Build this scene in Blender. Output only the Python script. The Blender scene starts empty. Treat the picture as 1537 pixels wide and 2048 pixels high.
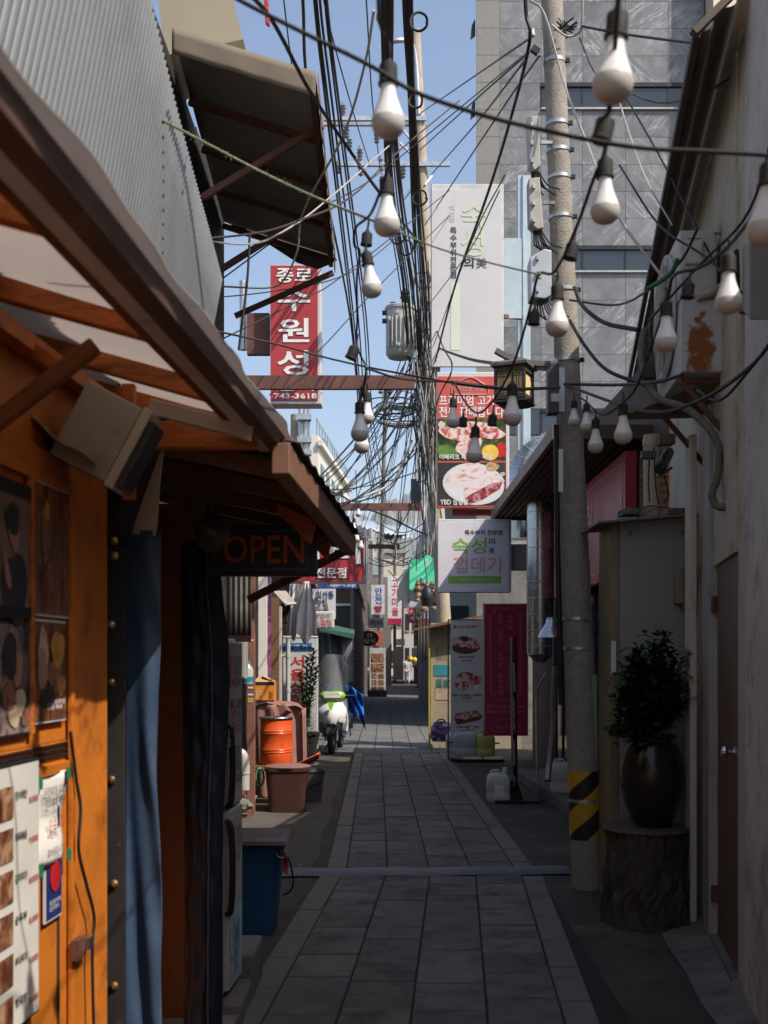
import bpy, bmesh, math, random
from mathutils import Vector, Matrix, Quaternion
random.seed(7)
R = math.radians
SC = bpy.context.scene
COL = SC.collection

# ------------------------------------------------------------------ camera
FPX, CXP, HYP, EYE = 2241.0, 768.5, 1320.0, 1.55      # focal length, principal column, horizon row (photo pixels), eye height
cam = bpy.data.cameras.new('camera'); camo = bpy.data.objects.new('camera', cam); COL.objects.link(camo)
camo.location = (0, 0, EYE); camo.rotation_euler = (R(90), 0, 0)
cam.sensor_fit = 'HORIZONTAL'; cam.sensor_width = 24.0; cam.lens = 24.0 * FPX / 1537.0
cam.shift_y = (HYP - 1024.0) / 1537.0
cam.clip_start = 0.05; cam.clip_end = 30000
cam.dof.use_dof = True; cam.dof.focus_distance = 9.5; cam.dof.aperture_fstop = 5.0
SC.camera = camo

# ------------------------------------------------------------------ sky, sun, exposure
SUN_AZ, SUN_EL = R(54), R(50)                          # sun stands behind the camera to the right
TO_SUN = Vector((math.sin(SUN_AZ) * math.cos(SUN_EL), -math.cos(SUN_AZ) * math.cos(SUN_EL), math.sin(SUN_EL)))
wd = bpy.data.worlds.new('World'); SC.world = wd; wd.use_nodes = True
nt = wd.node_tree; nt.nodes.clear()
sky = nt.nodes.new('ShaderNodeTexSky'); sky.sky_type = 'NISHITA'; sky.sun_disc = False
sky.sun_elevation = SUN_EL; sky.sun_rotation = math.atan2(TO_SUN.x, TO_SUN.y)
sky.air_density = 1.0; sky.dust_density = 2.2; sky.ozone_density = 1.0
bg = nt.nodes.new('ShaderNodeBackground'); bg.inputs[1].default_value = 0.135
wo = nt.nodes.new('ShaderNodeOutputWorld')
nt.links.new(sky.outputs[0], bg.inputs[0]); nt.links.new(bg.outputs[0], wo.inputs[0])
sun = bpy.data.lights.new('sun', 'SUN'); suno = bpy.data.objects.new('sun', sun); COL.objects.link(suno)
sun.energy = 4.3; sun.angle = R(0.53); sun.color = (1.0, 0.92, 0.80)
suno.rotation_euler = (-TO_SUN).to_track_quat('-Z', 'Y').to_euler(); suno.location = TO_SUN * 40
SC.view_settings.view_transform = 'Standard'; SC.view_settings.look = 'None'
SC.view_settings.exposure = 0.6; SC.view_settings.gamma = 1.0
SC.cycles.max_bounces = 6; SC.cycles.use_denoising = True

# ------------------------------------------------------------------ helpers
def P(px, py, Y):
    return Vector(((px - CXP) / FPX * Y, Y, EYE - (py - HYP) / FPX * Y))
def PX(px, Y): return (px - CXP) / FPX * Y
def PZ(py, Y): return EYE - (py - HYP) / FPX * Y
V = Vector
WL = {}                                                # world location of every object built
def setp(o, label=None, cat=None, group=None, kind=None):
    if label: o['label'] = label
    if cat: o['category'] = cat
    if group: o['group'] = group
    if kind: o['kind'] = kind
    return o
def thing(name, label, cat, loc, group=None):
    o = bpy.data.objects.new(name, None); COL.objects.link(o); o.location = loc
    o.empty_display_size = 0.1; WL[o.name] = Vector(loc)
    return setp(o, label, cat, group)
def link(me, name, loc, parent=None, rot=None):
    o = bpy.data.objects.new(name, me); COL.objects.link(o)
    loc = Vector(loc); WL[o.name] = loc
    o.location = loc - WL[parent.name] if parent else loc
    if parent: o.parent = parent
    if rot is not None:
        o.rotation_mode = 'QUATERNION'; o.rotation_quaternion = rot
    return o
def smoothline(pts, n=6):
    pts = [Vector(p) for p in pts]
    if len(pts) < 3: return pts
    out = []
    q = [pts[0] * 2 - pts[1]] + pts + [pts[-1] * 2 - pts[-2]]
    for i in range(1, len(q) - 2):
        p0, p1, p2, p3 = q[i - 1], q[i], q[i + 1], q[i + 2]
        for k in range(n):
            t = k / n
            out.append(0.5 * ((2 * p1) + (p2 - p0) * t + (2 * p0 - 5 * p1 + 4 * p2 - p3) * t * t + (3 * p1 - p0 - 3 * p2 + p3) * t ** 3))
    out.append(pts[-1]); return out
class MB:
    def __init__(s): s.v = []; s.f = []
    def face(s, *pts):
        b = len(s.v); s.v += [Vector(p) for p in pts]; s.f.append(tuple(range(b, b + len(pts)))); return s
    def hexa(s, c):                                    # 8 corners: bottom 4 ccw, top 4 ccw
        b = len(s.v); s.v += [Vector(p) for p in c]
        for q in ((3, 2, 1, 0), (4, 5, 6, 7), (0, 1, 5, 4), (1, 2, 6, 5), (2, 3, 7, 6), (3, 0, 4, 7)): s.f.append(tuple(b + i for i in q))
        return s
    def box(s, x0, x1, y0, y1, z0, z1, M=None):
        c = [V((x0, y0, z0)), V((x1, y0, z0)), V((x1, y1, z0)), V((x0, y1, z0)), V((x0, y0, z1)), V((x1, y0, z1)), V((x1, y1, z1)), V((x0, y1, z1))]
        if M: c = [M @ p for p in c]
        return s.hexa(c)
    def cbox(s, c, sx, sy, sz, M=None):
        c = V(c)
        T = Matrix.Translation(c) @ (M.to_4x4() if M else Matrix.Identity(4))
        return s.box(-sx / 2, sx / 2, -sy / 2, sy / 2, -sz / 2, sz / 2, T)
    def bar(s, a, b, w, h, up=(0, 0, 1)):
        a, b = V(a), V(b); d = (b - a).normalized(); r = d.cross(V(up))
        if r.length < 1e-4: r = d.cross(V((0, 1, 0)))
        r.normalize(); u = r.cross(d)
        r = r * w / 2; u = u * h / 2
        return s.hexa([a - r - u, b - r - u, b + r - u, a + r - u, a - r + u, b - r + u, b + r + u, a + r + u])
    def tube(s, pts, r, n=8, caps=True):
        pts = [V(p) for p in pts]; rs = r if isinstance(r, (list, tuple)) else [r] * len(pts)
        b = len(s.v); nx = None
        for i, p in enumerate(pts):
            d = (pts[min(i + 1, len(pts) - 1)] - pts[max(i - 1, 0)])
            if d.length < 1e-9: d = V((0, 0, 1))
            d.normalize()
            if nx is None:
                nx = d.cross(V((0.123, 0.2, 0.97)))
                if nx.length < 0.05: nx = d.cross(V((1, 0, 0)))
            nx = nx - d * nx.dot(d)
            if nx.length < 1e-6: nx = d.orthogonal()
            nx.normalize(); ny = d.cross(nx)
            for k in range(n):
                a = 2 * math.pi * k / n
                s.v.append(p + (nx * math.cos(a) + ny * math.sin(a)) * rs[i])
        for i in range(len(pts) - 1):
            for k in range(n):
                s.f.append((b + i * n + k, b + i * n + (k + 1) % n, b + (i + 1) * n + (k + 1) % n, b + (i + 1) * n + k))
        if caps:
            s.f.append(tuple(b + k for k in reversed(range(n)))); s.f.append(tuple(b + (len(pts) - 1) * n + k for k in range(n)))
        return s
    def lathe(s, prof, c=(0, 0, 0), n=20, M=None, sx=1, sy=1):
        b = len(s.v); c = V(c)
        for r, z in prof:
            for k in range(n):
                a = 2 * math.pi * k / n; p = V((r * math.cos(a) * sx, r * math.sin(a) * sy, z))
                s.v.append(c + (M @ p if M else p))
        for i in range(len(prof) - 1):
            for k in range(n):
                s.f.append((b + i * n + k, b + i * n + (k + 1) % n, b + (i + 1) * n + (k + 1) % n, b + (i + 1) * n + k))
        if prof[0][0] > 1e-5: s.f.append(tuple(b + k for k in reversed(range(n))))
        if prof[-1][0] > 1e-5: s.f.append(tuple(b + (len(prof) - 1) * n + k for k in range(n)))
        return s
    def prism(s, poly, off):
        poly = [V(p) for p in poly]; off = V(off); n = len(poly); b = len(s.v)
        s.v += poly + [p + off for p in poly]
        s.f.append(tuple(reversed(range(b, b + n)))); s.f.append(tuple(range(b + n, b + 2 * n)))
        for k in range(n): s.f.append((b + k, b + (k + 1) % n, b + n + (k + 1) % n, b + n + k))
        return s
    def grid(s, fn, nu, nv):
        b = len(s.v)
        for j in range(nv + 1):
            for i in range(nu + 1): s.v.append(V(fn(i / nu, j / nv)))
        for j in range(nv):
            for i in range(nu):
                a = b + j * (nu + 1) + i; s.f.append((a, a + 1, a + nu + 2, a + nu + 1))
        return s
    def data(s, name, mat, smooth=False, org=None):
        lo = V((min(p.x for p in s.v), min(p.y for p in s.v), min(p.z for p in s.v)))
        hi = V((max(p.x for p in s.v), max(p.y for p in s.v), max(p.z for p in s.v)))
        if org is None: org = V(((lo.x + hi.x) / 2, (lo.y + hi.y) / 2, lo.z))
        me = bpy.data.meshes.new(name)
        me.from_pydata([tuple(p - org) for p in s.v], [], s.f)
        bm = bmesh.new(); bm.from_mesh(me); bmesh.ops.recalc_face_normals(bm, faces=bm.faces); bm.to_mesh(me); bm.free()
        if mat: me.materials.append(mat)
        if smooth:
            me.shade_smooth(); me.set_sharp_from_angle(angle=R(smooth if smooth is not True else 40))
        return me, org
    def build(s, name, mat, parent=None, smooth=False, bevel=0, solid=0, label=None, cat=None, group=None, kind=None, org=None):
        me, org = s.data(name, mat, smooth, org)
        o = link(me, name, org, parent)
        if solid:
            m = o.modifiers.new('solid', 'SOLIDIFY'); m.thickness = solid; m.offset = 0
        if bevel:
            m = o.modifiers.new('bevel', 'BEVEL'); m.width = bevel; m.segments = 2; m.limit_method = 'ANGLE'
        return setp(o, label, cat, group, kind)

# ------------------------------------------------------------------ materials
MATS = {}
def mat(name, col, rough=0.7, metal=0.0, var=0.18, vs=6.0, bump=0.0, bs=80.0, dirt=None, da=0.5, ds=3.0, spec=0.4, trans=0.0, emit=0.0, stretch=None, sub=0.0, alpha=1.0):
    """Principled material with large-scale tone variation, optional dirt of its own colour and fine relief."""
    if name in MATS: return MATS[name]
    m = bpy.data.materials.new(name); m.use_nodes = True; nt = m.node_tree; b = nt.nodes['Principled BSDF']
    L = nt.links.new
    tc = nt.nodes.new('ShaderNodeTexCoord'); vec = tc.outputs['Object']
    if stretch:
        mp = nt.nodes.new('ShaderNodeMapping'); mp.inputs['Scale'].default_value = stretch; L(vec, mp.inputs[0]); vec = mp.outputs[0]
    oi = nt.nodes.new('ShaderNodeObjectInfo')
    ad = nt.nodes.new('ShaderNodeVectorMath'); ad.operation = 'ADD'
    L(vec, ad.inputs[0]); sc = nt.nodes.new('ShaderNodeVectorMath'); sc.operation = 'SCALE'
    L(oi.outputs['Location'], sc.inputs[0]); sc.inputs['Scale'].default_value = 1.7; L(sc.outputs[0], ad.inputs[1]); vec = ad.outputs[0]
    n1 = nt.nodes.new('ShaderNodeTexNoise'); n1.inputs['Scale'].default_value = vs; n1.inputs['Detail'].default_value = 6; n1.inputs['Roughness'].default_value = 0.65
    L(vec, n1.inputs['Vector'])
    mr = nt.nodes.new('ShaderNodeMapRange'); mr.inputs[1].default_value = 0.3; mr.inputs[2].default_value = 0.7
    mr.inputs[3].default_value = 1 - var; mr.inputs[4].default_value = 1 + var
    L(n1.outputs[0], mr.inputs[0])
    mx = nt.nodes.new('ShaderNodeVectorMath'); mx.operation = 'SCALE'; mx.inputs[0].default_value = col[:3]; L(mr.outputs[0], mx.inputs['Scale'])
    cout = mx.outputs[0]
    if dirt:
        n2 = nt.nodes.new('ShaderNodeTexNoise'); n2.inputs['Scale'].default_value = ds; n2.inputs['Detail'].default_value = 8; n2.inputs['Roughness'].default_value = 0.7
        L(vec, n2.inputs['Vector'])
        r2 = nt.nodes.new('ShaderNodeMapRange'); r2.inputs[1].default_value = 0.65 - da * 0.3; r2.inputs[2].default_value = 0.78 - da * 0.2
        L(n2.outputs[0], r2.inputs[0])
        mc = nt.nodes.new('ShaderNodeMix'); mc.data_type = 'RGBA'; L(r2.outputs[0], mc.inputs['Factor']); L(cout, mc.inputs['A']); mc.inputs['B'].default_value = (*dirt, 1)
        cout = mc.outputs['Result']
    L(cout, b.inputs['Base Color'])
    rr = nt.nodes.new('ShaderNodeMapRange'); rr.inputs[1].default_value = 0.3; rr.inputs[2].default_value = 0.7
    rr.inputs[3].default_value = max(0.03, rough - 0.1); rr.inputs[4].default_value = min(1, rough + 0.1); L(n1.outputs[0], rr.inputs[0]); L(rr.outputs[0], b.inputs['Roughness'])
    b.inputs['Metallic'].default_value = metal; b.inputs['Specular IOR Level'].default_value = spec
    if trans: b.inputs['Transmission Weight'].default_value = trans
    if sub: b.inputs['Subsurface Weight'].default_value = sub; b.inputs['Subsurface Radius'].default_value = (0.05, 0.05, 0.05)
    if alpha < 1: b.inputs['Alpha'].default_value = alpha
    if emit: b.inputs['Emission Color'].default_value = (*col[:3], 1); b.inputs['Emission Strength'].default_value = emit
    if bump:
        n3 = nt.nodes.new('ShaderNodeTexNoise'); n3.inputs['Scale'].default_value = bs; n3.inputs['Detail'].default_value = 5; L(vec, n3.inputs['Vector'])
        bp = nt.nodes.new('ShaderNodeBump'); bp.inputs['Strength'].default_value = bump; bp.inputs['Distance'].default_value = 0.01
        L(n3.outputs[0], bp.inputs['Height']); L(bp.outputs[0], b.inputs['Normal'])
    MATS[name] = m; return m
def marble(name, base, vein, scale=1.0, rot=(0, 0.7, 0)):
    m = mat(name, base, 0.25, var=0.25, vs=2.5, bump=0.03)
    nt = m.node_tree; b = nt.nodes['Principled BSDF']; L = nt.links.new
    src = b.inputs['Base Color'].links[0].from_socket
    tc = nt.nodes.new('ShaderNodeTexCoord'); oi = nt.nodes.new('ShaderNodeObjectInfo')
    ad = nt.nodes.new('ShaderNodeVectorMath'); ad.operation = 'ADD'; L(tc.outputs['Object'], ad.inputs[0])
    s2 = nt.nodes.new('ShaderNodeVectorMath'); s2.operation = 'SCALE'; L(oi.outputs['Location'], s2.inputs[0]); s2.inputs['Scale'].default_value = 3.31; L(s2.outputs[0], ad.inputs[1])
    m0 = nt.nodes.new('ShaderNodeMapping'); m0.inputs['Rotation'].default_value = rot; L(ad.outputs[0], m0.inputs[0])
    mp = nt.nodes.new('ShaderNodeMapping'); mp.inputs['Scale'].default_value = (.55 * scale, 1.0, 4.5 * scale); L(m0.outputs[0], mp.inputs[0])
    n = nt.nodes.new('ShaderNodeTexNoise'); n.inputs['Scale'].default_value = 1.6; n.inputs['Detail'].default_value = 7; n.inputs['Distortion'].default_value = 0.6; n.inputs['Roughness'].default_value = 0.6
    L(mp.outputs[0], n.inputs['Vector'])
    cr = nt.nodes.new('ShaderNodeValToRGB'); e = cr.color_ramp.elements
    e[0].position = 0.465; e[0].color = (0, 0, 0, 1); e[1].position = 0.54; e[1].color = (0, 0, 0, 1)
    k = e.new(0.502); k.color = (1, 1, 1, 1); L(n.outputs[0], cr.inputs[0])
    n4 = nt.nodes.new('ShaderNodeTexNoise'); n4.inputs['Scale'].default_value = 1.3; L(ad.outputs[0], n4.inputs['Vector'])
    r4 = nt.nodes.new('ShaderNodeMapRange'); r4.inputs[1].default_value = 0.46; r4.inputs[2].default_value = 0.66; r4.inputs[4].default_value = 0.5; L(n4.outputs[0], r4.inputs[0])
    mu = nt.nodes.new('ShaderNodeMath'); mu.operation = 'MULTIPLY'; L(cr.outputs[0], mu.inputs[0]); L(r4.outputs[0], mu.inputs[1])
    mc = nt.nodes.new('ShaderNodeMix'); mc.data_type = 'RGBA'; L(mu.outputs[0], mc.inputs['Factor']); L(src, mc.inputs['A']); mc.inputs['B'].default_value = (*vein, 1)
    L(mc.outputs['Result'], b.inputs['Base Color']); return m
def ramp_mat(name, stops, scale=8.0, rough=0.5, detail=4, dist=0.8, stretch=None, tex='noise'):
    """Printed picture: noise mapped to a handful of ink colours."""
    if name in MATS: return MATS[name]
    m = bpy.data.materials.new(name); m.use_nodes = True; nt = m.node_tree; b = nt.nodes['Principled BSDF']; L = nt.links.new
    tc = nt.nodes.new('ShaderNodeTexCoord'); vec = tc.outputs['Object']
    oi = nt.nodes.new('ShaderNodeObjectInfo'); ad = nt.nodes.new('ShaderNodeVectorMath'); ad.operation = 'ADD'
    s2 = nt.nodes.new('ShaderNodeVectorMath'); s2.operation = 'SCALE'; L(oi.outputs['Location'], s2.inputs[0]); s2.inputs['Scale'].default_value = 2.13
    L(vec, ad.inputs[0]); L(s2.outputs[0], ad.inputs[1]); vec = ad.outputs[0]
    if stretch:
        mp = nt.nodes.new('ShaderNodeMapping'); mp.inputs['Scale'].default_value = stretch; L(vec, mp.inputs[0]); vec = mp.outputs[0]
    if tex == 'noise':
        n = nt.nodes.new('ShaderNodeTexNoise'); n.inputs['Detail'].default_value = detail; n.inputs['Distortion'].default_value = dist
    else:
        n = nt.nodes.new('ShaderNodeTexVoronoi')
    n.inputs['Scale'].default_value = scale; L(vec, n.inputs['Vector'])
    cr = nt.nodes.new('ShaderNodeValToRGB'); e = cr.color_ramp.elements
    while len(e) > 1: e.remove(e[-1])
    e[0].position = stops[0][0]; e[0].color = (*stops[0][1], 1)
    for p, c in stops[1:]:
        k = e.new(p); k.color = (*c, 1)
    L(n.outputs[0], cr.inputs[0]); L(cr.outputs[0], b.inputs['Base Color']); b.inputs['Roughness'].default_value = rough
    b.inputs['Specular IOR Level'].default_value = 0.3
    MATS[name] = m; return m

# ------------------------------------------------------------------ lettering
_tc = bpy.data.curves.new('lettering', 'FONT'); _to = bpy.data.objects.new('lettering', _tc)
def text_mesh(body, bold=0.0, space=1.0, align='LEFT', line=1.0):
    c = _tc; c.body = body; c.size = 1.0; c.offset = bold; c.resolution_u = 2
    c.space_character = space; c.align_x = align; c.space_line = line; c.fill_mode = 'FRONT'
    t = _to.to_mesh(); me = bpy.data.meshes.new('lettering')
    me.from_pydata([tuple(v.co) for v in t.vertices], [], [tuple(p.vertices) for p in t.polygons]); _to.to_mesh_clear()
    return me
def letter_on(parent, body, BL, U, W, w, h, mt, bold=0.02, space=1.0, align='LEFT', line=1.0, name='lettering', skew=0):
    """Writes body into the rectangle w x h whose lower left corner is BL; U, W are its right and up directions."""
    me = text_mesh(body, bold * .6, space, align, line)
    xs = [v.co.x for v in me.vertices]; ys = [v.co.y for v in me.vertices]
    if not xs: return None
    x0, x1, y0, y1 = min(xs), max(xs), min(ys), max(ys)
    U = V(U).normalized(); W = V(W).normalized(); BL = V(BL); c = BL + U * w / 2 + W * h / 2
    for v in me.vertices:
        a = (v.co.x - x0) / max(1e-6, x1 - x0) - .5; b = (v.co.y - y0) / max(1e-6, y1 - y0) - .5
        v.co = U * ((a + skew * b) * w) + W * (b * h)
    me.materials.clear(); me.materials.append(mt)
    return link(me, name, c, parent)
def letter(parent, body, rect, Y, mt, bold=0.02, **k):
    """Lettering that faces the camera side of the alley, rect in photo pixels at depth Y."""
    a = P(rect[0], rect[3], Y); b = P(rect[2], rect[1], Y)
    return letter_on(parent, body, a, (1, 0, 0), (0, 0, 1), b.x - a.x, b.z - a.z, mt, bold, **k)
# ================================================================== shared materials
M_asph = mat('asphalt', (0.066, 0.057, 0.049), 0.9, var=0.45, vs=2.2, bump=0.9, bs=160, dirt=(0.125, 0.103, 0.08), da=0.5, ds=1.5)
M_slab = [mat('paving_slab_%d' % i, c, 0.82, var=0.3, vs=6, bump=0.5, bs=240, dirt=(0.055, 0.048, 0.043), da=0.55, ds=2.6)
          for i, c in enumerate([(0.150, 0.136, 0.124), (0.125, 0.114, 0.106), (0.175, 0.156, 0.140), (0.138, 0.122, 0.110)])]
M_border = mat('paving_border', (0.165, 0.148, 0.132), 0.85, var=0.2, vs=4, bump=0.35, bs=260, dirt=(0.06, 0.055, 0.05), da=0.4, ds=2)
M_joint = mat('joint_sand', (0.03, 0.027, 0.025), 0.95, bump=0.4)
M_rubber = mat('rubber_strip', (0.09, 0.095, 0.11), 0.5, var=0.35, vs=3, bump=0.2, bs=60, dirt=(0.22, 0.19, 0.17), da=0.35, ds=5, stretch=(1, 6, 1))
M_conc = mat('concrete', (0.30, 0.27, 0.235), 0.85, var=0.2, vs=3, bump=0.4, bs=90, dirt=(0.13, 0.11, 0.09), da=0.4, ds=2.5)
M_concd = mat('dark_concrete', (0.16, 0.15, 0.14), 0.88, var=0.25, vs=3, bump=0.5, bs=70, dirt=(0.07, 0.06, 0.05), da=0.5, ds=2.5)
M_white = mat('white_plaster', (0.48, 0.45, 0.39), 0.85, var=0.18, vs=1.5, bump=0.25, bs=70, dirt=(0.30, 0.25, 0.19), da=0.35, ds=1.6)
M_cream = mat('cream_plaster', (0.47, 0.44, 0.375), 0.85, var=0.2, vs=2, bump=0.4, bs=60, dirt=(0.20, 0.15, 0.10), da=0.55, ds=2.0)
M_black = mat('black_plastic', (0.012, 0.012, 0.014), 0.45, var=0.2)
M_blackm = mat('black_rubber', (0.016, 0.015, 0.016), 0.75, var=0.3, bump=0.1, dirt=(0.06, 0.055, 0.05), da=0.15, ds=30)
M_rust = mat('red_oxide_steel', (0.13, 0.05, 0.036), 0.65, var=0.25, vs=5, bump=0.15, dirt=(0.055, 0.03, 0.022), da=0.45, ds=6)
M_brownst = mat('brown_steel', (0.22, 0.10, 0.07), 0.55, var=0.18, vs=5, dirt=(0.09, 0.045, 0.03), da=0.35, ds=7)
M_galv = mat('galvanised_steel', (0.48, 0.50, 0.52), 0.38, metal=0.85, var=0.15, vs=9, dirt=(0.25, 0.24, 0.22), da=0.3, ds=6)
M_chrome = mat('bright_steel', (0.62, 0.63, 0.64), 0.2, metal=1.0, var=0.12)
M_alu = mat('pale_blue_sheet', (0.42, 0.50, 0.53), 0.4, metal=0.3, var=0.1, vs=3)
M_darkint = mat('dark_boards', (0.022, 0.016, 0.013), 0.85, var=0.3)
M_brownwood = mat('brown_wood', (0.16, 0.085, 0.045), 0.7, var=0.3, vs=6, bump=0.2, stretch=(1, 6, 6))
M_whitesign = mat('white_acrylic', (0.53, 0.52, 0.53), 0.4, var=0.05, vs=2, dirt=(0.48, 0.45, 0.43), da=0.25, ds=2)
M_glass = mat('window_glass', (0.025, 0.032, 0.042), 0.08, var=0.1, spec=0.8)
M_pole = mat('concrete_pole', (0.29, 0.262, 0.228), 0.9, var=0.2, vs=14, bump=0.8, bs=90, dirt=(0.13, 0.11, 0.09), da=0.35, ds=38)

# ================================================================== ground
g = MB(); g.face((-3000, -800, 0), (3000, -800, 0), (3000, 6000, 0), (-3000, 6000, 0))
g.build('ground', M_asph, kind='structure')

# paving: two straight runs that meet at the rubber strip; slabs stand proud of a sandy bed
bed = MB(); bed.face((-.90, 1.5, .004), (1.0, 1.5, .004), (1.11, 7.99, .004), (-.46, 7.99, .004))
bed.face((-.42, 8.24, .004), (1.105, 8.3, .004), (1.03, 18.5, .004), (-.53, 18.5, .004))
paving = bed.build('pavement', M_joint, kind='structure')
def slab(x0a, x1a, x0b, x1b, ya, yb, mt, z=0.014):
    gx, gy = 0.004, 0.0035
    dz = random.uniform(-.003, .003); t = random.uniform(-.003, .003)
    m = MB(); m.hexa([(x0a + gx, ya + gy, .002), (x1a - gx, ya + gy, .002), (x1b - gx, yb - gy, .002), (x0b + gx, yb - gy, .002),
                      (x0a + gx + .003, ya + gy + .003, z + dz), (x1a - gx - .003, ya + gy + .003, z + dz + t), (x1b - gx - .003, yb - gy - .003, z + dz + t), (x0b + gx + .003, yb - gy - .003, z + dz)])
    return m.build('slab', mt, paving)
def run(cols, yref, d, ya, yb, step, off, brd):
    for ci in range(len(cols) - 1):
        y = ya - off[ci] * step
        while y < yb - 0.03:
            L = step if ci in brd else (step * random.choice([1, 1, 1, 1, 1.5]))
            if ci in brd: L = 0.55
            a, b = max(y, ya), min(y + L, yb); y += L
            if b - a < 0.03: continue
            f = lambda x, Y: x + d * (Y - yref)
            slab(f(cols[ci], a), f(cols[ci + 1], a), f(cols[ci], b), f(cols[ci + 1], b), a, b, M_border if ci in brd else random.choice(M_slab))
run([-.455, -.30, .016, .331, .66, .987, 1.14], 8.06, .0663, 3.6, 7.98, .40, [0, .4, .1, .7, .3, .5], (0, 5))
run([-.424, -.275, .024, .333, .641, .963, 1.108], 8.41, -.0065, 8.27, 18.45, .42, [.2, .5, .1, .8, .4, .7], (0, 5))

# far paving: too far to tell the slabs apart row by row
def brick_floor(name):
    m = mat(name, (0.12, 0.118, 0.12), 0.85, var=0.2, vs=1.2)
    nt = m.node_tree; b = nt.nodes['Principled BSDF']; L = nt.links.new; src = b.inputs['Base Color'].links[0].from_socket
    tc = nt.nodes.new('ShaderNodeTexCoord'); mp = nt.nodes.new('ShaderNodeMapping'); mp.inputs['Rotation'].default_value = (0, 0, R(90)); L(tc.outputs['Object'], mp.inputs[0])
    br = nt.nodes.new('ShaderNodeTexBrick'); br.inputs['Scale'].default_value = 1.0; br.inputs['Brick Width'].default_value = 0.42; br.inputs['Row Height'].default_value = 0.32
    br.inputs['Mortar Size'].default_value = 0.012; br.inputs['Color1'].default_value = (1, 1, 1, 1); br.inputs['Color2'].default_value = (.8, .8, .8, 1); br.inputs['Mortar'].default_value = (.25, .25, .25, 1)
    L(mp.outputs[0], br.inputs['Vector'])
    mu = nt.nodes.new('ShaderNodeMix'); mu.data_type = 'RGBA'; mu.blend_type = 'MULTIPLY'; mu.inputs['Factor'].default_value = 1; L(src, mu.inputs['A']); L(br.outputs[0], mu.inputs['B']); L(mu.outputs['Result'], b.inputs['Base Color'])
    return m
far = MB(); far.face((-1.15, 18.6, .012), (1.2, 18.6, .012), (1.3, 27, .012), (-1.5, 27, .012))
far.face((-1.5, 27, .012), (1.3, 27, .012), (3.6, 110, .012), (-2.0, 110, .012))
far.build('far_pavement', brick_floor('far_paving'), kind='structure')
# grating line across the alley
dr = thing('drain_grating', 'narrow dark drain grating across the paving by the scooter', 'drain', (.1, 18.52, 0))
MB().box(-.9, 1.1, 18.45, 18.59, .003, .016).build('channel', M_concd, dr)
for i in range(32):
    MB().box(-.88 + i * .061, -.85 + i * .061, 18.46, 18.58, .017, .022).build('grate_bar', M_black, dr)
# rubber cable strip
st = MB(); prof = [(-.15, .012), (-.11, .026), (-.05, .034), (.05, .034), (.11, .026), (.15, .012)]
def strip(u, v):
    x = -.80 + u * 2.14; i = v * (len(prof) - 1); k = min(int(i), len(prof) - 2); t = i - k
    yy = prof[k][0] * (1 - t) + prof[k + 1][0] * t; zz = prof[k][1] * (1 - t) + prof[k + 1][1] * t
    return (x, 8.08 + .10 * u + yy * 0.95 + .012 * math.sin(u * 9), zz + .003 * math.sin(u * 21))
st.grid(strip, 40, 5).build('rubber_cable_strip', M_rubber, smooth=True, label='worn grey rubber strip lying across the paving slabs', cat='floor strip')
# kerb step on the right
ks = MB(); ks.hexa([(1.70, 14.6, .0), (2.5, 14.6, 0), (2.5, 9.2, 0), (1.86, 9.2, 0), (1.70, 14.6, .13), (2.5, 14.6, .13), (2.5, 9.2, .13), (1.86, 9.2, .13)])
ks.build('kerb_step', M_concd, kind='structure', bevel=.012)
# rough concrete strip along the right house
rs_ = MB(); rs_.grid(lambda u, v: V(((1.407 + .1 * (4.3 + 2.9 * v - 4.78)) * (1 - u) + (1.62 + .17 * (4.3 + 2.9 * v - 5.03) + .02) * u + .006 * math.sin(v * 19), 4.3 + 2.9 * v, .01 + .05 * u * u + .004 * math.sin(u * 9 + v * 15))), 8, 30)
rs_.build('concrete_strip', mat('rough_concrete', (.17, .16, .145), .95, var=.3, vs=4, bump=1.0, bs=60, dirt=(.07, .065, .06), da=.5, ds=5), kind='structure', smooth=True)
# worn concrete apron on the left
ap = MB()
ap.grid(lambda u, v: (-1.75 + u * (1.22 + .02 * math.sin(v * 19) - .02 * v), 8.3 + v * 7.0, .008 + .004 * math.sin(u * 7 + v * 11)), 10, 30)
ap.build('apron', mat('apron_concrete', (0.088, 0.076, 0.064), 0.9, var=0.3, vs=2, bump=0.6, bs=90, dirt=(0.07, 0.06, 0.05), da=0.5, ds=1.5), kind='structure', smooth=True)

# ================================================================== grey stone office block
M_marb = [marble('grey_marble_%d' % i, c, (0.62, 0.62, 0.64), s, rt) for i, (c, s, rt) in enumerate([((0.175, 0.177, 0.184), 1.0, (0, .75, 0)), ((0.20, 0.202, 0.208), 1.2, (0, .65, 0)), ((0.16, 0.162, 0.168), .9, (0, .9, 0)), ((0.185, 0.187, 0.192), 1.1, (0, -.8, 0))])]
M_lime = mat('grey_granite', (0.21, 0.205, 0.19), 0.6, var=0.12, vs=12, bump=0.05)
ob = thing('office_building', 'tall grey marble clad office block behind the concrete pole', 'building', (6, 27, 0))
YB = 25.0
colx = [1000, 1083, 1166, 1252, 1337, 1410]
x0_, x1_ = PX(953, YB) + .01, PX(1419, YB)
MB().hexa([(x0_, YB + .05, 0), (x1_, YB + .05, 0), (x1_ + 3, YB + 9, 0), (x0_ + 1.1, YB + 9, 0), (x0_, YB + .05, 24), (x1_, YB + .05, 24), (x1_ + 3, YB + 9, 24), (x0_ + 1.1, YB + 9, 24)]).build('core', M_concd, ob)
MB().box(PX(1411, YB), PX(1420, YB), YB - .02, YB + .05, 0, 24).build('edge_trim', mat('blue_trim', (0.06, 0.085, 0.11), 0.4), ob)
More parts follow.
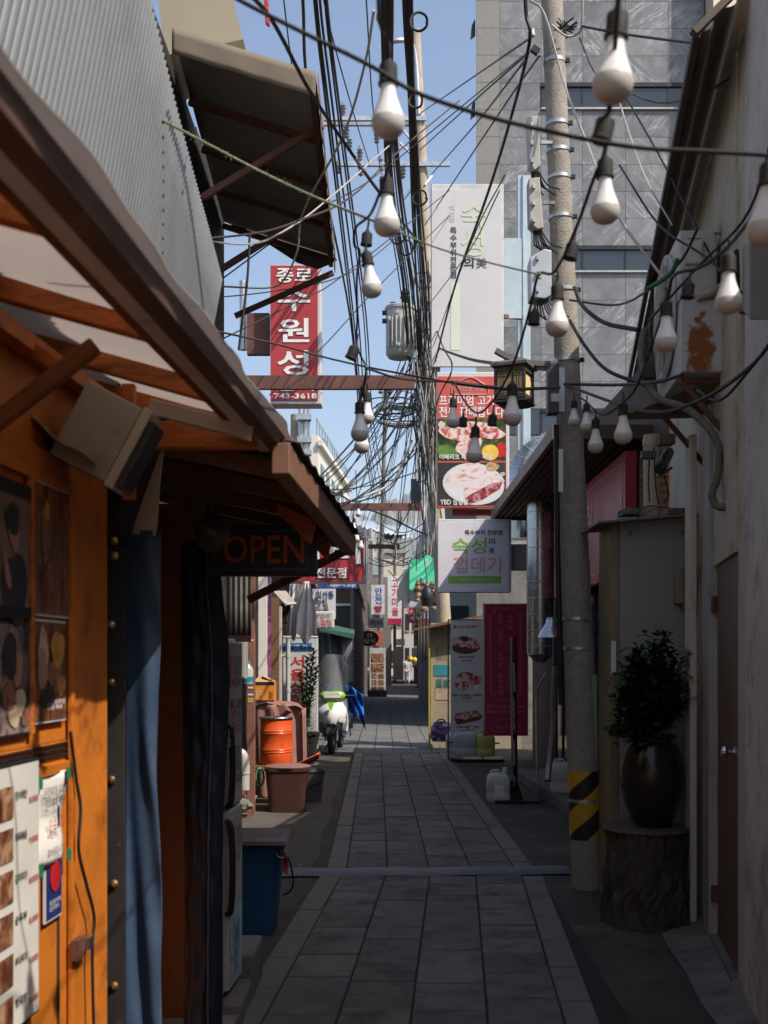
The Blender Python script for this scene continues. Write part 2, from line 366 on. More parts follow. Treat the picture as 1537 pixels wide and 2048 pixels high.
rows = [2.6 - 54.3 * 2 + 54.3 * i for i in range(23)]
def panel(x0, x1, y0, y1, mt, yo=0):
    g = .35
    m = MB(); m.box(PX(x0 + g, YB), PX(x1 - g, YB), YB + yo, YB + .045, PZ(y1 - g, YB), PZ(y0 + g, YB))
    m.build('panel', mt, ob)
for r in range(len(rows) - 1):
    y0, y1 = rows[r], rows[r + 1]
    panel(953, 1000, y0, y1, M_lime, -.03)
    win = (r - 5) % 6 == 0
    for c in range(5):
        if win:
            if c == 0 and r < 12: 
                panel(colx[0], colx[1], y0, y1, random.choice(M_marb)); continue
            w = MB().box(PX(colx[c], YB), PX(colx[c + 1], YB), YB + .02, YB + .04, PZ(y1 - 3, YB), PZ(y0, YB)).build('window', M_glass, ob)
            MB().box(PX(colx[c], YB) - .02, PX(colx[c], YB) + .025, YB - .0, YB + .02, PZ(y1 - 3, YB), PZ(y0 + 7, YB)).build('mullion', M_black, w)
        else:
            panel(colx[c], colx[c + 1], y0, y1, random.choice(M_marb))
    if win:
        MB().box(PX(1083, YB), PX(1410, YB), YB - .06, YB + .04, PZ(y1, YB), PZ(y1 - 3.5, YB)).build('sill', mat('pale_sill', (.38, .37, .36), .5), ob)
        MB().box(PX(1083, YB), PX(1410, YB), YB - .03, YB + .02, PZ(y0 + 8, YB), PZ(y0, YB)).build('window_head', M_black, ob)
for py in (58, 218):
    MB().hexa([P(941, py + 22, YB - .2), P(951, py + 14, YB + .1), P(951, py + 14, YB + .2), P(941, py + 22, YB - .1), P(944, py - 8, YB - .2), P(951, py - 22, YB + .1), P(951, py - 22, YB + .2), P(944, py - 8, YB - .1)]).build('open_sash', M_black, ob)
cb = thing('cream_building', 'cream panelled building at the upper right beside the marble block', 'building', (9, 24, 0))
MB().box(PX(1422, 24.6), PX(1422, 24.6) + 6, 24.45, 32, 0, 24).build('core', mat('cream_stone', (.62, .54, .44), .6, var=.06, vs=2), cb)
for i, py in enumerate((-50, 0, 52, 105, 160)):
    for c in range(2):
        x0 = PX(1422, 24.6) + c * 1.2
        MB().box(x0 + .006, x0 + 1.194, 24.41, 24.445, PZ(py + 52.5, 24.6) + .005, PZ(py, 24.6)).build('panel', MATS['cream_stone'], cb)

# ================================================================== right near house: white plaster, door, corrugated eave
XR = lambda Y: 1.62 + .17 * (Y - 5.03)
u_r = V((.17, 1, 0)).normalized(); n_r = V((-1, .17, 0)).normalized()     # along the wall, out into the alley
def RW(Y, out, z): return V((XR(Y), Y, z)) + n_r * out
rh = thing('white_house', 'white plastered house with brown door along the right side', 'house', (1.7, 5, 0))
def rwall(ya, yb, z0, z1, mt, out=0, th=.2, name='wall', par=None, bevel=0):
    m = MB(); m.hexa([RW(ya, out, z0), RW(ya, out - th, z0), RW(yb, out - th, z0), RW(yb, out, z0), RW(ya, out, z1), RW(ya, out - th, z1), RW(yb, out - th, z1), RW(yb, out, z1)])
    return m.build(name, mt, par or rh, bevel=bevel)
M_pil = mat('white_pillar', (0.50, 0.505, 0.50), 0.85, var=0.16, vs=1.6, bump=0.6, bs=38, dirt=(0.24, 0.225, 0.205), da=0.5, ds=2.8)
rwall(-6, 2.6, 0, 2.9, M_white, 0, .3)  # unseen stretch, top kept low so sun reaches the stall
rwall(2.602, 3.298, 0, 4.42, M_white, 0, .3)  # unseen stretch, raised to keep sun off the stall recess
rwall(3.3, 5.03, 0, 4.42, M_pil, .0, .3, 'pillar', bevel=.01)
rwall(5.032, 5.26, 0, 4.40, M_cream, -.004, .25)
rwall(5.262, 6.10, 2.06, 4.40, M_cream, .006, .2)                        # above the door
rwall(6.102, 9.0, 0, 4.40, M_cream, -.01, .2)
door = rwall(5.27, 6.09, .06, 2.05, mat('brown_door', (0.12, 0.075, 0.055), 0.5, var=0.2, vs=2, bump=.05, dirt=(.06, .04, .03), da=.3, stretch=(3, 3, .6)), -.012, .04, 'door')
kn = MB(); kp = RW(5.40, -.012, PZ(1505, 5.40)); 
Mk = Matrix((u_r, V((0, 0, 1)), n_r)).transposed()
kn.lathe([(.03, 0), (.03, .008), (.012, .012), (.012, .03), (.024, .036), (.03, .05), (.026, .062), (.012, .068), (0, .069)], kp, 16, Mk)
kn.build('knob', M_chrome, door, smooth=True)
for z in (1.85, .28):
    MB().cbox(RW(6.08, .004, z), .03, .03, .09).build('hinge', M_rust, door)
rwall(5.262, 6.10, .0, .058, M_concd, .03, .1, 'threshold')
rwall(6.11, 6.42, .0, 2.95, mat('grey_door_frame', (.33, .33, .34), .6, var=.1, dirt=(.2, .19, .18), da=.3), .03, .06, 'frame_board')
MB().box(XR(6.55) - .10, XR(6.55) - .062, 6.50, 6.62, 0, 2.86).build('post', mat('white_post', (.56, .52, .46), .7, var=.1, vs=2, dirt=(.3, .26, .2), da=.3), rh, bevel=.004)
rwall(6.43, 6.5, 0, 2.9, M_darkint, .012, .05, 'gap_board')
# corrugated eave: sheets with ribs along the alley, rising from the eave edge towards the house
M_corr = mat('brown_corrugated', (0.085, 0.06, 0.045), 0.75, var=0.3, vs=1.2, dirt=(0.035, 0.026, 0.02), da=0.4, ds=2, stretch=(3, .5, 3))
def corr_sheet(E0, E1, W0, W1, nr, amp, name, par, mt=M_corr):
    """sheet between eave edge E0-E1 and wall edge W0-W1; ribs run from E0 side to E1 side."""
    E0, E1, W0, W1 = map(V, (E0, E1, W0, W1))
    nrm = (E1 - E0).cross(W0 - E0).normalized()
    m = MB()
    def f(u, v):
        p = (E0 * (1 - v) + E1 * v) * (1 - u) + (W0 * (1 - v) + W1 * v) * u
        return p + nrm * amp * math.sin(u * nr * 2 * math.pi)
    m.grid(f, nr * 8, 6)
    return m.build(name, mt, par, smooth=180, solid=.004)
e = lambda Y: V((1.39 + .17 * (Y - 4.9), Y, 4.30))
w = lambda Y: V((1.39 + .17 * (Y - 4.9) + 1.5, Y, 5.75))
corr_sheet(e(4.9), e(8.3), w(4.9), w(8.3), 14, .018, 'roof_sheet', rh)
corr_sheet(e(8.0) - V((0, 0, .05)), e(11.4) - V((0, 0, .05)), w(8.0) - V((0, 0, .05)), w(11.4) - V((0, 0, .05)), 14, .018, 'roof_sheet', rh)
# raking end of the roof towards the viewer
for k in range(3):
    a0 = e(4.9) + V((.01 + .37 * k, 0, .01 + .37 * k)); a1 = a0 + V((.36, 0, .36))
# corr_sheet(e(4.88) + V((-.02, 0, .03)), e(4.88) + V((1.5, 0, 1.55)), e(4.35) + V((-.02, 0, .14)), e(4.35) + V((1.5, 0, 1.66)), 4, .015, 'roof_sheet', rh)
MB().bar(e(4.92) + V((-.04, -.02, -.01)), e(4.92) + V((1.5, -.02, 1.53)), .05, .03).build('rake_board', M_corr, rh)
MB().bar(e(4.9) + V((-.02, 0, .0)), e(11.4) + V((-.02, 0, 0)), .03, .05).build('eave_board', M_corr, rh)
# upper wall of the house under the rake
gw = MB(); gw.prism([RW(5.3, -.06, 4.2), RW(5.3, -1.6, 4.2), RW(5.3, -1.6, 5.9)], u_r * .1); gw.build('gable_wall', M_white, rh)

# ================================================================== left shack behind the stall: dark boarded wall, beige upper wall
sh = thing('market_shack', 'dark boarded shack with beige upper wall behind the orange stall', 'shack', (-1.5, 6.5, 0))
for i in range(9):
    y0 = 5.35 + i * .32
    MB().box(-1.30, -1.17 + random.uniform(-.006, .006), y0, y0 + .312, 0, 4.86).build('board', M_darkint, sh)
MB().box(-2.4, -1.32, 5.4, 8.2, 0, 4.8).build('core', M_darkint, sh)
bp = MB(); bp.prism([P(330, 110, 6.2), P(487, 78, 6.2), P(464, -10, 6.2), P(420, -130, 6.2), P(300, -130, 6.2)], (0, .5, 0)); bp.build('upper_wall', mat('beige_panel', (.30, .265, .2), .8, var=.06, vs=2, bump=.1), sh)
ax = thing('sky_block_annex', 'unseen two storey building added to dim sky light by the stall', 'building', (-3, 0, 0))  # unseen block, added to hold back sky light from the left
MB().box(-6, -1.6, -7, 5.3, 0, 6.2).build('wall', mat('annex_plaster', (.33, .30, .26), .85, var=.15, vs=1), ax)
MB().box(-6.2, -1.5, -7.2, 5.33, 6.2, 6.4).build('roof', M_concd, ax)
# canvas canopy on a red oxide frame
cp = thing('canvas_canopy', 'brown canvas canopy on a rusty frame high on the left', 'canopy', (-.75, 7, 4.4))
A0, B0, A1, B1 = P(345, 62, 5.9), P(632, 150, 5.9), V((-1.16, 8.1, 4.72)), P(668, 512, 8.1)
M_canv = mat('brown_canvas', (0.15, 0.122, 0.096), 0.85, var=0.15, vs=3, bump=.15, bs=150, dirt=(.17, .13, .1), da=.35, ds=2.5)
M_canvu = mat('grey_canvas', (0.33, 0.31, 0.28), 0.85, var=0.12, vs=3, bump=.1, bs=150)
cv = MB(); cv.grid(lambda u, v: (A0 * (1 - u) + B0 * u) * (1 - v) + (A1 * (1 - u) + B1 * u) * v + V((0, 0, -.015 * math.sin(math.pi * ((v * 4) % 1)) * math.sin(math.pi * u))), 12, 32)
cv.build('canvas', M_canvu, cp, smooth=180, solid=.004)
vl = MB(); vl.grid(lambda u, v: A0 * (1 - u) + B0 * u + V((0, -.012 - .004 * math.sin(u * 17) * v, .012 - (.135 + .0018 * math.sin(u * 26)) * v)), 40, 4)
vl.build('valance', M_canv, cp, smooth=180, solid=.004)
vs_ = MB(); vs_.grid(lambda u, v: B0 * (1 - u) + B1 * u + V((.012 + .006 * math.sin(u * 31) * v, 0, .012 - (.13 + .01 * math.sin(u * 19)) * v)), 40, 4)
vs_.build('valance', M_canv, cp, smooth=180, solid=.004)
ve = MB(); ve.prism([B1 + V((0, .01, .01)), P(675, 520, 8.11), P(660, 528, 8.11), P(636, 538, 8.11), P(595, 525, 8.11), P(498, 462, 8.11), P(452, 430, 8.11), A1 + V((0, .01, .01))], (0, .006, 0)); ve.build('end_flap', M_canv, cp)
for k in range(5):
    v = .02 + k * .24
    a = A0 * (1 - v) + A1 * v; b = B0 * (1 - v) + B1 * v
    MB().bar(a + V((0, 0, -.05)), b + V((0, 0, -.05)), .03, .035).build('rafter', M_rust, cp)
MB().bar(B0 + V((-.02, 0, -.06)), B1 + V((-.02, 0, -.06)), .03, .04).build('edge_rail', M_rust, cp)
for (a, b) in ((P(645, 250, 6.3), P(405, 395, 6.3)), (P(655, 405, 7.2), P(432, 545, 7.2)), (P(667, 545, 8.05), P(470, 632, 8.05))):
    MB().bar(a, b, .03, .035).build('brace', M_rust, cp)
# slanting corrugated screen above the stall
sc_ = MB()
T0, T1 = V((-.55, 1.5, 3.36)), V((-.735, 5.05, 3.24))
def screen(u, v):
    p = T0 * (1 - u) + T1 * u + V((0, 0, .02 * math.sin(u * 8)))
    return p + V((-.10, -.28, -.95)) * v + V((.010 * math.sin(u * 100 * 2 * math.pi), 0, 0)) + V((.02 * math.sin(u * 5) * v, 0, 0))
sc_.grid(screen, 100 * 6, 5)
sc_.build('corrugated_screen', mat('grey_corrugated_sheet', (0.115, 0.125, 0.135), 0.55, metal=.1, var=0.12, vs=2, dirt=(.085, .088, .09), da=.45, ds=2), smooth=180, solid=.003,
          label='pale grey corrugated metal screen above the orange stall roof', cat='metal screen')
# red oxide beams over the alley
for (x0, x1, y0, y1, Y, lb) in ((418, 830, 752, 776, 10.0, 'long red brown steel beam crossing below the red sign'), (640, 841, 1007, 1020, 19.0, 'shorter red brown beam further down the alley'), (726, 800, 1089, 1097, 35.0, 'small far brown beam beneath the silver roofs')):
    a, b = P(x0, y0, Y), P(x1, y1, Y); bm_ = thing('steel_beam', lb, 'beam', (a.x, Y, b.z), 'beams across the alley'); t_ = a.z - b.z
    M_beam = mat('beam_paint', (.14, .062, .048), .55, var=.2, vs=4, dirt=(.07, .035, .028), da=.4, ds=5)
    MB().box(a.x, b.x, Y - .004, Y + .004, b.z, a.z).build('web', M_beam, bm_)
    MB().box(a.x, b.x, Y - .004, Y + t_ * .5, b.z - .006, b.z - .0005).build('flange', M_beam, bm_)
    MB().box(a.x, b.x, Y - .004, Y + t_ * .5, a.z + .0005, a.z + .006).build('flange', M_beam, bm_)
# ================================================================== orange stall on the left
XL = lambda Y: -.98 + .066 * Y
def LW(Y, out, z): return V((XL(Y) + out, Y - .066 * out, z))
def LY(px): return .98 / (.066 - (px - CXP) / FPX)                     # where a picture column meets the stall wall
def LZ(py, Y): return PZ(py, Y)
M_or = mat('orange_paint', (0.50, 0.150, 0.016), 0.5, var=0.2, vs=3, bump=.2, bs=22, dirt=(0.24, 0.07, 0.013), da=0.42, ds=7)
M_orw = mat('orange_timber', (0.46, 0.128, 0.022), 0.6, var=0.3, vs=7, bump=.5, bs=36, dirt=(0.14, 0.05, 0.022), da=0.5, ds=9, stretch=(.6, 2, 2))
M_fasc = mat('brown_fascia', (0.17, 0.085, 0.055), 0.55, var=0.2, vs=5, bump=.1, dirt=(.08, .04, .03), da=.3, ds=5)
M_navy = mat('navy_tarpaulin', (0.036, 0.064, 0.118), 0.5, var=0.2, vs=5, bump=.12, bs=40)
M_navyd = mat('navy_quilt', (0.010, 0.015, 0.032), 0.6, var=0.2, vs=5, bump=.3, bs=30)
st_ = thing('orange_stall', 'orange painted food stall with timber rafters on the left', 'stall', (-.85, 3, 0))
def lbox(ya, yb, z0, z1, out0, out1, name, mt, par=None, bevel=0, label=None):
    m = MB(); m.hexa([LW(ya, out1, z0), LW(yb, out1, z0), LW(yb, out0, z0), LW(ya, out0, z0), LW(ya, out1, z1), LW(yb, out1, z1), LW(yb, out0, z1), LW(ya, out0, z1)])
    return m.build(name, mt, par or st_, bevel=bevel, label=label)
# wall boards
lbox(1.2, 2.81, 0, 1.35, -.10, 0, 'lower_panel', M_or)
lbox(1.2, 2.81, 1.352, 2.05, -.10, -.004, 'upper_panel', M_or)
MB().box(-1.35, -.70, 4.66, 4.70, 0, 2.2).build('end_panel', mat('shaded_orange_board', (.20, .06, .012), .6, var=.2), st_)  # shade of the recess put into the darker orange
lbox(2.815, 3.12, 0, 2.05, -.10, .004, 'corner_panel', M_or, bevel=.004)
lbox(3.125, 5.3, 0, 1.98, -.47, -.37, 'door_panel', M_or)
lbox(3.125, 4.75, 2.0, 2.3, -.45, -.36, 'head_panel', mat('shaded_red_board', (.10, .03, .018), .7))  # shade under the roof put into the dark red brown
lbox(1.2, 3.12, 2.052, 2.32, -.10, -.02, 'top_board', M_or)
lbox(1.2, 2.81, 1.965, 1.99, .0, .012, 'rail', M_or, bevel=.002)
for z in (1.352, 1.338, 1.324): lbox(2.2, 2.80, z - .012, z - .006, .0, .006, 'vent_slot', M_black)
lbox(2.54, 2.562, 1.38, 1.965, .0, .014, 'stile', M_orw, bevel=.002)
lbox(2.800, 2.822, .0, 2.0, .004, .016, 'stile', M_or, bevel=.002)
lbox(2.35, 2.80, 1.275, 1.30, .0, .014, 'rail', M_or, bevel=.002)
lbox(2.735, 2.745, .1, 1.27, .0, .004, 'door_seam', M_darkint)
lt = lbox(2.79, 2.85, .80, .85, .016, .035, 'latch', M_rust); MB().cbox(LW(2.86, .03, .83), .03, .05, .03).build('bolt', M_chrome, lt)
# tilted, hazy plastic roof on rafters
def tarp_mat(name, col, k):
    m = mat(name, col, .6, var=.18, vs=2.2, dirt=(col[0] * .55, col[1] * .45, col[2] * .4), da=.4, ds=1.6); nt = m.node_tree; L = nt.links.new; b = nt.nodes['Principled BSDF']
    tr = nt.nodes.new('ShaderNodeBsdfTranslucent'); tr.inputs['Color'].default_value = (*col, 1)
    mx = nt.nodes.new('ShaderNodeMixShader'); mx.inputs[0].default_value = k; out = nt.nodes['Material Output']
    L(b.outputs[0], mx.inputs[1]); L(tr.outputs[0], mx.inputs[2]); L(mx.outputs[0], out.inputs[0]); return m
M_roofp = tarp_mat('hazy_roof_plastic', (0.30, 0.255, 0.235), .5)
EV = 2.137; SL = .29
def RF(Y, out, dz=0): return LW(Y, out, EV + (.5 - out) * SL + dz)
MB().grid(lambda u, v: RF(.7 + 2.5 * v, -.75 + 1.23 * u, .05 + .008 * math.sin(v * 40) + .006 * math.sin(u * 9 + v * 5)), 16, 60).build('roof_sheet', M_roofp, st_, smooth=180)
for Y in (.75, 1.2, 1.66, 2.21, 2.72, 3.17):
    MB().bar(RF(Y, -.5, .022), RF(Y, .415, .022), .042, .045).build('rafter', M_orw, st_, bevel=.003)
for o_ in (-.30, .02): MB().bar(RF(.7, o_, -.022), RF(3.2, o_, -.022), .04, .04).build('purlin', M_orw, st_, bevel=.003)
MB().bar(RF(.7, .40, -.004), RF(3.2, .40, -.004), .016, .03).build('edge_angle', mat('rusty_edge', (.16, .06, .018), .8, var=.4, vs=30, bump=.4), st_)
MB().bar(RF(.7, .432, .0), RF(3.21, .432, .0), .036, .03).build('gutter', mat('grey_gutter', (.50, .52, .54), .35, var=.15, vs=8, dirt=(.3, .29, .27), da=.2, ds=8), st_, bevel=.003)
MB().bar(RF(.7, .472, .012), RF(3.22, .472, .012), .040, .045).build('fascia', mat('dark_fascia', (.075, .042, .034), .5, var=.25, vs=6, dirt=(.14, .12, .11), da=.3, ds=5), st_, bevel=.003)
MB().grid(lambda u, v: RF(.7 + 2.54 * v, .485 + u * (.036 + .007 * math.sin(v * 24) + .004 * math.sin(v * 51)), .045 + .003 * math.sin(v * 30) - u * .004), 3, 90).build('roof_edge', tarp_mat('lit_roof_edge_plastic', (.46, .42, .42), .5), st_, smooth=180, solid=.003)  # lighter copy of the roof plastic, sunlit look put into the colour
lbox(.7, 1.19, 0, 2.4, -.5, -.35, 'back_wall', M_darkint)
# second, lower part of the roof
EV2 = 2.06
def RG(Y, out, dz=0): return LW(Y, out, EV2 - .02 * (Y - 3.2) + (.5 - out) * .22 + dz)
MB().bar(RG(3.05, .5, .03), RG(5.0, .5, .03), .05, .085).build('fascia', M_fasc, st_, bevel=.004)
MB().grid(lambda u, v: RG(3.1 + 1.9 * v, -.7 + 1.22 * u, .085 + .004 * math.sin(v * 60)), 8, 40).build('roof_sheet', M_darkint, st_, smooth=180, solid=.006)
MB().grid(lambda u, v: RG(3.1 + 1.92 * v, .45 + .09 * u, .092 + .006 * math.sin(v * 70)), 3, 60).build('roof_edge', mat('old_shingle', (.07, .05, .045), .8, var=.4, vs=20, bump=.3), st_, smooth=180, solid=.006)
for Y in (3.3, 3.75, 4.2, 4.62, 4.97):
    MB().bar(RG(Y, -.3, .035), RG(Y, .475, .035), .035, .05).build('rafter', M_fasc, st_)
for Y in (4.05, 4.55):
    MB().prism([RG(Y, .47, 0), RG(Y, .33, .03), RG(Y, .33, -.0), RG(Y, .45, -.09)], (0, .03, 0)).build('bracket', M_orw, st_)
MB().bar(P(703, 1096, 4.99), P(497, 1200, 4.99), .025, .035).build('brace', M_fasc, st_)
MB().bar(P(700, 1085, 4.99), P(560, 1072, 4.99), .03, .045).build('tie_beam', M_fasc, st_)
MB().box(PX(287, 2.97), PX(515, 2.97), 2.95, 2.99, PZ(898, 2.97), PZ(845, 2.97)).build('header', M_orw, st_, bevel=.003)
MB().box(PX(247, 2.9), PX(272, 2.9), 2.88, 2.91, PZ(1000, 2.9), PZ(770, 2.9)).build('post', M_orw, st_, bevel=.003)
MB().bar(P(-60, 885, 2.3), P(192, 690, 2.32), .034, .034, (0, 1, 0)).build('brace', mat('old_orange_pipe', (.22, .07, .02), .7, var=.35, vs=12, bump=.3), st_, bevel=.006)
MB().bar(P(-30, 630, 2.5), P(118, 735, 2.5), .03, .03).build('brace', M_orw, st_, bevel=.003)
lbox(3.0, 4.9, -.02, .06, -.3, .06, 'sill', mat('ribbed_sill', (.22, .21, .2), .6, var=.2), bevel=.005)
# ------------------------------------------------ things fixed on the stall
def lposter(px0, px1, py0, py1, name, label, cat, mt, group=None, tilt=0, frame=None, out=.006, bx=.004, Yref=None):
    ya, yb = LY(px0), LY(px1); Yr = Yref or yb
    t = thing(name, label, cat, LW(yb, out, PZ(py1, Yr)), group)
    z1, z0 = PZ(py0, Yr), PZ(py1, Yr)
    m = MB(); m.hexa([LW(ya, out + bx, z0 + tilt), LW(yb, out + bx, z0), LW(yb, out, z0), LW(ya, out, z0 + tilt), LW(ya, out + bx, z1 + tilt), LW(yb, out + bx, z1), LW(yb, out, z1), LW(ya, out, z1 + tilt)])
    m.build('backing', frame or M_whitesign, t)
    b = .006
    m = MB(); m.face(LW(ya + b, out + bx + .002, z0 + tilt + b), LW(yb - b, out + bx + .002, z0 + b), LW(yb - b, out + bx + .002, z1 - b), LW(ya + b, out + bx + .002, z1 + tilt - b))
    m.build('print', mt, t)
    return t, (lambda s, z, o=.004: LW(ya + (yb - ya) * s, out + bx + o, z0 + (z1 - z0) * z))
M_pic1 = ramp_mat('food_photo_warm', [(0.25, (.012, .006, .004)), (.42, (.10, .035, .018)), (.52, (.24, .11, .06)), (.62, (.42, .26, .16)), (.75, (.10, .03, .015))], 15, .25)
M_pic2 = ramp_mat('photo_brown_print', [(0.3, (.05, .02, .012)), (.48, (.16, .055, .03)), (.56, (.26, .12, .06)), (.7, (.09, .03, .02))], 14, .25, stretch=(4, 4, .6))
M_pic3 = ramp_mat('photo_grey_print', [(0.3, (.015, .014, .016)), (.45, (.10, .08, .075)), (.55, (.30, .22, .19)), (.66, (.06, .05, .05))], 11, .25, stretch=(1, 1, .6))
M_inkw = mat('white_ink', (.72, .70, .68), .5, var=.03); M_inkk = mat('black_ink', (.015, .015, .018), .5, var=.03); M_inkr = mat('red_ink', (.42, .03, .03), .5, var=.05)
M_paper = mat('white_paper', (.72, .70, .66), .8, var=.04, vs=6, bump=.1, bs=20)
def lletter(t, q, body, s0, s1, z0, z1, mt, **k):
    a = q(s0, z0); b = q(s1, z0); c = q(s0, z1)
    letter_on(t, body, a, b - a, (0, 0, 1), (b - a).length, c.z - a.z, mt, **k)
def lblob(t, q, s, z, rs, rz, mt, o=.0045, n=18, rot=0, wob=.1):
    pts = []
    for k in range(n):
        a = 2 * math.pi * k / n; r = 1 + wob * math.sin(3 * a + s * 9) + wob * .5 * math.sin(5 * a + z * 7); x, y = rs * r * math.cos(a), rz * r * math.sin(a)
        pts.append(q(s + x * math.cos(rot) - y * math.sin(rot), z + x * math.sin(rot) + y * math.cos(rot), o))
    MB().face(*pts).build('picture_shape', mt, t)
M_skinp = mat('skin_print', (.34, .19, .13), .4, var=.15); M_suit = mat('suit_print', (.03, .032, .04), .4, var=.3); M_curt = mat('curtain_print', (.20, .13, .11), .4, var=.35, vs=12, stretch=(6, 6, .5))
M_meatb = mat('grilled_meat_print', (.22, .10, .06), .3, var=.4, vs=30); M_garl = mat('garlic_clove_print', (.48, .38, .26), .3, var=.2, vs=20); M_egg = mat('amber_print', (.50, .24, .05), .3, var=.2, vs=20)
t, q = lposter(-40, 50, 975, 1240, 'poster', 'upper left framed photo of a person on the orange wall', 'poster', M_curt, frame=M_inkk)
lblob(t, q, .62, .22, .30, .26, M_suit); lblob(t, q, .60, .62, .13, .13, M_skinp, .005); lblob(t, q, .56, .72, .16, .12, M_suit, .0055); lblob(t, q, .42, .34, .05, .16, M_skinp, .0058, rot=.5)
MB().face(q(.0, .0, .0052), q(1, 0, .0052), q(1, .09, .0052), q(0, .09, .0052)).build('caption_band', M_inkk, t); MB().face(q(.0, .9, .0052), q(1, .9, .0052), q(1, 1, .0052), q(0, 1, .0052)).build('caption_band', M_inkk, t)
t, q = lposter(56, 129, 985, 1238, 'poster', 'brown photo poster with small red badge on orange wall', 'poster', M_pic2)
d = MB(); d.lathe([(.016, 0), (.016, .001), (0, .0012)], q(.86, .84), 16, Matrix((V((.066, 1, 0)).normalized(), V((0, 0, 1)), V((1, -.066, 0)).normalized())).transposed()); d.build('badge', M_inkr, t)
lblob(t, q, .30, .62, .10, .24, M_meatb, rot=.15); lblob(t, q, .34, .78, .07, .08, M_egg, .005); lblob(t, q, .40, .30, .10, .10, M_meatb); lletter(t, q, '한우', .70, .84, .30, .52, mat('rose_caption', (.4, .16, .14), .5), bold=.0)
t, q = lposter(-40, 50, 1246, 1468, 'poster', 'lower left dark food photo poster on the orange wall', 'poster', M_pic3, frame=M_inkk)
for (a_, b_, c_, d_, m_) in ((.50, .70, .16, .2, M_suit), (.66, .60, .12, .16, M_skinp), (.48, .36, .14, .13, M_meatb), (.74, .30, .12, .12, M_garl), (.60, .18, .13, .1, M_garl), (.86, .16, .1, .08, M_meatb)): lblob(t, q, a_, b_, c_, d_, m_, .0045 + .0004 * random.random())
t, q = lposter(54, 124, 1243, 1440, 'poster', 'food photo poster with white caption below the badge poster', 'poster', M_pic2)
for (a_, b_, c_, d_, m_) in ((.28, .70, .14, .22, M_garl), (.26, .52, .13, .2, M_skinp), (.70, .72, .2, .18, M_egg), (.62, .46, .22, .16, M_meatb), (.80, .36, .14, .1, M_egg), (.40, .24, .2, .1, M_suit)): lblob(t, q, a_, b_, c_, d_, m_, .0045 + .0004 * random.random())
lletter(t, q, '밥집청국장\n된장·제육', .4, .92, .12, .22, M_inkw)
t, q = lposter(-70, 57, 1512, 2010, 'menu_board', 'long white menu board with food photos at lower left', 'menu board', mat('menu_paper', (.60, .58, .54), .4, var=.06, vs=8), frame=M_inkk, out=.012, bx=.012, Yref=2.6)
for k in range(6):
    z = .86 - k * .155
    a = q(.25, z - .06, .005); b = q(.52, z - .06, .005); c = q(.52, z + .06, .005); d_ = q(.25, z + .06, .005)
    MB().face(a, b, c, d_).build('photo', M_pic1, t)
    lletter(t, q, ['정식백반', '제육볶음', '김치찌개', '순두부', '부대찌개', '청국장'][k], .56, .76, z + .0, z + .035, M_inkk, bold=.03)
    lletter(t, q, ['8,000', '9,000', '8,000', '8,000', '9,000', '9,000'][k], .80, .96, z - .03, z + .0, M_inkr, bold=.02)
ph = MB(); ya, yb = LY(57), LY(120)
ph.grid(lambda u, v: LW(ya + (yb - ya) * u, .012 + .008 * math.sin(u * 4 + v * 3) + .004 * math.sin(v * 9), PZ(1715, 2.78) + (PZ(1538, 2.78) - PZ(1715, 2.78)) * v + .008 * (1 - u)), 10, 12)
pn = thing('paper_notice', 'handwritten white paper notice taped to the orange wall', 'notice', LW(yb, .01, PZ(1715, 2.7)))
ph.build('sheet', M_paper, pn, smooth=180, solid=.0006)
qn = lambda s, z: LW(ya + (yb - ya) * s, .026, PZ(1715, 2.78) + (PZ(1538, 2.78) - PZ(1715, 2.78)) * z + .004)
lletter(pn, qn, '된장찌개 시래국\n  김치찌개 백반', .12, .88, .62, .86, M_inkk, bold=.005, skew=.1)
lletter(pn, qn, '있습니다', .3, .8, .34, .52, M_inkr, bold=.005); lletter(pn, qn, '감사합니다', .25, .8, .12, .2, M_inkk, bold=0)
for (s, z) in ((.03, .93), (.95, .95), (.04, .02), (.96, .04)):
    MB().cbox(qn(s, z), .004, .022, .03).build('tape', mat('green_tape', (.02, .16, .09), .5), pn)
t, q = lposter(79, 113, 1708, 1828, 'sticker_sign', 'navy blue plaque with red disc on the orange wall', 'plaque', mat('navy_print', (.015, .03, .14), .35), out=.008, bx=.005)
MB().lathe([(.032, 0), (.032, .001), (0, .0015)], q(.5, .72, .004), 24, Matrix((V((.066, 1, 0)).normalized(), V((0, 0, 1)), V((1, -.066, 0)).normalized())).transposed(), sy=1.2).build('disc', mat('red_disc', (.5, .02, .025), .3), t)
lletter(t, q, '축산물이력제\n원산지표시', .18, .85, .16, .34, M_inkw, bold=.0)
wr = [LW(LY(125), .02, PZ(1462, 2.8)), LW(LY(133), .025, PZ(1560, 2.8)), LW(LY(138), .03, PZ(1620, 2.8)), LW(LY(134), .03, PZ(1700, 2.8)), LW(LY(150), .03, PZ(1780, 2.8)), LW(LY(166), .03, PZ(1850, 2.85)), LW(LY(162), .03, PZ(1930, 2.85)), LW(LY(168), .03, .35), LW(LY(160), .03, .02)]
MB().tube(smoothline(wr), .0045, 6).build('power_cable', M_black, smooth=True, label='black power cable hanging down the orange wall', cat='cable')
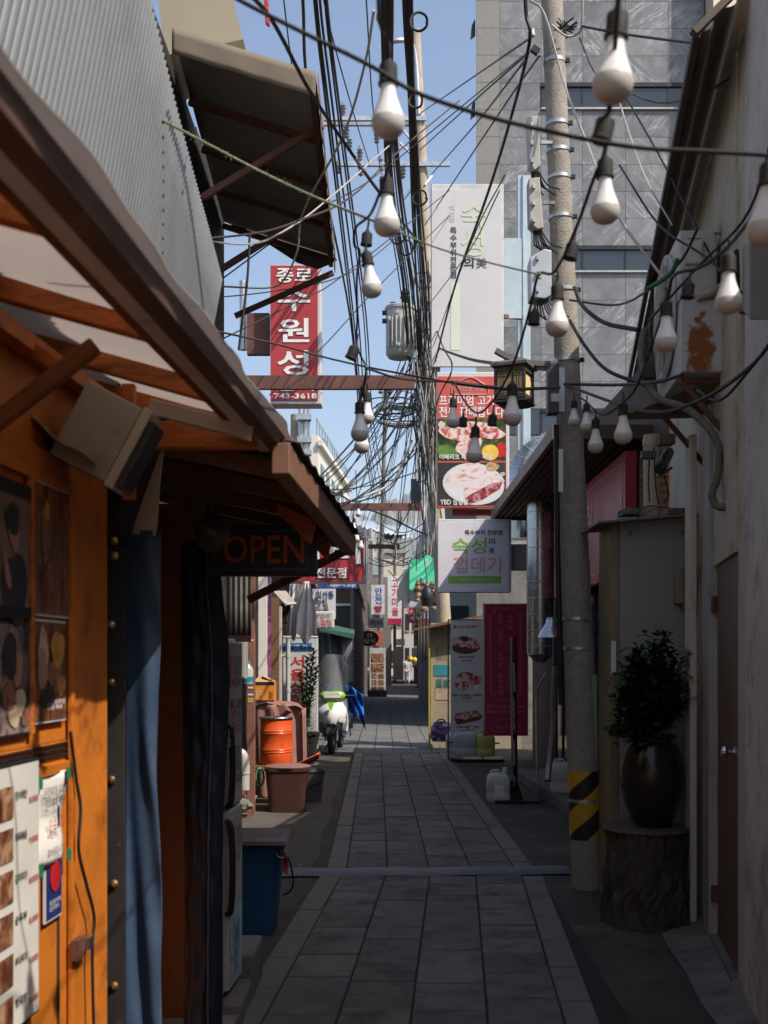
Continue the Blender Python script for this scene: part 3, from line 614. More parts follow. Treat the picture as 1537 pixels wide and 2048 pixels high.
# black strap with brass rivets at the door edge
strp = thing('door_strip', 'black rubber door strip with brass rivets beside the blue curtain', 'door strip', P(228, 2048, 3.16))
MB().box(PX(203, 3.16), PX(252, 3.16), 3.150, 3.158, .05, PZ(1096, 3.16)).build('strip', M_blackm, strp, bevel=.002)
m = MB(); m.prism([P(206, 1098, 3.158), P(250, 1094, 3.158), P(335, 862, 3.12), P(299, 850, 3.12)], (0, .007, 0)); m.build('slanted_strip', M_blackm, strp)
M_brass = mat('brass', (.45, .33, .16), .35, metal=.9)
for (x, y, Y) in ((229, 1112, 3.146), (222, 1250, 3.146), (222, 1365, 3.146), (223, 1560, 3.146), (229, 1768, 3.146), (229, 1972, 3.146), (312, 870, 3.115), (228, 1082, 3.15)):
    MB().lathe([(.012, 0), (.0115, .003), (.006, .006), (.005, .009), (0, .0095)], P(x, y, Y), 14, Matrix.Rotation(R(90), 3, 'X')).build('rivet', M_brass, strp, smooth=True)
# hanging curtains
cu = thing('door_curtain', 'blue tarpaulin door curtain hanging from the orange stall', 'curtain', P(288, 2048, 3.3))
def curt(u, v):
    z = .12 + (PZ(1062, 3.25) - .12) * v
    x0 = PX(250, 3.25); x1 = PX(322 + 5 * math.sin(v * 7) + 3 * math.sin(v * 17), 3.25)
    return (x0 + (x1 - x0) * u, 3.25 + .012 * math.sin(u * 4.2 + 2.2 * v) + .005 * math.sin(u * 11 + v * 13) * (1 - v) + .007 * math.sin(v * 19 + u * 7) * u * u + .004 * math.sin(v * 43 + u * 4) * max(0, u - .5) * 2, z)
MB().grid(curt, 26, 60).build('cloth', M_navy, cu, smooth=180, solid=.002)
m = MB(); m.grid(lambda u, v: (P(262, 1068, 3.24) * (1 - u) + P(312, 1072, 3.24) * u) * (1 - v) + (P(300, 930, 3.2) * (1 - u) + P(330, 880, 3.2) * u) * v + V((0, .006 * math.sin(v * 8), 0)), 8, 12)
m.build('top_flap', mat('clear_vinyl', (.45, .40, .32), .3, var=.1), cu, smooth=180, solid=.001)
cu2 = thing('quilted_curtain', 'dark navy quilted curtain bunched beside the white refrigerator', 'curtain', P(412, 1990, 4.3))
def curt2(u, v):
    z = .1 + (PZ(1085, 4.3) - .1) * v
    x0 = PX(368 + 4 * math.sin(v * 5), 4.3); x1 = PX(446 + 14 * math.exp(-((v - .72) / .2) ** 2) - 12 * max(0, v - .8) * 5, 4.3)
    return (x0 + (x1 - x0) * u, 4.28 - .05 * math.sin(math.pi * u) + .006 * math.sin(u * 20 + math.sin(v * 30)) + .007 * math.sin(v * 60 + u * 9), z)
MB().grid(curt2, 30, 130).build('cloth', M_navyd, cu2, smooth=180, solid=.002)
MB().tube([V(curt2(.68, v)) + V((0, -.012, 0)) for v in [i / 40 for i in range(41)]], .004, 5).build('zip', mat('zip_tape', (.09, .08, .09), .5), cu2)
# OPEN sign
os_ = thing('open_sign', 'dark LED box sign reading OPEN under the stall eave', 'sign', P(540, 1150, 4.2))
Yo = 4.2
MB().box(PX(408, Yo), PX(634, Yo), Yo, Yo + .05, PZ(1152, Yo), PZ(1050, Yo)).build('case', M_black, os_, bevel=.004)
fr = MB()
for (a, b, c, d_) in ((412, 616, 1060, 1064), (412, 616, 1137, 1141), (612, 616, 1064, 1137), (412, 416, 1064, 1137)):
    fr.box(PX(a, Yo), PX(b, Yo), Yo - .004, Yo - .0005, PZ(d_, Yo), PZ(c, Yo))
fr.build('border', mat('blue_led_border', (.012, .035, .14), .35), os_)
letter(os_, 'OPEN', (447, 1070, 609, 1127), Yo - .003, mat('led_red', (.50, .06, .012), .4, var=.05), bold=.012)
MB().bar(P(636, 1090, Yo + .02), P(655, 1082, Yo + .02), .012, .012).build('bracket', M_black, os_)
# fluorescent fitting
fl = thing('light_fitting', 'unlit white tube light fitting under the orange rafters', 'lamp', P(410, 850, 2.75))
M_fit = mat('cream_enamel', (.52, .47, .38), .5, var=.08, dirt=(.3, .24, .17), da=.3)
MB().bar(P(300, 812, 2.80), P(505, 863, 2.82), .05, .03).build('tray', M_fit, fl, bevel=.004)
for k in (-1, 1): MB().bar(P(306, 816, 2.79) + V((0, k * .014, -.012)), P(502, 866, 2.81) + V((0, k * .014, -.012)), .006, .012).build('rib', M_fit, fl)
# old floodlight box, tilted, with rusty bracket plate
bx = thing('floodlight_box', 'tilted beige floodlight housing under the stall roof', 'floodlight', P(215, 985, 2.75))
Rb = Matrix.Rotation(R(28), 3, 'Y'); cb_ = P(205, 872, 2.75)
MB().cbox(cb_, .15, .13, .20, Rb).build('housing', mat('beige_enamel', (.36, .33, .26), .6, var=.1, vs=8, dirt=(.2, .16, .11), da=.35, ds=6), bx, bevel=.006)
MB().cbox(cb_ + Rb @ V((.087, -.004, 0)), .024, .122, .212, Rb).build('rim', M_fit, bx, bevel=.004)
MB().cbox(cb_ + Rb @ V((.108, 0, -.005)), .018, .11, .18, Rb).build('lens', mat('smoked_lens', (.05, .05, .07), .2), bx, bevel=.004)
m = MB(); m.grid(lambda u, v: P(30 + 160 * u, 835 + 95 * u - 30 * math.sin(u * 3.1) * (1 - u) + v * 8, 2.62 + .2 * v) + V((0, 0, .01 * math.sin(u * 9))), 14, 4)
m.build('bracket_plate', mat('rust_plate', (.30, .24, .18), .8, var=.3, vs=9, dirt=(.25, .08, .02), da=.5, ds=9), bx, smooth=180, solid=.006)
# plastic bag hanging inside
pb = MB(); c0 = P(423, 1060, 3.7)
pb.grid(lambda u, v: c0 + V(((.045 * math.sin(math.pi * min(1, v * 1.25)) + .012 + .008 * math.sin(u * 19)) * math.cos(u * 6.283), (.035 * math.sin(math.pi * min(1, v * 1.25)) + .01) * math.sin(u * 6.283), -.075 + .16 * v + .006 * math.sin(u * 12))), 18, 10)
pb.build('plastic_bag', mat('thin_bag', (.06, .045, .04), .3, var=.2, vs=20), smooth=180, label='crumpled plastic bag hanging by the OPEN sign', cat='bag')
# refrigerator with menu photos, handles, padlock
rf = thing('refrigerator', 'white upright refrigerator with food photo stickers and black handles', 'refrigerator', (-.7, 4.9, 0))
def RFx(Y, out): return XL(Y) + out
fo = -.03
M_fr = mat('white_enamel', (.50, .48, .46), .35, var=.05)
m = MB(); m.hexa([LW(4.78, fo, .1), LW(5.1, fo, .1), LW(5.1, -.11, .1), LW(4.78, -.11, .1), LW(4.78, fo, 1.645), LW(5.1, fo, 1.645), LW(5.1, -.11, 1.645), LW(4.78, -.11, 1.645)]); m.build('cabinet', M_fr, rf, bevel=.012)
MB().hexa([LW(4.79, fo + .03, .13), LW(5.09, fo + .03, .13), LW(5.09, fo + .002, .13), LW(4.79, fo + .002, .13), LW(4.79, fo + .03, .90), LW(5.09, fo + .03, .90), LW(5.09, fo + .002, .90), LW(4.79, fo + .002, .90)]).build('door', M_fr, rf, bevel=.006, label='lower refrigerator door with blue print')
MB().hexa([LW(4.79, fo + .03, .915), LW(5.09, fo + .03, .915), LW(5.09, fo + .002, .915), LW(4.79, fo + .002, .915), LW(4.79, fo + .03, 1.63), LW(5.09, fo + .03, 1.63), LW(5.09, fo + .002, 1.63), LW(4.79, fo + .002, 1.63)]).build('door', M_fr, rf, bevel=.006, label='upper refrigerator door with meat photos')
M_meat = ramp_mat('raw_meat_print', [(0.3, (.16, .02, .02)), (.44, (.34, .06, .055)), (.52, (.55, .22, .19)), (.58, (.70, .55, .50)), (.7, (.28, .04, .04))], 16, .35)
for k, (z0, z1) in enumerate(((1.43, 1.57), (1.22, 1.38), (1.0, 1.17), (.66, .82))):
    MB().face(LW(4.82, fo + .033, z0), LW(4.93, fo + .033, z0), LW(4.93, fo + .033, z1), LW(4.82, fo + .033, z1)).build('photo', M_meat, rf)
    letter_on(rf, ['한우모듬\n갈비살\n38,000', '차돌박이\n안창살\n35,000', '육회\n등심\n30,000', '물냉면\n비빔냉면\n8,000'][k], LW(4.95, fo + .034, z0), LW(5.07, fo, 0) - LW(4.95, fo, 0), (0, 0, 1), .115, z1 - z0, M_inkk, bold=.01)
MB().face(LW(4.81, fo + .033, .18), LW(5.06, fo + .033, .18), LW(5.06, fo + .033, .5), LW(4.81, fo + .033, .5)).build('photo', ramp_mat('blue_noodle_print', [(.35, (.05, .2, .35)), (.5, (.3, .5, .6)), (.6, (.65, .7, .7))], 7, .35), rf)
for (za, zb) in ((.92, 1.27), (.46, .86)):
    h = MB(); h.tube(smoothline([LW(4.80, fo + .02, za), LW(4.765, fo + .045, za + .03), LW(4.75, fo + .055, (za + zb) / 2), LW(4.765, fo + .045, zb - .03), LW(4.80, fo + .02, zb)]), .014, 8); h.build('handle', M_black, rf, smooth=True)
pk = MB(); pk.cbox(LW(4.74, fo + .03, 1.2), .035, .015, .04); pl = pk.build('padlock', M_galv, rf, bevel=.003)
MB().tube(smoothline([LW(4.74, fo + .02, 1.22), LW(4.74, fo + .02, 1.245), LW(4.74, fo + .03, 1.255), LW(4.74, fo + .04, 1.245), LW(4.74, fo + .04, 1.22)]), .0035, 6).build('shackle', M_chrome, pl, smooth=True)
# concrete step blocks
for (x0, x1, y0, y1, h, lb) in ((-.72, -.595, 5.12, 5.5, .20, 'rough concrete step block beside the refrigerator foot'), (-.74, -.60, 4.70, 5.10, .10, 'low concrete block in front of the taller step block')):
    MB().box(x0, x1, y0, y1, 0, h).build('step_block', M_concd, bevel=.01, label=lb, cat='step', group='concrete steps by the stall')
# ================================================================== left side beyond the stall
def bin_mesh(c, w, d, h, taper=.78, t=.008, rim=.02):
    """open tapered rectangular tub with rounded corners"""
    c = V(c); n = 28
    def ring(k, z, grow=0):
        out = []
        for i in range(n):
            a = 2 * math.pi * i / n; e = .35
            x = math.copysign(abs(math.cos(a)) ** e, math.cos(a)); y = math.copysign(abs(math.sin(a)) ** e, math.sin(a))
            out.append(c + V((x * (w / 2 * k + grow), y * (d / 2 * k + grow), z)))
        return out
    rings = [ring(taper, 0), ring(taper + (1 - taper) * .5, h * .5), ring(.985, h * .93), ring(1, h * .935, .008), ring(1, h, .010), ring(1, h, -t), ring(.96, h * .9, -t), ring(taper, .02, -t)]
    m = MB()
    for r in rings: m.v += r
    for j in range(len(rings) - 1):
        for i in range(n): m.f.append((j * n + i, j * n + (i + 1) % n, (j + 1) * n + (i + 1) % n, (j + 1) * n + i))
    m.f.append(tuple(reversed(range(n)))); b = (len(rings) - 1) * n; m.f.append(tuple(b + i for i in range(n)))
    return m
def round_tub(c, r0, r1, h, sx=1, sy=1, n=28, t=.008):
    return MB().lathe([(r0, 0), (r0 + (r1 - r0) * .93, h * .93), (r1 + .006, h * .935), (r1 + .010, h * .965), (r1 + .006, h), (r1 - t, h), (r0 - t, .02), (0, .02)], c, n, None, sx, sy)
# blue bin with brown lid
bb = thing('waste_bin', 'tall blue plastic bin with brown board lid beside the refrigerator', 'bin', (-.79, 6.42, 0))
M_bluep = mat('blue_plastic', (.012, .075, .17), .45, var=.15, vs=6, dirt=(.03, .05, .08), da=.3, ds=5)
bin_mesh((-.79, 6.45, 0), .43, .40, .515).build('body', M_bluep, bb, smooth=True)
M_lid = mat('brown_lid_plastic', (.06, .028, .023), .5, var=.2, vs=4, dirt=(.05, .03, .025), da=.3)
MB().hexa([(-1.05, 6.2, .522), (-.525, 6.2, .518), (-.53, 6.68, .53), (-1.05, 6.68, .53), (-1.05, 6.2, .545), (-.56, 6.22, .540), (-.56, 6.66, .553), (-1.05, 6.66, .553)]).build('lid', M_lid, bb, bevel=.006)
h = MB(); h.tube(smoothline([V((-.57, 6.3, .47)), V((-.53, 6.28, .42)), V((-.51, 6.3, .30)), V((-.535, 6.32, .24)), V((-.575, 6.34, .22))]), .005, 6); h.build('handle', M_black, bb, smooth=True)
h = MB(); h.tube(smoothline([V((-.60, 6.225, .48)), V((-.585, 6.20, .46)), V((-.555, 6.21, .455)), V((-.54, 6.24, .47))]), .004, 6); h.build('wire_loop', M_galv, bb, smooth=True)
MB().grid(lambda u, v: V((-.565 + .025 * u, 6.27 + .02 * math.sin(v * 5), .36 + .10 * v + .01 * math.sin(u * 6))), 4, 5).build('red_rag', mat('red_cloth', (.32, .04, .03), .8), bb, smooth=180, solid=.004)

# left shop: posts, boards, wall, roof edge
ls = thing('left_shop', 'shaded shop front with white pillar and brown boards on the left', 'shop', (-1.6, 13, 0))
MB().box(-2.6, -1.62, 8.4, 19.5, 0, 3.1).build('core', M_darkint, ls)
MB().box(-1.72, -1.35, 8.35, 19.6, 3.0, 3.1).build('eave', M_fasc, ls)
a = P(517, 1355, 12.6); b = P(533, 1188, 12.6)
MB().box(a.x, b.x, 12.6, 12.9, .1, 2.55).build('pillar', mat('white_pillar_paint', (.62, .60, .56), .7, var=.08, dirt=(.4, .36, .3), da=.25), ls)
MB().box(b.x + .003, PX(543.5, 12.8), 12.72, 12.78, 1.2, 2.5).build('poster_strip', ramp_mat('purple_poster', [(.3, (.10, .02, .08)), (.42, (.02, .02, .05)), (.5, (.35, .06, .2)), (.56, (.05, .05, .12)), (.66, (.5, .45, .6))], 7, .4, stretch=(1, 1, .6)), ls)
MB().box(PX(543, 13.4), PX(558, 13.4), 13.4, 13.45, .9, 2.3).build('board', M_brownwood, ls)
MB().box(PX(556, 13.6), PX(563, 13.6), 13.6, 13.7, .7, 2.2).build('board', M_cream, ls)
cs = MB(); cs.grid(lambda u, v: V((PX(452, 9.5) + u * (PX(503, 9.5) - PX(452, 9.5)), 9.5 + .012 * math.sin(u * 30), PZ(1272, 9.5) + v * .75)), 60, 3); cs.build('corrugated_sheet', mat('grey_sheet', (.16, .145, .125), .6, metal=.2, var=.2, dirt=(.09, .075, .06), da=.4), ls, smooth=180, solid=.003)
MB().box(PX(440, 9.4), PX(503, 9.4), 9.36, 9.40, PZ(1284, 9.4), PZ(1271, 9.4)).build('rail', M_rust, ls)
# brown post in front
bpz = thing('steel_post', 'brown painted steel post with stickers carrying the shop roof', 'post', (-1.31, 11, 0))
MB().box(PX(494, 11), PX(509.5, 11), 11, 11.075, 0, 2.42).build('shaft', M_brownst, bpz, bevel=.003)
MB().box(PX(468, 11), PX(494, 11) - .001, 11.01, 11.06, PZ(1592, 11), PZ(1583, 11)).build('cross_rail', M_brownst, bpz)
for (py, h, mt) in ((1279, 3, M_inkw), (1374, 3, M_inkw), (1388, 3, M_inkw), (1396, 7, mat('yellow_label', (.55, .40, .02), .4)), (1401.5, 3, M_inkw)):
    MB().box(PX(496, 11), PX(507, 11), 10.9955, 10.999, PZ(py + h, 11), PZ(py, 11)).build('sticker', mt, bpz)
mb_ = thing('meter_box', 'grey steel electric box behind the brown post', 'electric box', P(480, 1358, 10.2))
MB().box(PX(468, 10.2), PX(491, 10.2), 10.2, 10.4, PZ(1358, 10.2), PZ(1274, 10.2)).build('case', mat('grey_enamel', (.30, .29, .27), .5, var=.1, dirt=(.18, .15, .12), da=.3), mb_, bevel=.006)
MB().box(PX(469.5, 10.2), PX(489.5, 10.2), 10.19, 10.1985, PZ(1355, 10.2), PZ(1277, 10.2)).build('door', MATS['grey_enamel'], mb_, bevel=.003)
# hanging water bottle
wb = thing('water_bottle', 'clear plastic water bottle with blue label hanging on the brown post', 'bottle', P(496, 1368, 10.9))
M_clear = mat('clear_plastic', (.75, .80, .82), .15, var=.05, alpha=.45)
MB().lathe([(.0, .0), (.05, .0), (.055, .02), (.055, .13), (.045, .16), (.022, .19), (.02, .2), (0, .2)], P(496, 1368, 10.9), 20).build('body', M_clear, wb, smooth=True)
MB().lathe([(.056, .02), (.0565, .07)], P(496, 1368, 10.9), 20).build('label_band', mat('blue_label', (.02, .2, .32), .4), wb, smooth=True)
MB().lathe([(.024, .2), (.024, .225), (0, .226)], P(496, 1368, 10.9), 16).build('cap', mat('teal_cap', (.05, .25, .33), .4), wb, smooth=True)
# PVC elbow
pv = MB(); pv.tube(smoothline([P(470, 1508, 10.4), P(478, 1506, 10.4), P(486, 1512, 10.4), P(489, 1530, 10.4), P(489, 1580, 10.4)], 5), .048, 14); 
pvo = thing('drain_pipe', 'grey plastic elbow drain pipe behind the brown post', 'pipe', P(489, 1590, 10.4))
pv.build('elbow', mat('grey_pvc', (.42, .41, .39), .45, var=.08, dirt=(.28, .24, .2), da=.3), pvo, smooth=True)
MB().tube([P(489, 1532, 10.4), P(489, 1548, 10.4)], .054, 14).build('collar', MATS['grey_pvc'], pvo, smooth=True)
# rubble stones at the foot of the wall
def stone(c, r, name='stone', mt=M_conc, par=None, **k):
    bm = bmesh.new(); bmesh.ops.create_icosphere(bm, subdivisions=2, radius=1)
    s = V((r * random.uniform(.8, 1.3), r * random.uniform(.8, 1.2), r * random.uniform(.5, .8)))
    for v in bm.verts:
        f = 1 + .22 * math.sin(v.co.x * 5 + c[0] * 31) * math.cos(v.co.y * 4 + c[1] * 17) + random.uniform(-.08, .08); v.co = V((v.co.x * s.x, v.co.y * s.y, v.co.z * s.z)) * f
    me = bpy.data.meshes.new(name); bm.to_mesh(me); bm.free(); me.materials.append(mt)
    return setp(link(me, name, c, par), **k)
for i, (px, py, Y, r) in enumerate(((474, 1606, 10.6, .10), (484, 1612, 10.9, .085), (470, 1622, 10.3, .06), (487, 1598, 11.3, .10), (476, 1590, 11.2, .09))):
    stone(P(px, py, Y) , r, mt=M_concd, label='rough broken stone lying by the foot of the brown post', cat='stone', group='rubble by the brown post')
# tubs, drum, bucket
M_brtub = mat('shaded_brown_tub', (.06, .026, .019), .45, var=.15, vs=5, dirt=(.06, .03, .025), da=.3, ds=6)  # shade on the tub put into the darkened brown
tb = thing('plastic_tub', 'large brown plastic tub with pale lid on the left', 'tub', (-.985, 11.45, 0))
bin_mesh((-.985, 11.45, 0), .44, .42, .455, .82).build('body', M_brtub, tb, smooth=True)
MB().lathe([(.235, .455), (.24, .465), (.22, .475), (.10, .487), (.04, .49), (0, .49)], (-.985, 11.45, 0), 28).build('lid', mat('pale_brown_lid', (.20, .11, .09), .5, var=.15), tb, smooth=True)
st2 = thing('low_stand', 'low dark wooden stand under the orange drum', 'stand', (-1.2, 12.0, 0))
MB().box(-1.42, -.98, 11.80, 12.22, .40, .43).build('top', M_brownwood, st2)
for (x, y) in ((-1.40, 11.82), (-1.0, 11.82), (-1.40, 12.2), (-1.0, 12.2)): MB().box(x - .015, x + .015, y - .015, y + .015, 0, .40).build('leg', M_brownwood, st2)
dm = thing('metal_drum', 'bright orange metal drum with steel rim on the left', 'drum', (-1.16, 12.0, .43))
M_orm = mat('orange_enamel', (.62, .09, .018), .35, var=.1, vs=5, dirt=(.35, .05, .015), da=.25, ds=7)
pf = [(0, .0), (.165, 0), (.17, .01), (.17, .13)]
for zz in (.13, .155, .33, .355): pf += [(.17, zz), (.176, zz + .01), (.17, zz + .02)]
pf += [(.17, .49)]
dc = (-1.155, 12.0, .43)
MB().lathe(pf, dc, 36).build('body', M_orm, dm, smooth=True)
MB().lathe([(.17, .485), (.182, .49), (.184, .502), (.178, .51), (.168, .508)], dc, 36).build('rim', M_chrome, dm, smooth=True)
MB().lathe([(.168, .50), (.16, .502), (0, .50)], dc, 36).build('lid', M_orm, dm, smooth=True)
MB().lathe([(.03, 0), (.03, .012), (.015, .02), (0, .02)], (-1.15, 11.96, .93), 14).build('bung', M_black, dm, smooth=True)
# cloth covered stack with cardboard box
cl = thing('covered_stack', 'stack of goods under a dusty pink cloth behind the orange drum', 'covered stack', (-1.22, 12.7, 0))
MB().grid(lambda u, v: V((-1.46 + .55 * u + .05 * (u - .5) * (1 - v), 12.45 + .08 * (1 - math.sin(math.pi * u)) + .015 * math.sin(u * 21 + v * 3), 1.06 * v - .06 * max(0, v - .9) * 10 * (2 * u - 1) ** 4 + .01 * math.sin(u * 13))), 40, 24).build('cloth_front', mat('dusty_pink_cloth', (.26, .13, .11), .9, var=.2, vs=9, bump=.3, bs=60), cl, smooth=180, solid=.004)
MB().grid(lambda u, v: V((-1.46 + .55 * u, 12.45 + .5 * v, 1.055 + .02 * math.sin(u * 7 + v * 5) - .07 * (2 * u - 1) ** 6)), 24, 12).build('cloth_top', MATS['dusty_pink_cloth'], cl, smooth=180, solid=.004)
MB().grid(lambda u, v: V((-.91 + .012 * math.sin(u * 17) + .02 * (1 - v), 12.45 + .5 * u, 1.0 * v)), 12, 12).build('cloth_side', MATS['dusty_pink_cloth'], cl, smooth=180, solid=.004)
fold = MB(); fold.face(P(556, 1409, 12.4), P(574, 1420, 12.35), P(560, 1432, 12.38)); fold.face(P(560, 1432, 12.38), P(574, 1420, 12.35), P(585, 1424, 12.42), P(570, 1434, 12.42)); fold.build('cloth_fold', MATS['dusty_pink_cloth'], cl, solid=.004)
cbx = thing('cardboard_box', 'open orange printed cardboard box on the cloth covered stack', 'cardboard box', (-1.35, 12.6, 1.08))
M_cb = mat('orange_carton', (.60, .20, .02), .7, var=.08); M_cbk = mat('kraft_card', (.40, .23, .12), .85, var=.12)
x0, x1 = PX(506, 12.5), PX(549, 12.5)
MB().box(x0, x1, 12.5, 12.72, 1.082, 1.30).build('carton', M_cb, cbx)
MB().box(x0 - .001, x1 + .001, 12.497, 12.4995, 1.27, 1.305).build('print_band', M_inkk, cbx); MB().box(x0 - .001, x1 + .001, 12.497, 12.4995, 1.083, 1.10).build('print_band', M_inkk, cbx)
letter(cbx, '취급\n주의', (538, 1383, 546, 1400), 12.496, M_inkk); letter(cbx, '맛좋은 김치\n국내산 배추\n10kg', (512, 1381, 526, 1398), 12.496, mat('white_print', (.6, .55, .45), .6), bold=0)
MB().face((x0, 12.5, 1.302), (x1, 12.5, 1.302), (x1 - .03, 12.56, 1.345), (x0 + .06, 12.57, 1.365)).build('flap', M_cbk, cbx, solid=.004)
MB().face((x1, 12.5, 1.302), (x1, 12.72, 1.302), (x1 - .13, 12.70, 1.375), (x1 - .14, 12.53, 1.37)).build('flap', M_cbk, cbx, solid=.004)
bk = thing('bucket', 'dark grey plastic bucket with handle behind the brown tub', 'bucket', (-.79, 12.2, 0))
round_tub((-.80, 12.2, 0), .115, .155, .36).build('body', mat('grey_bucket_plastic', (.075, .075, .085), .45, var=.12), bk, smooth=True)
MB().tube(smoothline([V((-.80 + .155 * math.cos(a), 12.2 - .16 * math.sin(a) * .6 - .05, .33 - .13 * math.sin(a))) for a in [i * math.pi / 8 for i in range(9)]], 3), .007, 6).build('handle', M_black, bk, smooth=True)
ds_ = thing('dustpan', 'red plastic dustpan lying across the brown tub', 'dustpan', P(612, 1520, 12.0))
m = MB(); m.grid(lambda u, v: P(588 + 50 * u, 1534 - 26 * u ** .8 + 8 * v * (1 + .6 * math.sin(math.pi * u)), 12.0 + .22 * v) + V((0, 0, .03 * math.sin(math.pi * v) * (1 - u))), 14, 8); m.build('pan', mat('red_orange_plastic', (.50, .085, .04), .45, var=.1, dirt=(.3, .07, .04), da=.25), ds_, smooth=180, solid=.012)
MB().tube([P(634, 1510, 12.1), P(641, 1507, 12.1)], .02, 8).build('grip', MATS['red_orange_plastic'], ds_)
hc = MB(); hc.tube(smoothline([P(520 + 8 * math.cos(a) , 1555 + 18 * math.sin(a), 11.35 + .01 * i) for i, a in enumerate([k * .6 for k in range(22)])], 3), .011, 6)
hc.build('hose_coil', mat('green_hose', (.03, .14, .08), .4), smooth=True, label='coiled green hose between the brown post and the tub', cat='hose')
# tall white vertical signboard
vs2 = thing('signboard', 'tall white standing signboard with blue and red Korean lettering', 'signboard', P(605, 1500, 17.5))
MB().box(PX(566, 17.5), PX(636, 17.5), 17.5, 17.62, PZ(1498, 17.5), PZ(1272, 17.5)).build('panel', M_whitesign, vs2, bevel=.01)
M_blue = mat('blue_print', (.02, .16, .38), .4, var=.05); M_red = mat('red_print', (.52, .03, .03), .4, var=.05)
MB().box(PX(563, 17.5), PX(624, 17.5), 17.488, 17.498, PZ(1301, 17.5), PZ(1286, 17.5)).build('blue_band', M_blue, vs2)
letter(vs2, '백 영 가', (572, 1289, 616, 1299), 17.485, M_inkw)
letter(vs2, '서\n울\n상\n회', (580, 1312, 612, 1412), 17.495, M_red, bold=.03)
for y in (1418, 1437):
    MB().box(PX(598, 17.5), PX(621, 17.5), 17.488, 17.498, PZ(y + 14, 17.5), PZ(y, 17.5)).build('blue_band', M_blue, vs2)
letter(vs2, '식당', (601, 1421, 618, 1430), 17.485, M_inkw); letter(vs2, '안주', (601, 1440, 618, 1449), 17.485, M_inkw)
MB().box(PX(563, 17.4), PX(643, 17.4), 17.40, 17.42, PZ(1277, 17.4), PZ(1275, 17.4)).build('top_rod', M_black, vs2)
dp = thing('down_pipe', 'pale grey down pipe in front of the white signboard', 'pipe', P(577, 1450, 16.2))
MB().tube([P(576.5, 1440, 16.2), P(576.5, 1276, 16.2)], .032, 12).build('pipe', MATS['grey_pvc'], dp, smooth=True)
for y in (1312, 1380): MB().tube([P(576.5, y + 4, 16.2), P(576.5, y - 4, 16.2)], .038, 12).build('collar', MATS['grey_pvc'], dp, smooth=True)
MB().tube([P(562, 1312, 16.2), P(576, 1311, 16.2)], .02, 8).build('branch', MATS['grey_pvc'], dp, smooth=True)
# hung white cloths
def hung(name, label, x0, x1, y0, y1, Y, mt, nf, top=0.3, cat='cloth'):
    m = MB()
    def f(u, v):
        wdt = top + (1 - top) * min(1, v * 1.6); xc = x0 + (x1 - x0) * .6
        px = xc + ((x0 + (x1 - x0) * u) - xc) * wdt
        return P(px, y0 + (y1 - y0) * v * (1 - .1 * math.sin(u * 9)), Y) + V((0, .04 * math.sin(u * nf + v * 2) * (.3 + v), 0))
    m.grid(f, 40, 24); return m.build(name, mt, smooth=180, solid=.003, label=label, cat=cat)
M_cloth = mat('white_cotton', (.60, .58, .60), .9, var=.06, bump=.1)
hung('white_cloth', 'white cloth hanging above the white signboard', 586, 634, 1163, 1278, 16.8, M_cloth, 16, .22)
hung('white_cloth', 'narrow white cloth hanging to the left of the larger cloth', 574, 600, 1168, 1272, 16.9, M_cloth, 11, .6)
sp = thing('shelf_tray', 'sloping wire shelf tray under the left shop eave', 'shelf', P(566, 1205, 14.5))
MB().face(P(546, 1182, 14.2), P(572, 1182, 15), P(592, 1208, 15), P(572, 1210, 14.2)).build('tray', mat('clear_shelf', (.30, .25, .19), .4), sp, solid=.01)
MB().tube([P(572, 1209, 14.2), P(592, 1207, 15)], .018, 6).build('front_edge', M_cream, sp)
for k in range(5): MB().tube([P(549 + 5 * k, 1183, 14.25 + .15 * k), P(573 + 4.5 * k, 1209, 14.25 + .15 * k)], .006, 5).build('rod', M_galv, sp)
bgb = MB(); bgb.grid(lambda u, v: P(562 + 15 * u, 1208 + 40 * v, 14.4) + V((.03 * math.sin(v * 6), .05 * math.sin(u * 9 + v * 7), 0)), 14, 14); bgb.build('black_bag', mat('black_polythene', (.012, .012, .012), .15, var=.2), smooth=180, solid=.003, label='glossy black plastic bags hanging below the shelf tray', cat='bag')
# lily and fern in planters
M_leaf = mat('lily_leaf', (.07, .15, .03), .45, var=.35, vs=20); M_leaf2 = mat('fern_leaf', (.075, .16, .03), .5, var=.3, vs=20); M_stem = mat('green_stem', (.05, .09, .025), .6); M_leafd = mat('dark_leaf', (.014, .034, .012), .4, var=.4, vs=15)
def leaf(m, p, d, L, w, droop=.4, n=3):
    d = V(d).normalized(); side = d.cross(V((0, 0, 1)))
    if side.length < .05: side = V((1, 0, 0))
    side.normalize(); b = len(m.v); pos = V(p)
    for i in range(n + 1):
        t = i / n; ww = w * math.sin(math.pi * min(.98, .12 + .86 * t)) / 2
        m.v += [pos + side * ww, pos - side * ww]
        dd = (d + V((0, 0, -droop * t * 1.6))).normalized(); pos = pos + dd * (L / n)
    for i in range(n): m.f.append((b + 2 * i, b + 2 * i + 1, b + 2 * i + 3, b + 2 * i + 2))
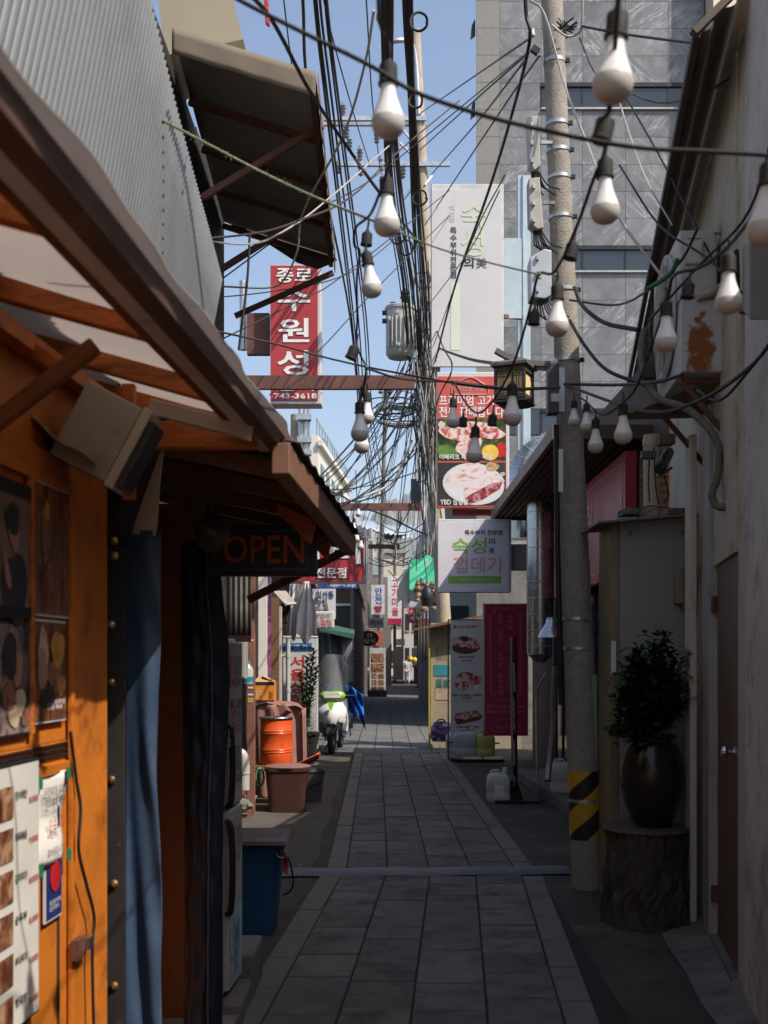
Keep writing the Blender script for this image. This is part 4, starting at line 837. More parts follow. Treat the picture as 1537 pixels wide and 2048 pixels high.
def lily(name, label, c, hts, par_mats):
    t = thing(name, label, 'plant', c); c = V(c)
    for (dx, dy, hh, lean) in hts:
        pts = [c + V((dx * k, dy * k, 0)) + V((lean * (k ** 2) * .25, 0, hh * k)) for k in [i / 8 for i in range(9)]]
        MB().tube(pts, [.010 - .0006 * i for i in range(9)], 6).build('stem', M_stem, t, smooth=True)
        m = MB(); N = int(hh * 70)
        for i in range(N):
            k = .12 + .88 * i / N; a = i * 2.4; p = pts[min(7, int(k * 8))].lerp(pts[min(8, int(k * 8) + 1)], k * 8 % 1)
            leaf(m, p, (math.cos(a), math.sin(a), .35 + .4 * k), random.uniform(.14, .22) * (1 - .35 * max(0, k - .7) / .3), .048, .45)
        m.build('leaves', M_leaf, t)
    return t
lt_ = lily('lily_plant', 'tall green lily plant in front of the white signboard', P(613, 1462, 16.6), [(0, 0, 1.1, .05), (.08, .03, 1.2, .12), (-.06, .02, .85, -.15), (.1, -.03, .95, .28)], None)
pl_ = thing('planter', 'black square planter under the lily', 'planter', (-1.18, 16.6, 0))
bin_mesh((-1.17, 16.7, 0), .42, .40, .47, .62).build('pot', mat('dark_planter', (.03, .028, .027), .5, var=.2), pl_, smooth=True)
MB().box(-1.33, -1.01, 16.55, 16.85, .40, .43).build('soil', mat('soil', (.03, .02, .014), .95, bump=.5), pl_)
fn = thing('fern_plant', 'bushy light green fern in the black planter', 'plant', P(608, 1470, 16.5))
m = MB()
for i in range(420):
    a = random.uniform(0, 6.28); rr = random.random() ** .5 * .2; p = V((-1.19 + rr * math.cos(a), 16.5 + rr * math.sin(a), .44 + random.uniform(0, .30) * (1 - rr * 2.2)))
    leaf(m, p, (math.cos(a), math.sin(a), random.uniform(.2, 1.2)), random.uniform(.05, .11), .012, .5, 2)
m.build('fronds', M_leaf2, fn)
m = MB()
for i in range(60):
    p = V((-1.27 + random.uniform(-.05, .05), 16.46, .42 - random.random() * .3)); leaf(m, p, (random.uniform(-1, 1), -1, -.4), .06, .014, .6, 2)
m.build('trailing_fronds', M_leaf2, fn)
# ================================================================== scooter
def scooter():
    c = V((-.86, 18.45, 0))
    t = thing('motor_scooter', 'white and green motor scooter with tall clear windshield', 'scooter', c)
    T = Matrix.Translation(c) @ Matrix.Rotation(R(-4), 4, 'Z')
    def put(m, name, mt, par=t, **k):
        m.v = [T @ p for p in m.v]; return m.build(name, mt, par, **k)
    Mw = mat('white_bodywork', (.62, .62, .60), .3, var=.05, dirt=(.45, .42, .38), da=.2); Mg = mat('green_bodywork', (.20, .45, .05), .3, var=.06); Mb = mat('scooter_black', (.02, .02, .022), .5, var=.2); Mgr = mat('scooter_grey', (.16, .16, .165), .4)
    RX = Matrix.Rotation(R(90), 3, 'Y')
    for (y, nm) in ((0, 'front wheel'), (1.25, 'rear wheel')):
        m = MB(); pr = []
        for k in range(13):
            a = 2 * math.pi * k / 12; pr.append((.175 + .052 * math.cos(a), .052 * math.sin(a)))
        m.lathe(pr, (0, y, .227), 36, RX); w = put(m, 'wheel', mat('tyre_rubber', (.022, .021, .02), .85, bump=.5, bs=60), smooth=True)
        m = MB(); m.lathe([(0, -.03), (.05, -.03), (.06, -.02), (.12, -.015), (.135, -.03), (.14, 0), (.135, .03), (.12, .015), (.06, .02), (.05, .03), (0, .03)], (0, y, .227), 24, RX); put(m, 'rim', M_galv, w, smooth=True)
    for s in (-1, 1):
        m = MB(); m.tube([V((s * .085, 0, .22)), V((s * .085, .06, .42)), V((s * .06, .14, .66))], .022, 10); put(m, 'fork_leg', M_galv, smooth=True)
    m = MB(); m.grid(lambda u, v: V((.075 * (2 * u - 1), .0 + .255 * math.cos(.35 + 2.2 * v) * -1, .227 + .255 * math.sin(.35 + 2.2 * v))), 6, 12); put(m, 'fender', Mb, smooth=180, solid=.006)
    # front shield: pointed white apron with dark mouth
    def apron(u, v):
        z = .43 + .47 * v; wd_ = .07 + .185 * math.sin(math.pi * (.10 + .58 * v)) ; x = (2 * u - 1) * wd_
        y = -.02 + .16 * (abs(2 * u - 1) ** 1.8) - .12 * math.sin(math.pi * min(1, v * .9 + .1)) + .10 * v
        return V((x, y, z))
    m = MB(); m.grid(apron, 20, 16); put(m, 'front_shield', Mw, smooth=180, solid=.012)
    m = MB(); m.prism([(-.09, -.145, .47), (-.05, -.15, .44), (.05, -.15, .44), (.09, -.145, .47), (.05, -.16, .515), (.0, -.165, .50), (-.05, -.16, .515)], (0, .04, 0)); put(m, 'mouth', Mb)
    m = MB(); m.prism([(-.055, -.135, .86), (.055, -.135, .86), (.03, -.16, .76), (0, -.165, .72), (-.03, -.16, .76)], (0, .02, 0)); put(m, 'green_badge', Mg)
    for s in (-1, 1):
        m = MB(); m.prism([(s * .12, -.10, .54), (s * .215, -.0, .50), (s * .225, .0, .60), (s * .15, -.08, .63)], (0, .02, 0)); put(m, 'side_lamp', mat('clear_lamp', (.55, .55, .53), .15))
        m = MB(); m.grid(lambda u, v, s=s: V((s * (.16 + .06 * u), .02 + .1 * u, .34 + .2 * v)), 4, 4); put(m, 'lower_cowl', Mgr, smooth=180, solid=.01)
    m = MB(); m.lathe([(0, -.1), (.12, -.09), (.20, -.05), (.225, 0), (.20, .05), (.12, .09), (0, .1)], (0, .10, .955), 28, None, 1.0, .45); put(m, 'handlebar_cover', Mg, smooth=True)
    m = MB(); m.prism([(-.13, -.012, .92), (.13, -.012, .92), (.155, -.005, .975), (.12, -.012, 1.01), (-.12, -.012, 1.01), (-.155, -.005, .975)], (0, .04, 0)); put(m, 'headlamp', mat('lamp_lens', (.62, .60, .56), .1), bevel=.008)
    for s in (-1, 1):
        m = MB(); m.tube([V((s * .18, .14, .95)), V((s * .34, .20, .955))], .017, 10); g_ = put(m, 'grip', Mb, smooth=True)
        m = MB(); m.tube([V((s * .22, .10, .96)), V((s * .36, .12, .965))], .006, 6); put(m, 'brake_lever', M_chrome, g_)
        m = MB(); m.tube(smoothline([V((s * .2, .12, .99)), V((s * .27, .12, 1.05)), V((s * .31, .1, 1.10))]), .006, 6); mi = put(m, 'mirror', Mb, smooth=True)
        m = MB(); m.lathe([(0, 0), (.05, .0), (.055, .012), (.045, .03), (0, .035)], (s * .32, .10, 1.15), 18, Matrix.Rotation(R(-90), 3, 'X'), 1.1, .8); put(m, 'mirror_shell', Mb, mi, smooth=True)
    # windshield
    Mws = mat('windshield_plastic', (.20, .21, .22), .1, var=.1, vs=6, alpha=.55)
    def ws(u, v):
        hw = .255 - .02 * (1 - v) - .10 * max(0, v - .72) ** 1.5 * 6 * (abs(2 * u - 1) ** 3); x = (2 * u - 1) * hw
        return V((x, .02 + .12 * (2 * u - 1) ** 2 + .16 * v, .98 + .66 * v - .10 * max(0, v - .6) * (abs(2 * u - 1) ** 4) * 2.2))
    m = MB(); m.grid(ws, 20, 16); wsb = put(m, 'windshield', Mws, smooth=180, solid=.004)
    rimp = [ws(0, k / 12) for k in range(13)] + [ws(k / 12, 1) for k in range(1, 13)] + [ws(1, 1 - k / 12) for k in range(1, 13)]
    m = MB(); m.tube(rimp, .006, 6); put(m, 'rim_strip', Mgr, wsb, smooth=True)
    for (u, v) in ((.12, .3), (.88, .3), (.12, .62), (.88, .62), (.12, .12), (.88, .12)):
        m = MB(); m.lathe([(.011, 0), (.009, .006), (0, .007)], ws(u, v) + V((0, -.004, 0)), 10, Matrix.Rotation(R(90), 3, 'X')); put(m, 'screw', M_chrome, wsb)
    m = MB(); m.box(-.15, .15, .22, .75, .22, .27); put(m, 'floorboard', Mb, bevel=.01)
    m = MB(); m.grid(lambda u, v: V(((2 * u - 1) * (.18 + .04 * v), .16 + .05 * v, .27 + .55 * v)), 6, 6); put(m, 'leg_shield', Mgr, smooth=180, solid=.012)
    m = MB(); m.lathe([(0, 0), (.16, .02), (.17, .2), (.14, .38), (0, .42)], (0, 1.05, .30), 20, None, 1, 2.6); put(m, 'rear_body', Mw, smooth=True)
    m = MB(); m.lathe([(0, 0), (.15, .01), (.15, .08), (.10, .12), (0, .12)], (0, .98, .70), 20, None, 1, 2.8); put(m, 'seat', Mb, smooth=True)
    m = MB(); m.tube([V((-.12, .7, .2)), V((-.2, .72, .01))], .012, 6); put(m, 'side_stand', Mb)
    m = MB(); m.tube(smoothline([V((.25, .1, .9)), V((.27, .05, .6)), V((.31, 0, .35)), V((.3, .1, .3)), V((.25, .2, .5))]), .006, 5); put(m, 'hanging_wire', Mb, smooth=True)
    return t
scooter()
bt = MB()
M_tarp = mat('bright_blue_tarp', (.015, .13, .50), .45, var=.15, vs=4, bump=.2, bs=15)
def tarpf(u, v):
    px = 640 + 86 * u + 6 * u * v; py = 1366 + 14 * u + 4 * math.sin(u * 8) + (28 + 48 * u * u + 5 * math.sin(u * 13)) * v
    return P(px, py, 19.3) + V((0, .35 * v * (1 - u) - .25 * u + .09 * math.sin(u * 14 + v * 6) + .05 * math.sin(u * 31 - v * 11), .03 * math.sin(u * 11 + v * 4)))
bt.grid(tarpf, 40, 18).build('blue_tarp', M_tarp, smooth=180, solid=.003, label='crumpled bright blue tarpaulin behind the scooter', cat='tarpaulin')
# ================================================================== right side: cabinet, plant, shop
# tall steel cabinet between the pole and the house
cbn = thing('steel_cabinet', 'tall grey green steel cabinet between the pole and the brown door', 'cabinet', (1.7, 7.3, 0))
M_cab = mat('olive_enamel', (.27, .285, .275), .55, var=.08, vs=2, dirt=(.18, .185, .17), da=.4, ds=2.5)
MB().box(1.495, 1.98, 7.10, 7.5, 0, 2.455).build('case', M_cab, cbn, bevel=.006)
MB().box(1.44, 1.492, 7.12, 7.5, 0, 2.44).build('side_frame', mat('bronze_frame', (.24, .20, .12), .45, metal=.2, var=.15), cbn)
m = MB(); m.hexa([(1.33, 6.95, 2.40), (2.0, 7.0, 2.462), (2.0, 7.55, 2.462), (1.33, 7.55, 2.40), (1.33, 6.95, 2.412), (2.0, 7.0, 2.474), (2.0, 7.55, 2.474), (1.33, 7.55, 2.412)]); m.build('roof_plate', mat('grey_plate', (.20, .19, .18), .6, var=.2), cbn)
for px in (1258, 1363): MB().box(PX(px, 7.1), PX(px + 6, 7.1), 7.094, 7.099, PZ(1071, 7.1), PZ(1061, 7.1)).build('green_tag', MATS['green_tape'], cbn)
for k, (px0, px1, py0, py1) in enumerate(((1347, 1362, 1145, 1208), (1362, 1376, 1138, 1218))):
    MB().box(PX(px0, 7.1), PX(px1, 7.1) - .002, 7.02 - .03 * k, 7.098, PZ(py1, 7.1), PZ(py0, 7.1)).build('switch_box', mat('taupe_box', (.25, .23, .2), .6), cbn, bevel=.004)
for (x0, x1, z) in ((1.52, 1.62, 2.475), (1.80, 2.0, 2.475)): MB().box(x0, x1, 7.1, 7.3, z, z + .04).build('roof_block', M_concd, cbn, bevel=.004)
MB().box(1.385, 1.435, 7.55, 7.62, 0, 1.45).build('green_jamb', mat('pale_green_board', (.22, .28, .2), .6, var=.15), cbn)
for (y0, y1) in ((1282, 1350),): MB().box(PX(1223, 7.12), PX(1232, 7.12), 7.112, 7.119, PZ(y1, 7.12), PZ(y0, 7.12)).build('label_strip', M_paper, cbn)
# trunk section, jar, shrub
stp = thing('tree_stump', 'thick cut tree trunk section used as a plant stand', 'stump', (1.55, 6.6, 0))
M_bark = mat('dark_bark', (.055, .045, .038), .9, var=.4, vs=8, bump=1.0, bs=18, dirt=(.14, .125, .11), da=.22, ds=10)
def barkr(u, v):
    a = u * 2 * math.pi; r = .245 + random.uniform(-.005, .005) + .012 * math.sin(3 * a + 1) + .008 * math.sin(7 * a + 5 * v) + .006 * math.sin(17 * a + 9 * v) + .02 * (1 - v) ** 2 - .012 * v + .011 * math.sin(11 * a + 2.5 * math.sin(7 * v)) * math.sin(5 * v + 3 * a) + .007 * math.sin(29 * a + 6 * math.sin(9 * v))
    return V((1.555 + r * math.cos(a), 6.62 + r * math.sin(a), .555 * v))
MB().grid(barkr, 140, 30).build('bark', M_bark, stp, smooth=180)
MB().lathe([(.252, .548), (.256, .558), (.25, .566), (.1, .568), (0, .568)], (1.55, 6.62, 0), 40).build('top_board', mat('round_board', (.10, .065, .045), .6, var=.25), stp, smooth=True)
jr = thing('glazed_jar', 'large black glazed earthenware jar on the tree trunk stand', 'jar', (1.585, 6.62, .568))
jc = (1.585, 6.62, .569)
MB().lathe([(.0, .0), (.10, .0), (.115, .03), (.16, .13), (.19, .26), (.188, .34), (.165, .44), (.135, .495), (.128, .51), (.138, .52), (.145, .532), (.138, .542), (.122, .538), (.115, .50), (.0, .48)], jc, 44).build('body', mat('onggi_glaze', (.018, .014, .012), .28, var=.4, vs=6, bump=.15, bs=14, dirt=(.06, .045, .035), da=.15, ds=9, spec=.5), jr, smooth=True)
sb = thing('shrub', 'dark leafy evergreen shrub growing in the black jar', 'shrub', (1.585, 6.62, 1.05))
base = V((1.585, 6.62, 1.05)); tips = []
for i in range(40):
    a = random.uniform(0, 6.28); rr = random.uniform(.04, .17); hh = random.uniform(.10, .58)
    tip = base + V((rr * math.cos(a) * (1.25 - .3 * abs(hh - .4)) - .02, rr * math.sin(a), hh)); mid = base.lerp(tip, .38) + V((0, 0, .05)); tips.append((mid, tip))
    MB().tube(smoothline([base + V((random.uniform(-.03, .03), random.uniform(-.03, .03), -.02)), mid, tip], 4), [.006] * 4 + [.004] * 5, 5).build('branch', M_bark, sb)
tips += [(base + V((-.10, -.1, .30)), base + V((-.22, -.12, .32))), (base + V((-.08, -.1, .12)), base + V((-.24, -.1, .06))), (base + V((.02, -.05, .5)), base + V((.04, -.08, .64)))]
m = MB(); m2 = MB()
for mid, tip in tips:
    for k in range(120):
        t_ = random.random(); p = mid.lerp(tip, t_ * 1.05) + V((random.gauss(0, .036), random.gauss(0, .036), random.gauss(0, .034))); a = random.uniform(0, 6.28)
        leaf(m2 if random.random() < .12 and p.z > 1.35 else m, p, (math.cos(a), math.sin(a), random.uniform(-.3, .9)), random.uniform(.045, .075), random.uniform(.026, .042), .3, 2)
m.build('foliage', mat('evergreen_leaf', (.022, .05, .018), .35, var=.4, vs=20), sb); m2.build('new_leaves', mat('young_leaf', (.075, .13, .025), .4), sb)
m = MB(); 
for i in range(14):
    a = random.uniform(3.4, 6.0); leaf(m, base + V((.1 * math.cos(a) - .02, .1 * math.sin(a), random.uniform(.0, .14))), (math.cos(a), math.sin(a), .15), random.uniform(.07, .12), .06, .5, 3)
m.build('broad_leaves', mat('broad_leaf', (.03, .065, .025), .35, var=.3), sb)
# air conditioner with rusty panel on a bracket, seen from its end
ac = thing('air_conditioner', 'rust stained outdoor air conditioner unit high on the right wall', 'air conditioner', (1.7, 6.2, 3.0))
M_acw = mat('aged_white_enamel', (.46, .46, .45), .45, var=.08, dirt=(.33, .28, .22), da=.3, ds=4)
def rust_panel():
    m = mat('rust_stained_sheet', (.44, .46, .48), .5, var=.06, vs=3); nt = m.node_tree; b = nt.nodes['Principled BSDF']; L = nt.links.new; src = b.inputs['Base Color'].links[0].from_socket
    tc = nt.nodes.new('ShaderNodeTexCoord'); mp = nt.nodes.new('ShaderNodeMapping'); mp.inputs['Location'].default_value = (.42, 0, -.55); mp.inputs['Scale'].default_value = (8.5, 1, 4.2); L(tc.outputs['Object'], mp.inputs[0])
    ln = nt.nodes.new('ShaderNodeVectorMath'); ln.operation = 'LENGTH'; L(mp.outputs[0], ln.inputs[0])
    n = nt.nodes.new('ShaderNodeTexNoise'); n.inputs['Scale'].default_value = 14; n.inputs['Detail'].default_value = 8; L(tc.outputs['Object'], n.inputs['Vector'])
    s = nt.nodes.new('ShaderNodeMath'); s.operation = 'MULTIPLY_ADD'; L(n.outputs[0], s.inputs[0]); s.inputs[1].default_value = 2.6; L(ln.outputs['Value'], s.inputs[2])
    cr = nt.nodes.new('ShaderNodeMapRange'); cr.inputs[1].default_value = 2.05; cr.inputs[2].default_value = 1.75; L(s.outputs[0], cr.inputs[0])
    mc = nt.nodes.new('ShaderNodeMix'); mc.data_type = 'RGBA'; L(cr.outputs[0], mc.inputs['Factor']); L(src, mc.inputs['A']); mc.inputs['B'].default_value = (.24, .075, .018, 1); L(mc.outputs['Result'], b.inputs['Base Color']); return m
Ya = 5.8
ua = V((.085, 1, 0))
def ACp(px, py, back=0): return P(px, py, Ya) + ua * back
def acbox(px0, px1, py0, py1, d0, d1, name, mt, bevel=.006):
    m = MB(); m.hexa([ACp(px0, py1, d0), ACp(px1, py1, d0), ACp(px1, py1, d1), ACp(px0, py1, d1), ACp(px0, py0, d0), ACp(px1, py0, d0), ACp(px1, py0, d1), ACp(px0, py0, d1)]); return m.build(name, mt, ac, bevel=bevel)
acbox(1360, 1436, 459, 598, 0, .85, 'casing', M_acw, .012)
acbox(1362, 1476, 600, 747, -.02, .8, 'lower_casing', M_acw)
acbox(1363.5, 1474, 602, 745, -.028, -.0215, 'rusty_panel', rust_panel(), .002)
acbox(1370, 1405, 480, 530, -.022, -.001, 'valve_cover', M_acw, .008)
acbox(1374, 1400, 472, 480, -.03, -.001, 'hand_grip', M_fit, .004)
acbox(1408, 1420, 520, 530, -.004, -.001, 'blue_mark', M_blue, 0)
fa = ACp(1360, 590, .42) + V((-.003, 0, 0)); Mf = Matrix((V((0, 0, 1)), V((.085, 1, 0)).normalized(), V((-1, .085, 0)).normalized())).transposed()
for k in range(9): MB().lathe([(.05 + .033 * k, .014), (.056 + .033 * k, .018), (.056 + .033 * k, .012)], fa, 40, Mf).build('grille_ring', M_acw, ac, smooth=True)
MB().lathe([(.34, 0), (.34, .012), (.325, .014), (.325, .002)], fa, 40, Mf).build('fan_rim', M_acw, ac, smooth=True)
MB().lathe([(.32, .001), (0, .002)], fa, 40, Mf).build('fan_opening', M_darkint, ac)
for k in range(12):
    a = k * math.pi / 6; d = Mf @ V((math.cos(a), math.sin(a), 0)); MB().bar(fa + d * .04 + Mf @ V((0, 0, .02)), fa + d * .33 + Mf @ V((0, 0, .015)), .006, .004).build('grille_spoke', M_acw, ac)
M_ply = mat('weathered_plywood', (.22, .17, .11), .85, var=.3, vs=5, dirt=(.09, .07, .05), da=.45, ds=5)
m = MB(); m.hexa([ACp(1290, 752, .95), ACp(1478, 752, -.05), ACp(1478, 757, -.05) + V((.05, .9, -.02)), ACp(1300, 757, 1.0), ACp(1290, 748, .95), ACp(1478, 748, -.05), ACp(1478, 753, -.05) + V((.05, .9, 0)), ACp(1300, 752, 1.0)]); m.build('shelf_board', M_ply, ac)
for d in (.05, .75):
    MB().bar(ACp(1364, 756, d), ACp(1476, 760, d), .03, .03).build('bracket_arm', M_rust, ac)
    MB().bar(ACp(1366, 758, d), ACp(1470, 880, d), .025, .025).build('bracket_brace', M_rust, ac)
MB().tube(smoothline([ACp(1435, 470, -.02), ACp(1445, 440, -.03), ACp(1452, 425, -.03), ACp(1460, 440, -.02), ACp(1462, 500, 0), ACp(1455, 560, 0), ACp(1420, 590, -.04), ACp(1390, 600, -.04)], 5), .022, 10).build('lagged_pipe', mat('lagging', (.40, .35, .28), .9, var=.25, bump=.5, bs=40), ac, smooth=True)
# lagged pipe looping down the wall
MB().tube(smoothline([P(1310, 790, 6.5), P(1300, 700, 6.5), P(1290, 660, 6.5), P(1283, 720, 6.4), P(1310, 790, 6.2), P(1370, 815, 5.9), P(1412, 850, 5.75), P(1437, 890, 5.7), P(1437, 950, 5.7), P(1425, 990, 5.7), P(1440, 1014, 5.65), P(1480, 1005, 5.6)], 6), .02, 10).build('insulated_pipe', mat('grey_lagging', (.13, .12, .105), .9, var=.35, vs=12, bump=.6, bs=40, dirt=(.3, .26, .2), da=.25, ds=20), smooth=True, label='grey insulated pipe looping down below the air conditioner', cat='pipe')
# box unit at the right edge
wu = thing('wall_unit', 'grey wall mounted metal unit at the far right edge', 'wall unit', P(1520, 625, 4.3))
m = MB(); m.hexa([P(1486, 622, 4.3), P(1620, 622, 4.3), P(1640, 640, 4.0), P(1500, 640, 4.0), P(1486, 492, 4.3), P(1620, 480, 4.3), P(1640, 470, 4.0), P(1500, 482, 4.0)]); m.build('case', mat('grey_violet_enamel', (.18, .175, .18), .5, var=.1), wu, bevel=.006)
m = MB(); m.prism([P(1478, 628, 4.32), P(1640, 640, 4.32), P(1640, 628, 4.32), P(1478, 620, 4.32)], (0, -.3, 0)); m.build('shelf', M_ply, wu)
MB().tube([P(1474, 500, 4.31), P(1478, 620, 4.31)], .010, 8).build('hose', M_blackm, wu)
# down pipe, CCTV camera, junctions
pp = thing('down_pipe', 'cream plastic down pipe on the wall above the steel cabinet', 'pipe', P(1302, 1010, 7.4))
MB().tube([P(1304, 1012, 7.4), P(1303, 870, 7.4)], .05, 16).build('pipe', mat('cream_pvc', (.50, .45, .36), .5, var=.08, dirt=(.3, .25, .18), da=.3), pp, smooth=True)
MB().tube([P(1303, 892, 7.4), P(1303, 878, 7.4)], .056, 16).build('collar', MATS['cream_pvc'], pp, smooth=True)
cc = thing('security_camera', 'small black security camera below the air conditioner bracket', 'camera', P(1322, 935, 6.9))
MB().tube([P(1338, 905, 7.1), P(1320, 938, 6.8)], .035, 16).build('barrel', M_black, cc, smooth=True)
MB().tube([P(1321, 937, 6.79), P(1319.5, 939.5, 6.77)], .026, 16).build('lens', M_glass, cc)
MB().cbox(P(1332, 880, 7.0), .10, .1, .06).build('mount', M_ply, cc)
MB().bar(P(1315, 955, 7.0), P(1345, 935, 7.0), .015, .015).build('bracket', M_concd, cc)
for k, (a, b, c_) in enumerate((((1300, 900), (1298, 960), (1300, 1005)), ((1308, 895), (1312, 970), (1318, 1008)), ((1330, 950), (1338, 990), (1328, 1006)))):
    MB().tube(smoothline([P(*a, 7.0), P(*b, 7.02), P(*c_, 7.0)]), .005, 6).build('thin_cable', M_black, smooth=True, label='thin black cable dangling by the security camera', cat='cable', group='cables by the security camera')
jb = MB(); jb.cbox(P(1297, 910, 6.95), .09, .06, .05); jb.build('junction_box', mat('teal_box', (.10, .15, .16), .6, var=.2), bevel=.008, label='teal junction box next to the security camera', cat='junction box')

# ------------------------------------------------ meat shop on the right
ms = thing('meat_shop', 'shaded meat restaurant front under a dark brown awning', 'restaurant', (2.3, 12, 0))
MB().box(2.32, 5, 9.1, 17.5, 0, 4.2).build('core', mat('shop_brick', (.09, .06, .05), .85, var=.25, vs=6, bump=.3), ms)
for k in range(11):
    y = 9.3 + k * .55
    MB().box(2.27, 2.318, y, y + .05, .13, 2.4).build('mullion', M_darkint, ms)
    if k < 10: MB().box(2.285, 2.30, y + .052, y + .548, .15, 2.38).build('pane', M_glass, ms)
for k in range(14):
    z = 2.42 + k * .062
    MB().box(2.22, 2.318, 9.1, 14.7, z, z + .056).build('siding_board', M_brownwood, ms)
M_awn = mat('dark_brown_sheet', (.085, .055, .042), .6, var=.15, vs=3)
aw = thing('awning', 'dark brown flat metal awning over the meat restaurant', 'awning', (1.9, 12.5, 3.5))
MB().box(1.50, 2.5, 9.7, 15.3, 3.52, 3.55).build('sheet', M_awn, aw)
MB().box(1.455, 1.497, 9.68, 15.32, 3.46, 3.58).build('fascia', mat('brown_fascia_sheet', (.19, .115, .09), .5, var=.1), aw)
MB().box(1.50, 2.5, 15.30, 15.34, 3.46, 3.58).build('fascia', M_awn, aw); MB().box(1.50, 2.5, 9.66, 9.70, 3.46, 3.58).build('fascia', M_awn, aw)
for k in range(12): MB().box(1.56 + k * .078, 1.585 + k * .078, 9.72, 15.28, 3.49, 3.518).build('rib', M_awn, aw)
M_pink = mat('crimson_board', (.36, .035, .055), .45, var=.06, vs=2); M_pinkl = mat('pink_ink', (.55, .22, .25), .5, var=.03)
ps = thing('fascia_sign', 'long crimson fascia sign running along the meat restaurant', 'sign', (2.1, 12, 2.3))
MB().box(2.10, 2.2, 9.75, 14.35, 2.31, 3.37).build('board', M_pink, ps)
for (y0, y1, z0, z1) in ((9.85, 14.25, 3.27, 3.285), (9.85, 14.25, 2.395, 2.41), (14.235, 14.25, 2.41, 3.27), (9.85, 9.865, 2.41, 3.27)): MB().box(2.094, 2.099, y0, y1, z0, z1).build('border_line', M_pinkl, ps)
letter_on(ps, '익선동 목장', (2.095, 13.6, 2.86), (0, -1, 0), (0, 0, 1), 2.4, .28, M_pinkl); letter_on(ps, '숙성해 맛있게 구워드립니다', (2.095, 13.4, 2.56), (0, -1, 0), (0, 0, 1), 2.2, .16, M_pinkl, bold=0)
mp_ = thing('menu_poster', 'white and red menu poster on the restaurant front by the pole', 'poster', (2.26, 10.4, 1.2))
MB().box(2.245, 2.262, 10.3, 11.0, 1.15, 2.2).build('board', M_whitesign, mp_)
for k in range(3): MB().box(2.24, 2.2445, 10.35, 10.62, 1.2 + k * .34, 1.46 + k * .34).build('photo', M_meat, mp_); letter_on(mp_, ['삼겹살\n15,000', '목살\n15,000', '껍데기\n9,000'][k], (2.2425, 10.95, 1.22 + k * .34), (0, -1, 0), (0, 0, 1), .28, .2, M_inkr)
# ducts
def duct(name, label, pts, r, nring, par_mt=M_galv):
    t = thing(name, label, 'duct', V(pts[0])); 
    MB().tube(pts, r, 24).build('pipe', par_mt, t, smooth=True)
    L = len(pts) - 1
    for k in range(nring):
        f = (k + .5) / nring * L; i = min(int(f), L - 1); p = V(pts[i]).lerp(V(pts[i + 1]), f - i); d = (V(pts[i + 1]) - V(pts[i])).normalized()
        MB().tube([p - d * .006, p + d * .006], r + .006, 24).build('seam', M_galv, t, smooth=True)
    return t
M_duct = mat('duct_steel', (.42, .43, .45), .24, metal=.9, var=.12, vs=5, dirt=(.3, .28, .25), da=.25, ds=3)
d1 = duct('exhaust_duct', 'shiny vertical steel exhaust duct under the awning', [(1.90, 13.6, 1.62), (1.90, 13.6, 2.2), (1.90, 13.6, 2.8), (1.90, 13.6, 3.45)], .165, 9, M_duct)
MB().lathe([(.0, -.10), (.06, -.09), (.16, 0)], (1.90, 13.6, 1.615), 24).build('cone', M_duct, d1, smooth=True)
pts = [V((2.02, 16.2, 3.3)), V((2.02, 16.2, 3.75)), V((2.02, 16.2, 4.15))] + [V((2.02 + .48 * (1 - math.cos(a)), 16.2, 4.15 + .48 * math.sin(a))) for a in [i * math.pi / 12 for i in range(1, 7)]] + [V((2.75, 16.2, 4.63))]
t = thing('exhaust_duct', 'curved shiny duct elbow rising above the brown awning', 'duct', pts[0])
MB().tube(pts, .22, 24).build('pipe', M_duct, t, smooth=30)
for i in range(2, 9):
    d = (pts[i + 1] - pts[i - 1]).normalized() if i < 9 else V((1, 0, 0)); MB().tube([pts[i] - d * .008, pts[i] + d * .008], .226, 24).build('seam', M_galv, t, smooth=True)
# vent hood, black box and conduit at the shop front
MB().lathe([(.14, 0), (.12, .05), (.06, .14), (.05, .2)], P(1104, 1275, 11.2), 20).build('vent_hood', M_duct, smooth=True, label='small conical steel vent hood beside the pole', cat='vent hood')
MB().cbox(P(1118, 1302, 11.0), .11, .1, .26).build('control_box', M_black, bevel=.006, label='black control box below the conical vent hood', cat='control box')
MB().tube(smoothline([P(1112, 1332, 11.0), P(1108, 1400, 11.2), P(1108, 1450, 11.3), P(1100, 1520, 11.3), P(1096, 1562, 11.2)]), .032, 12).build('flexible_pipe', mat('dull_pipe', (.30, .28, .27), .45, metal=.5, var=.2), smooth=True, label='dull metal pipe running down to the kerb step', cat='pipe')
MB().tube(smoothline([P(1094, 1345, 11.6), P(1080, 1370, 11.7), P(1074, 1400, 11.8), P(1075, 1560, 11.8)]), .012, 8).build('thin_pipe', M_galv, smooth=True, label='thin steel conduit beside the dull metal pipe', cat='pipe')
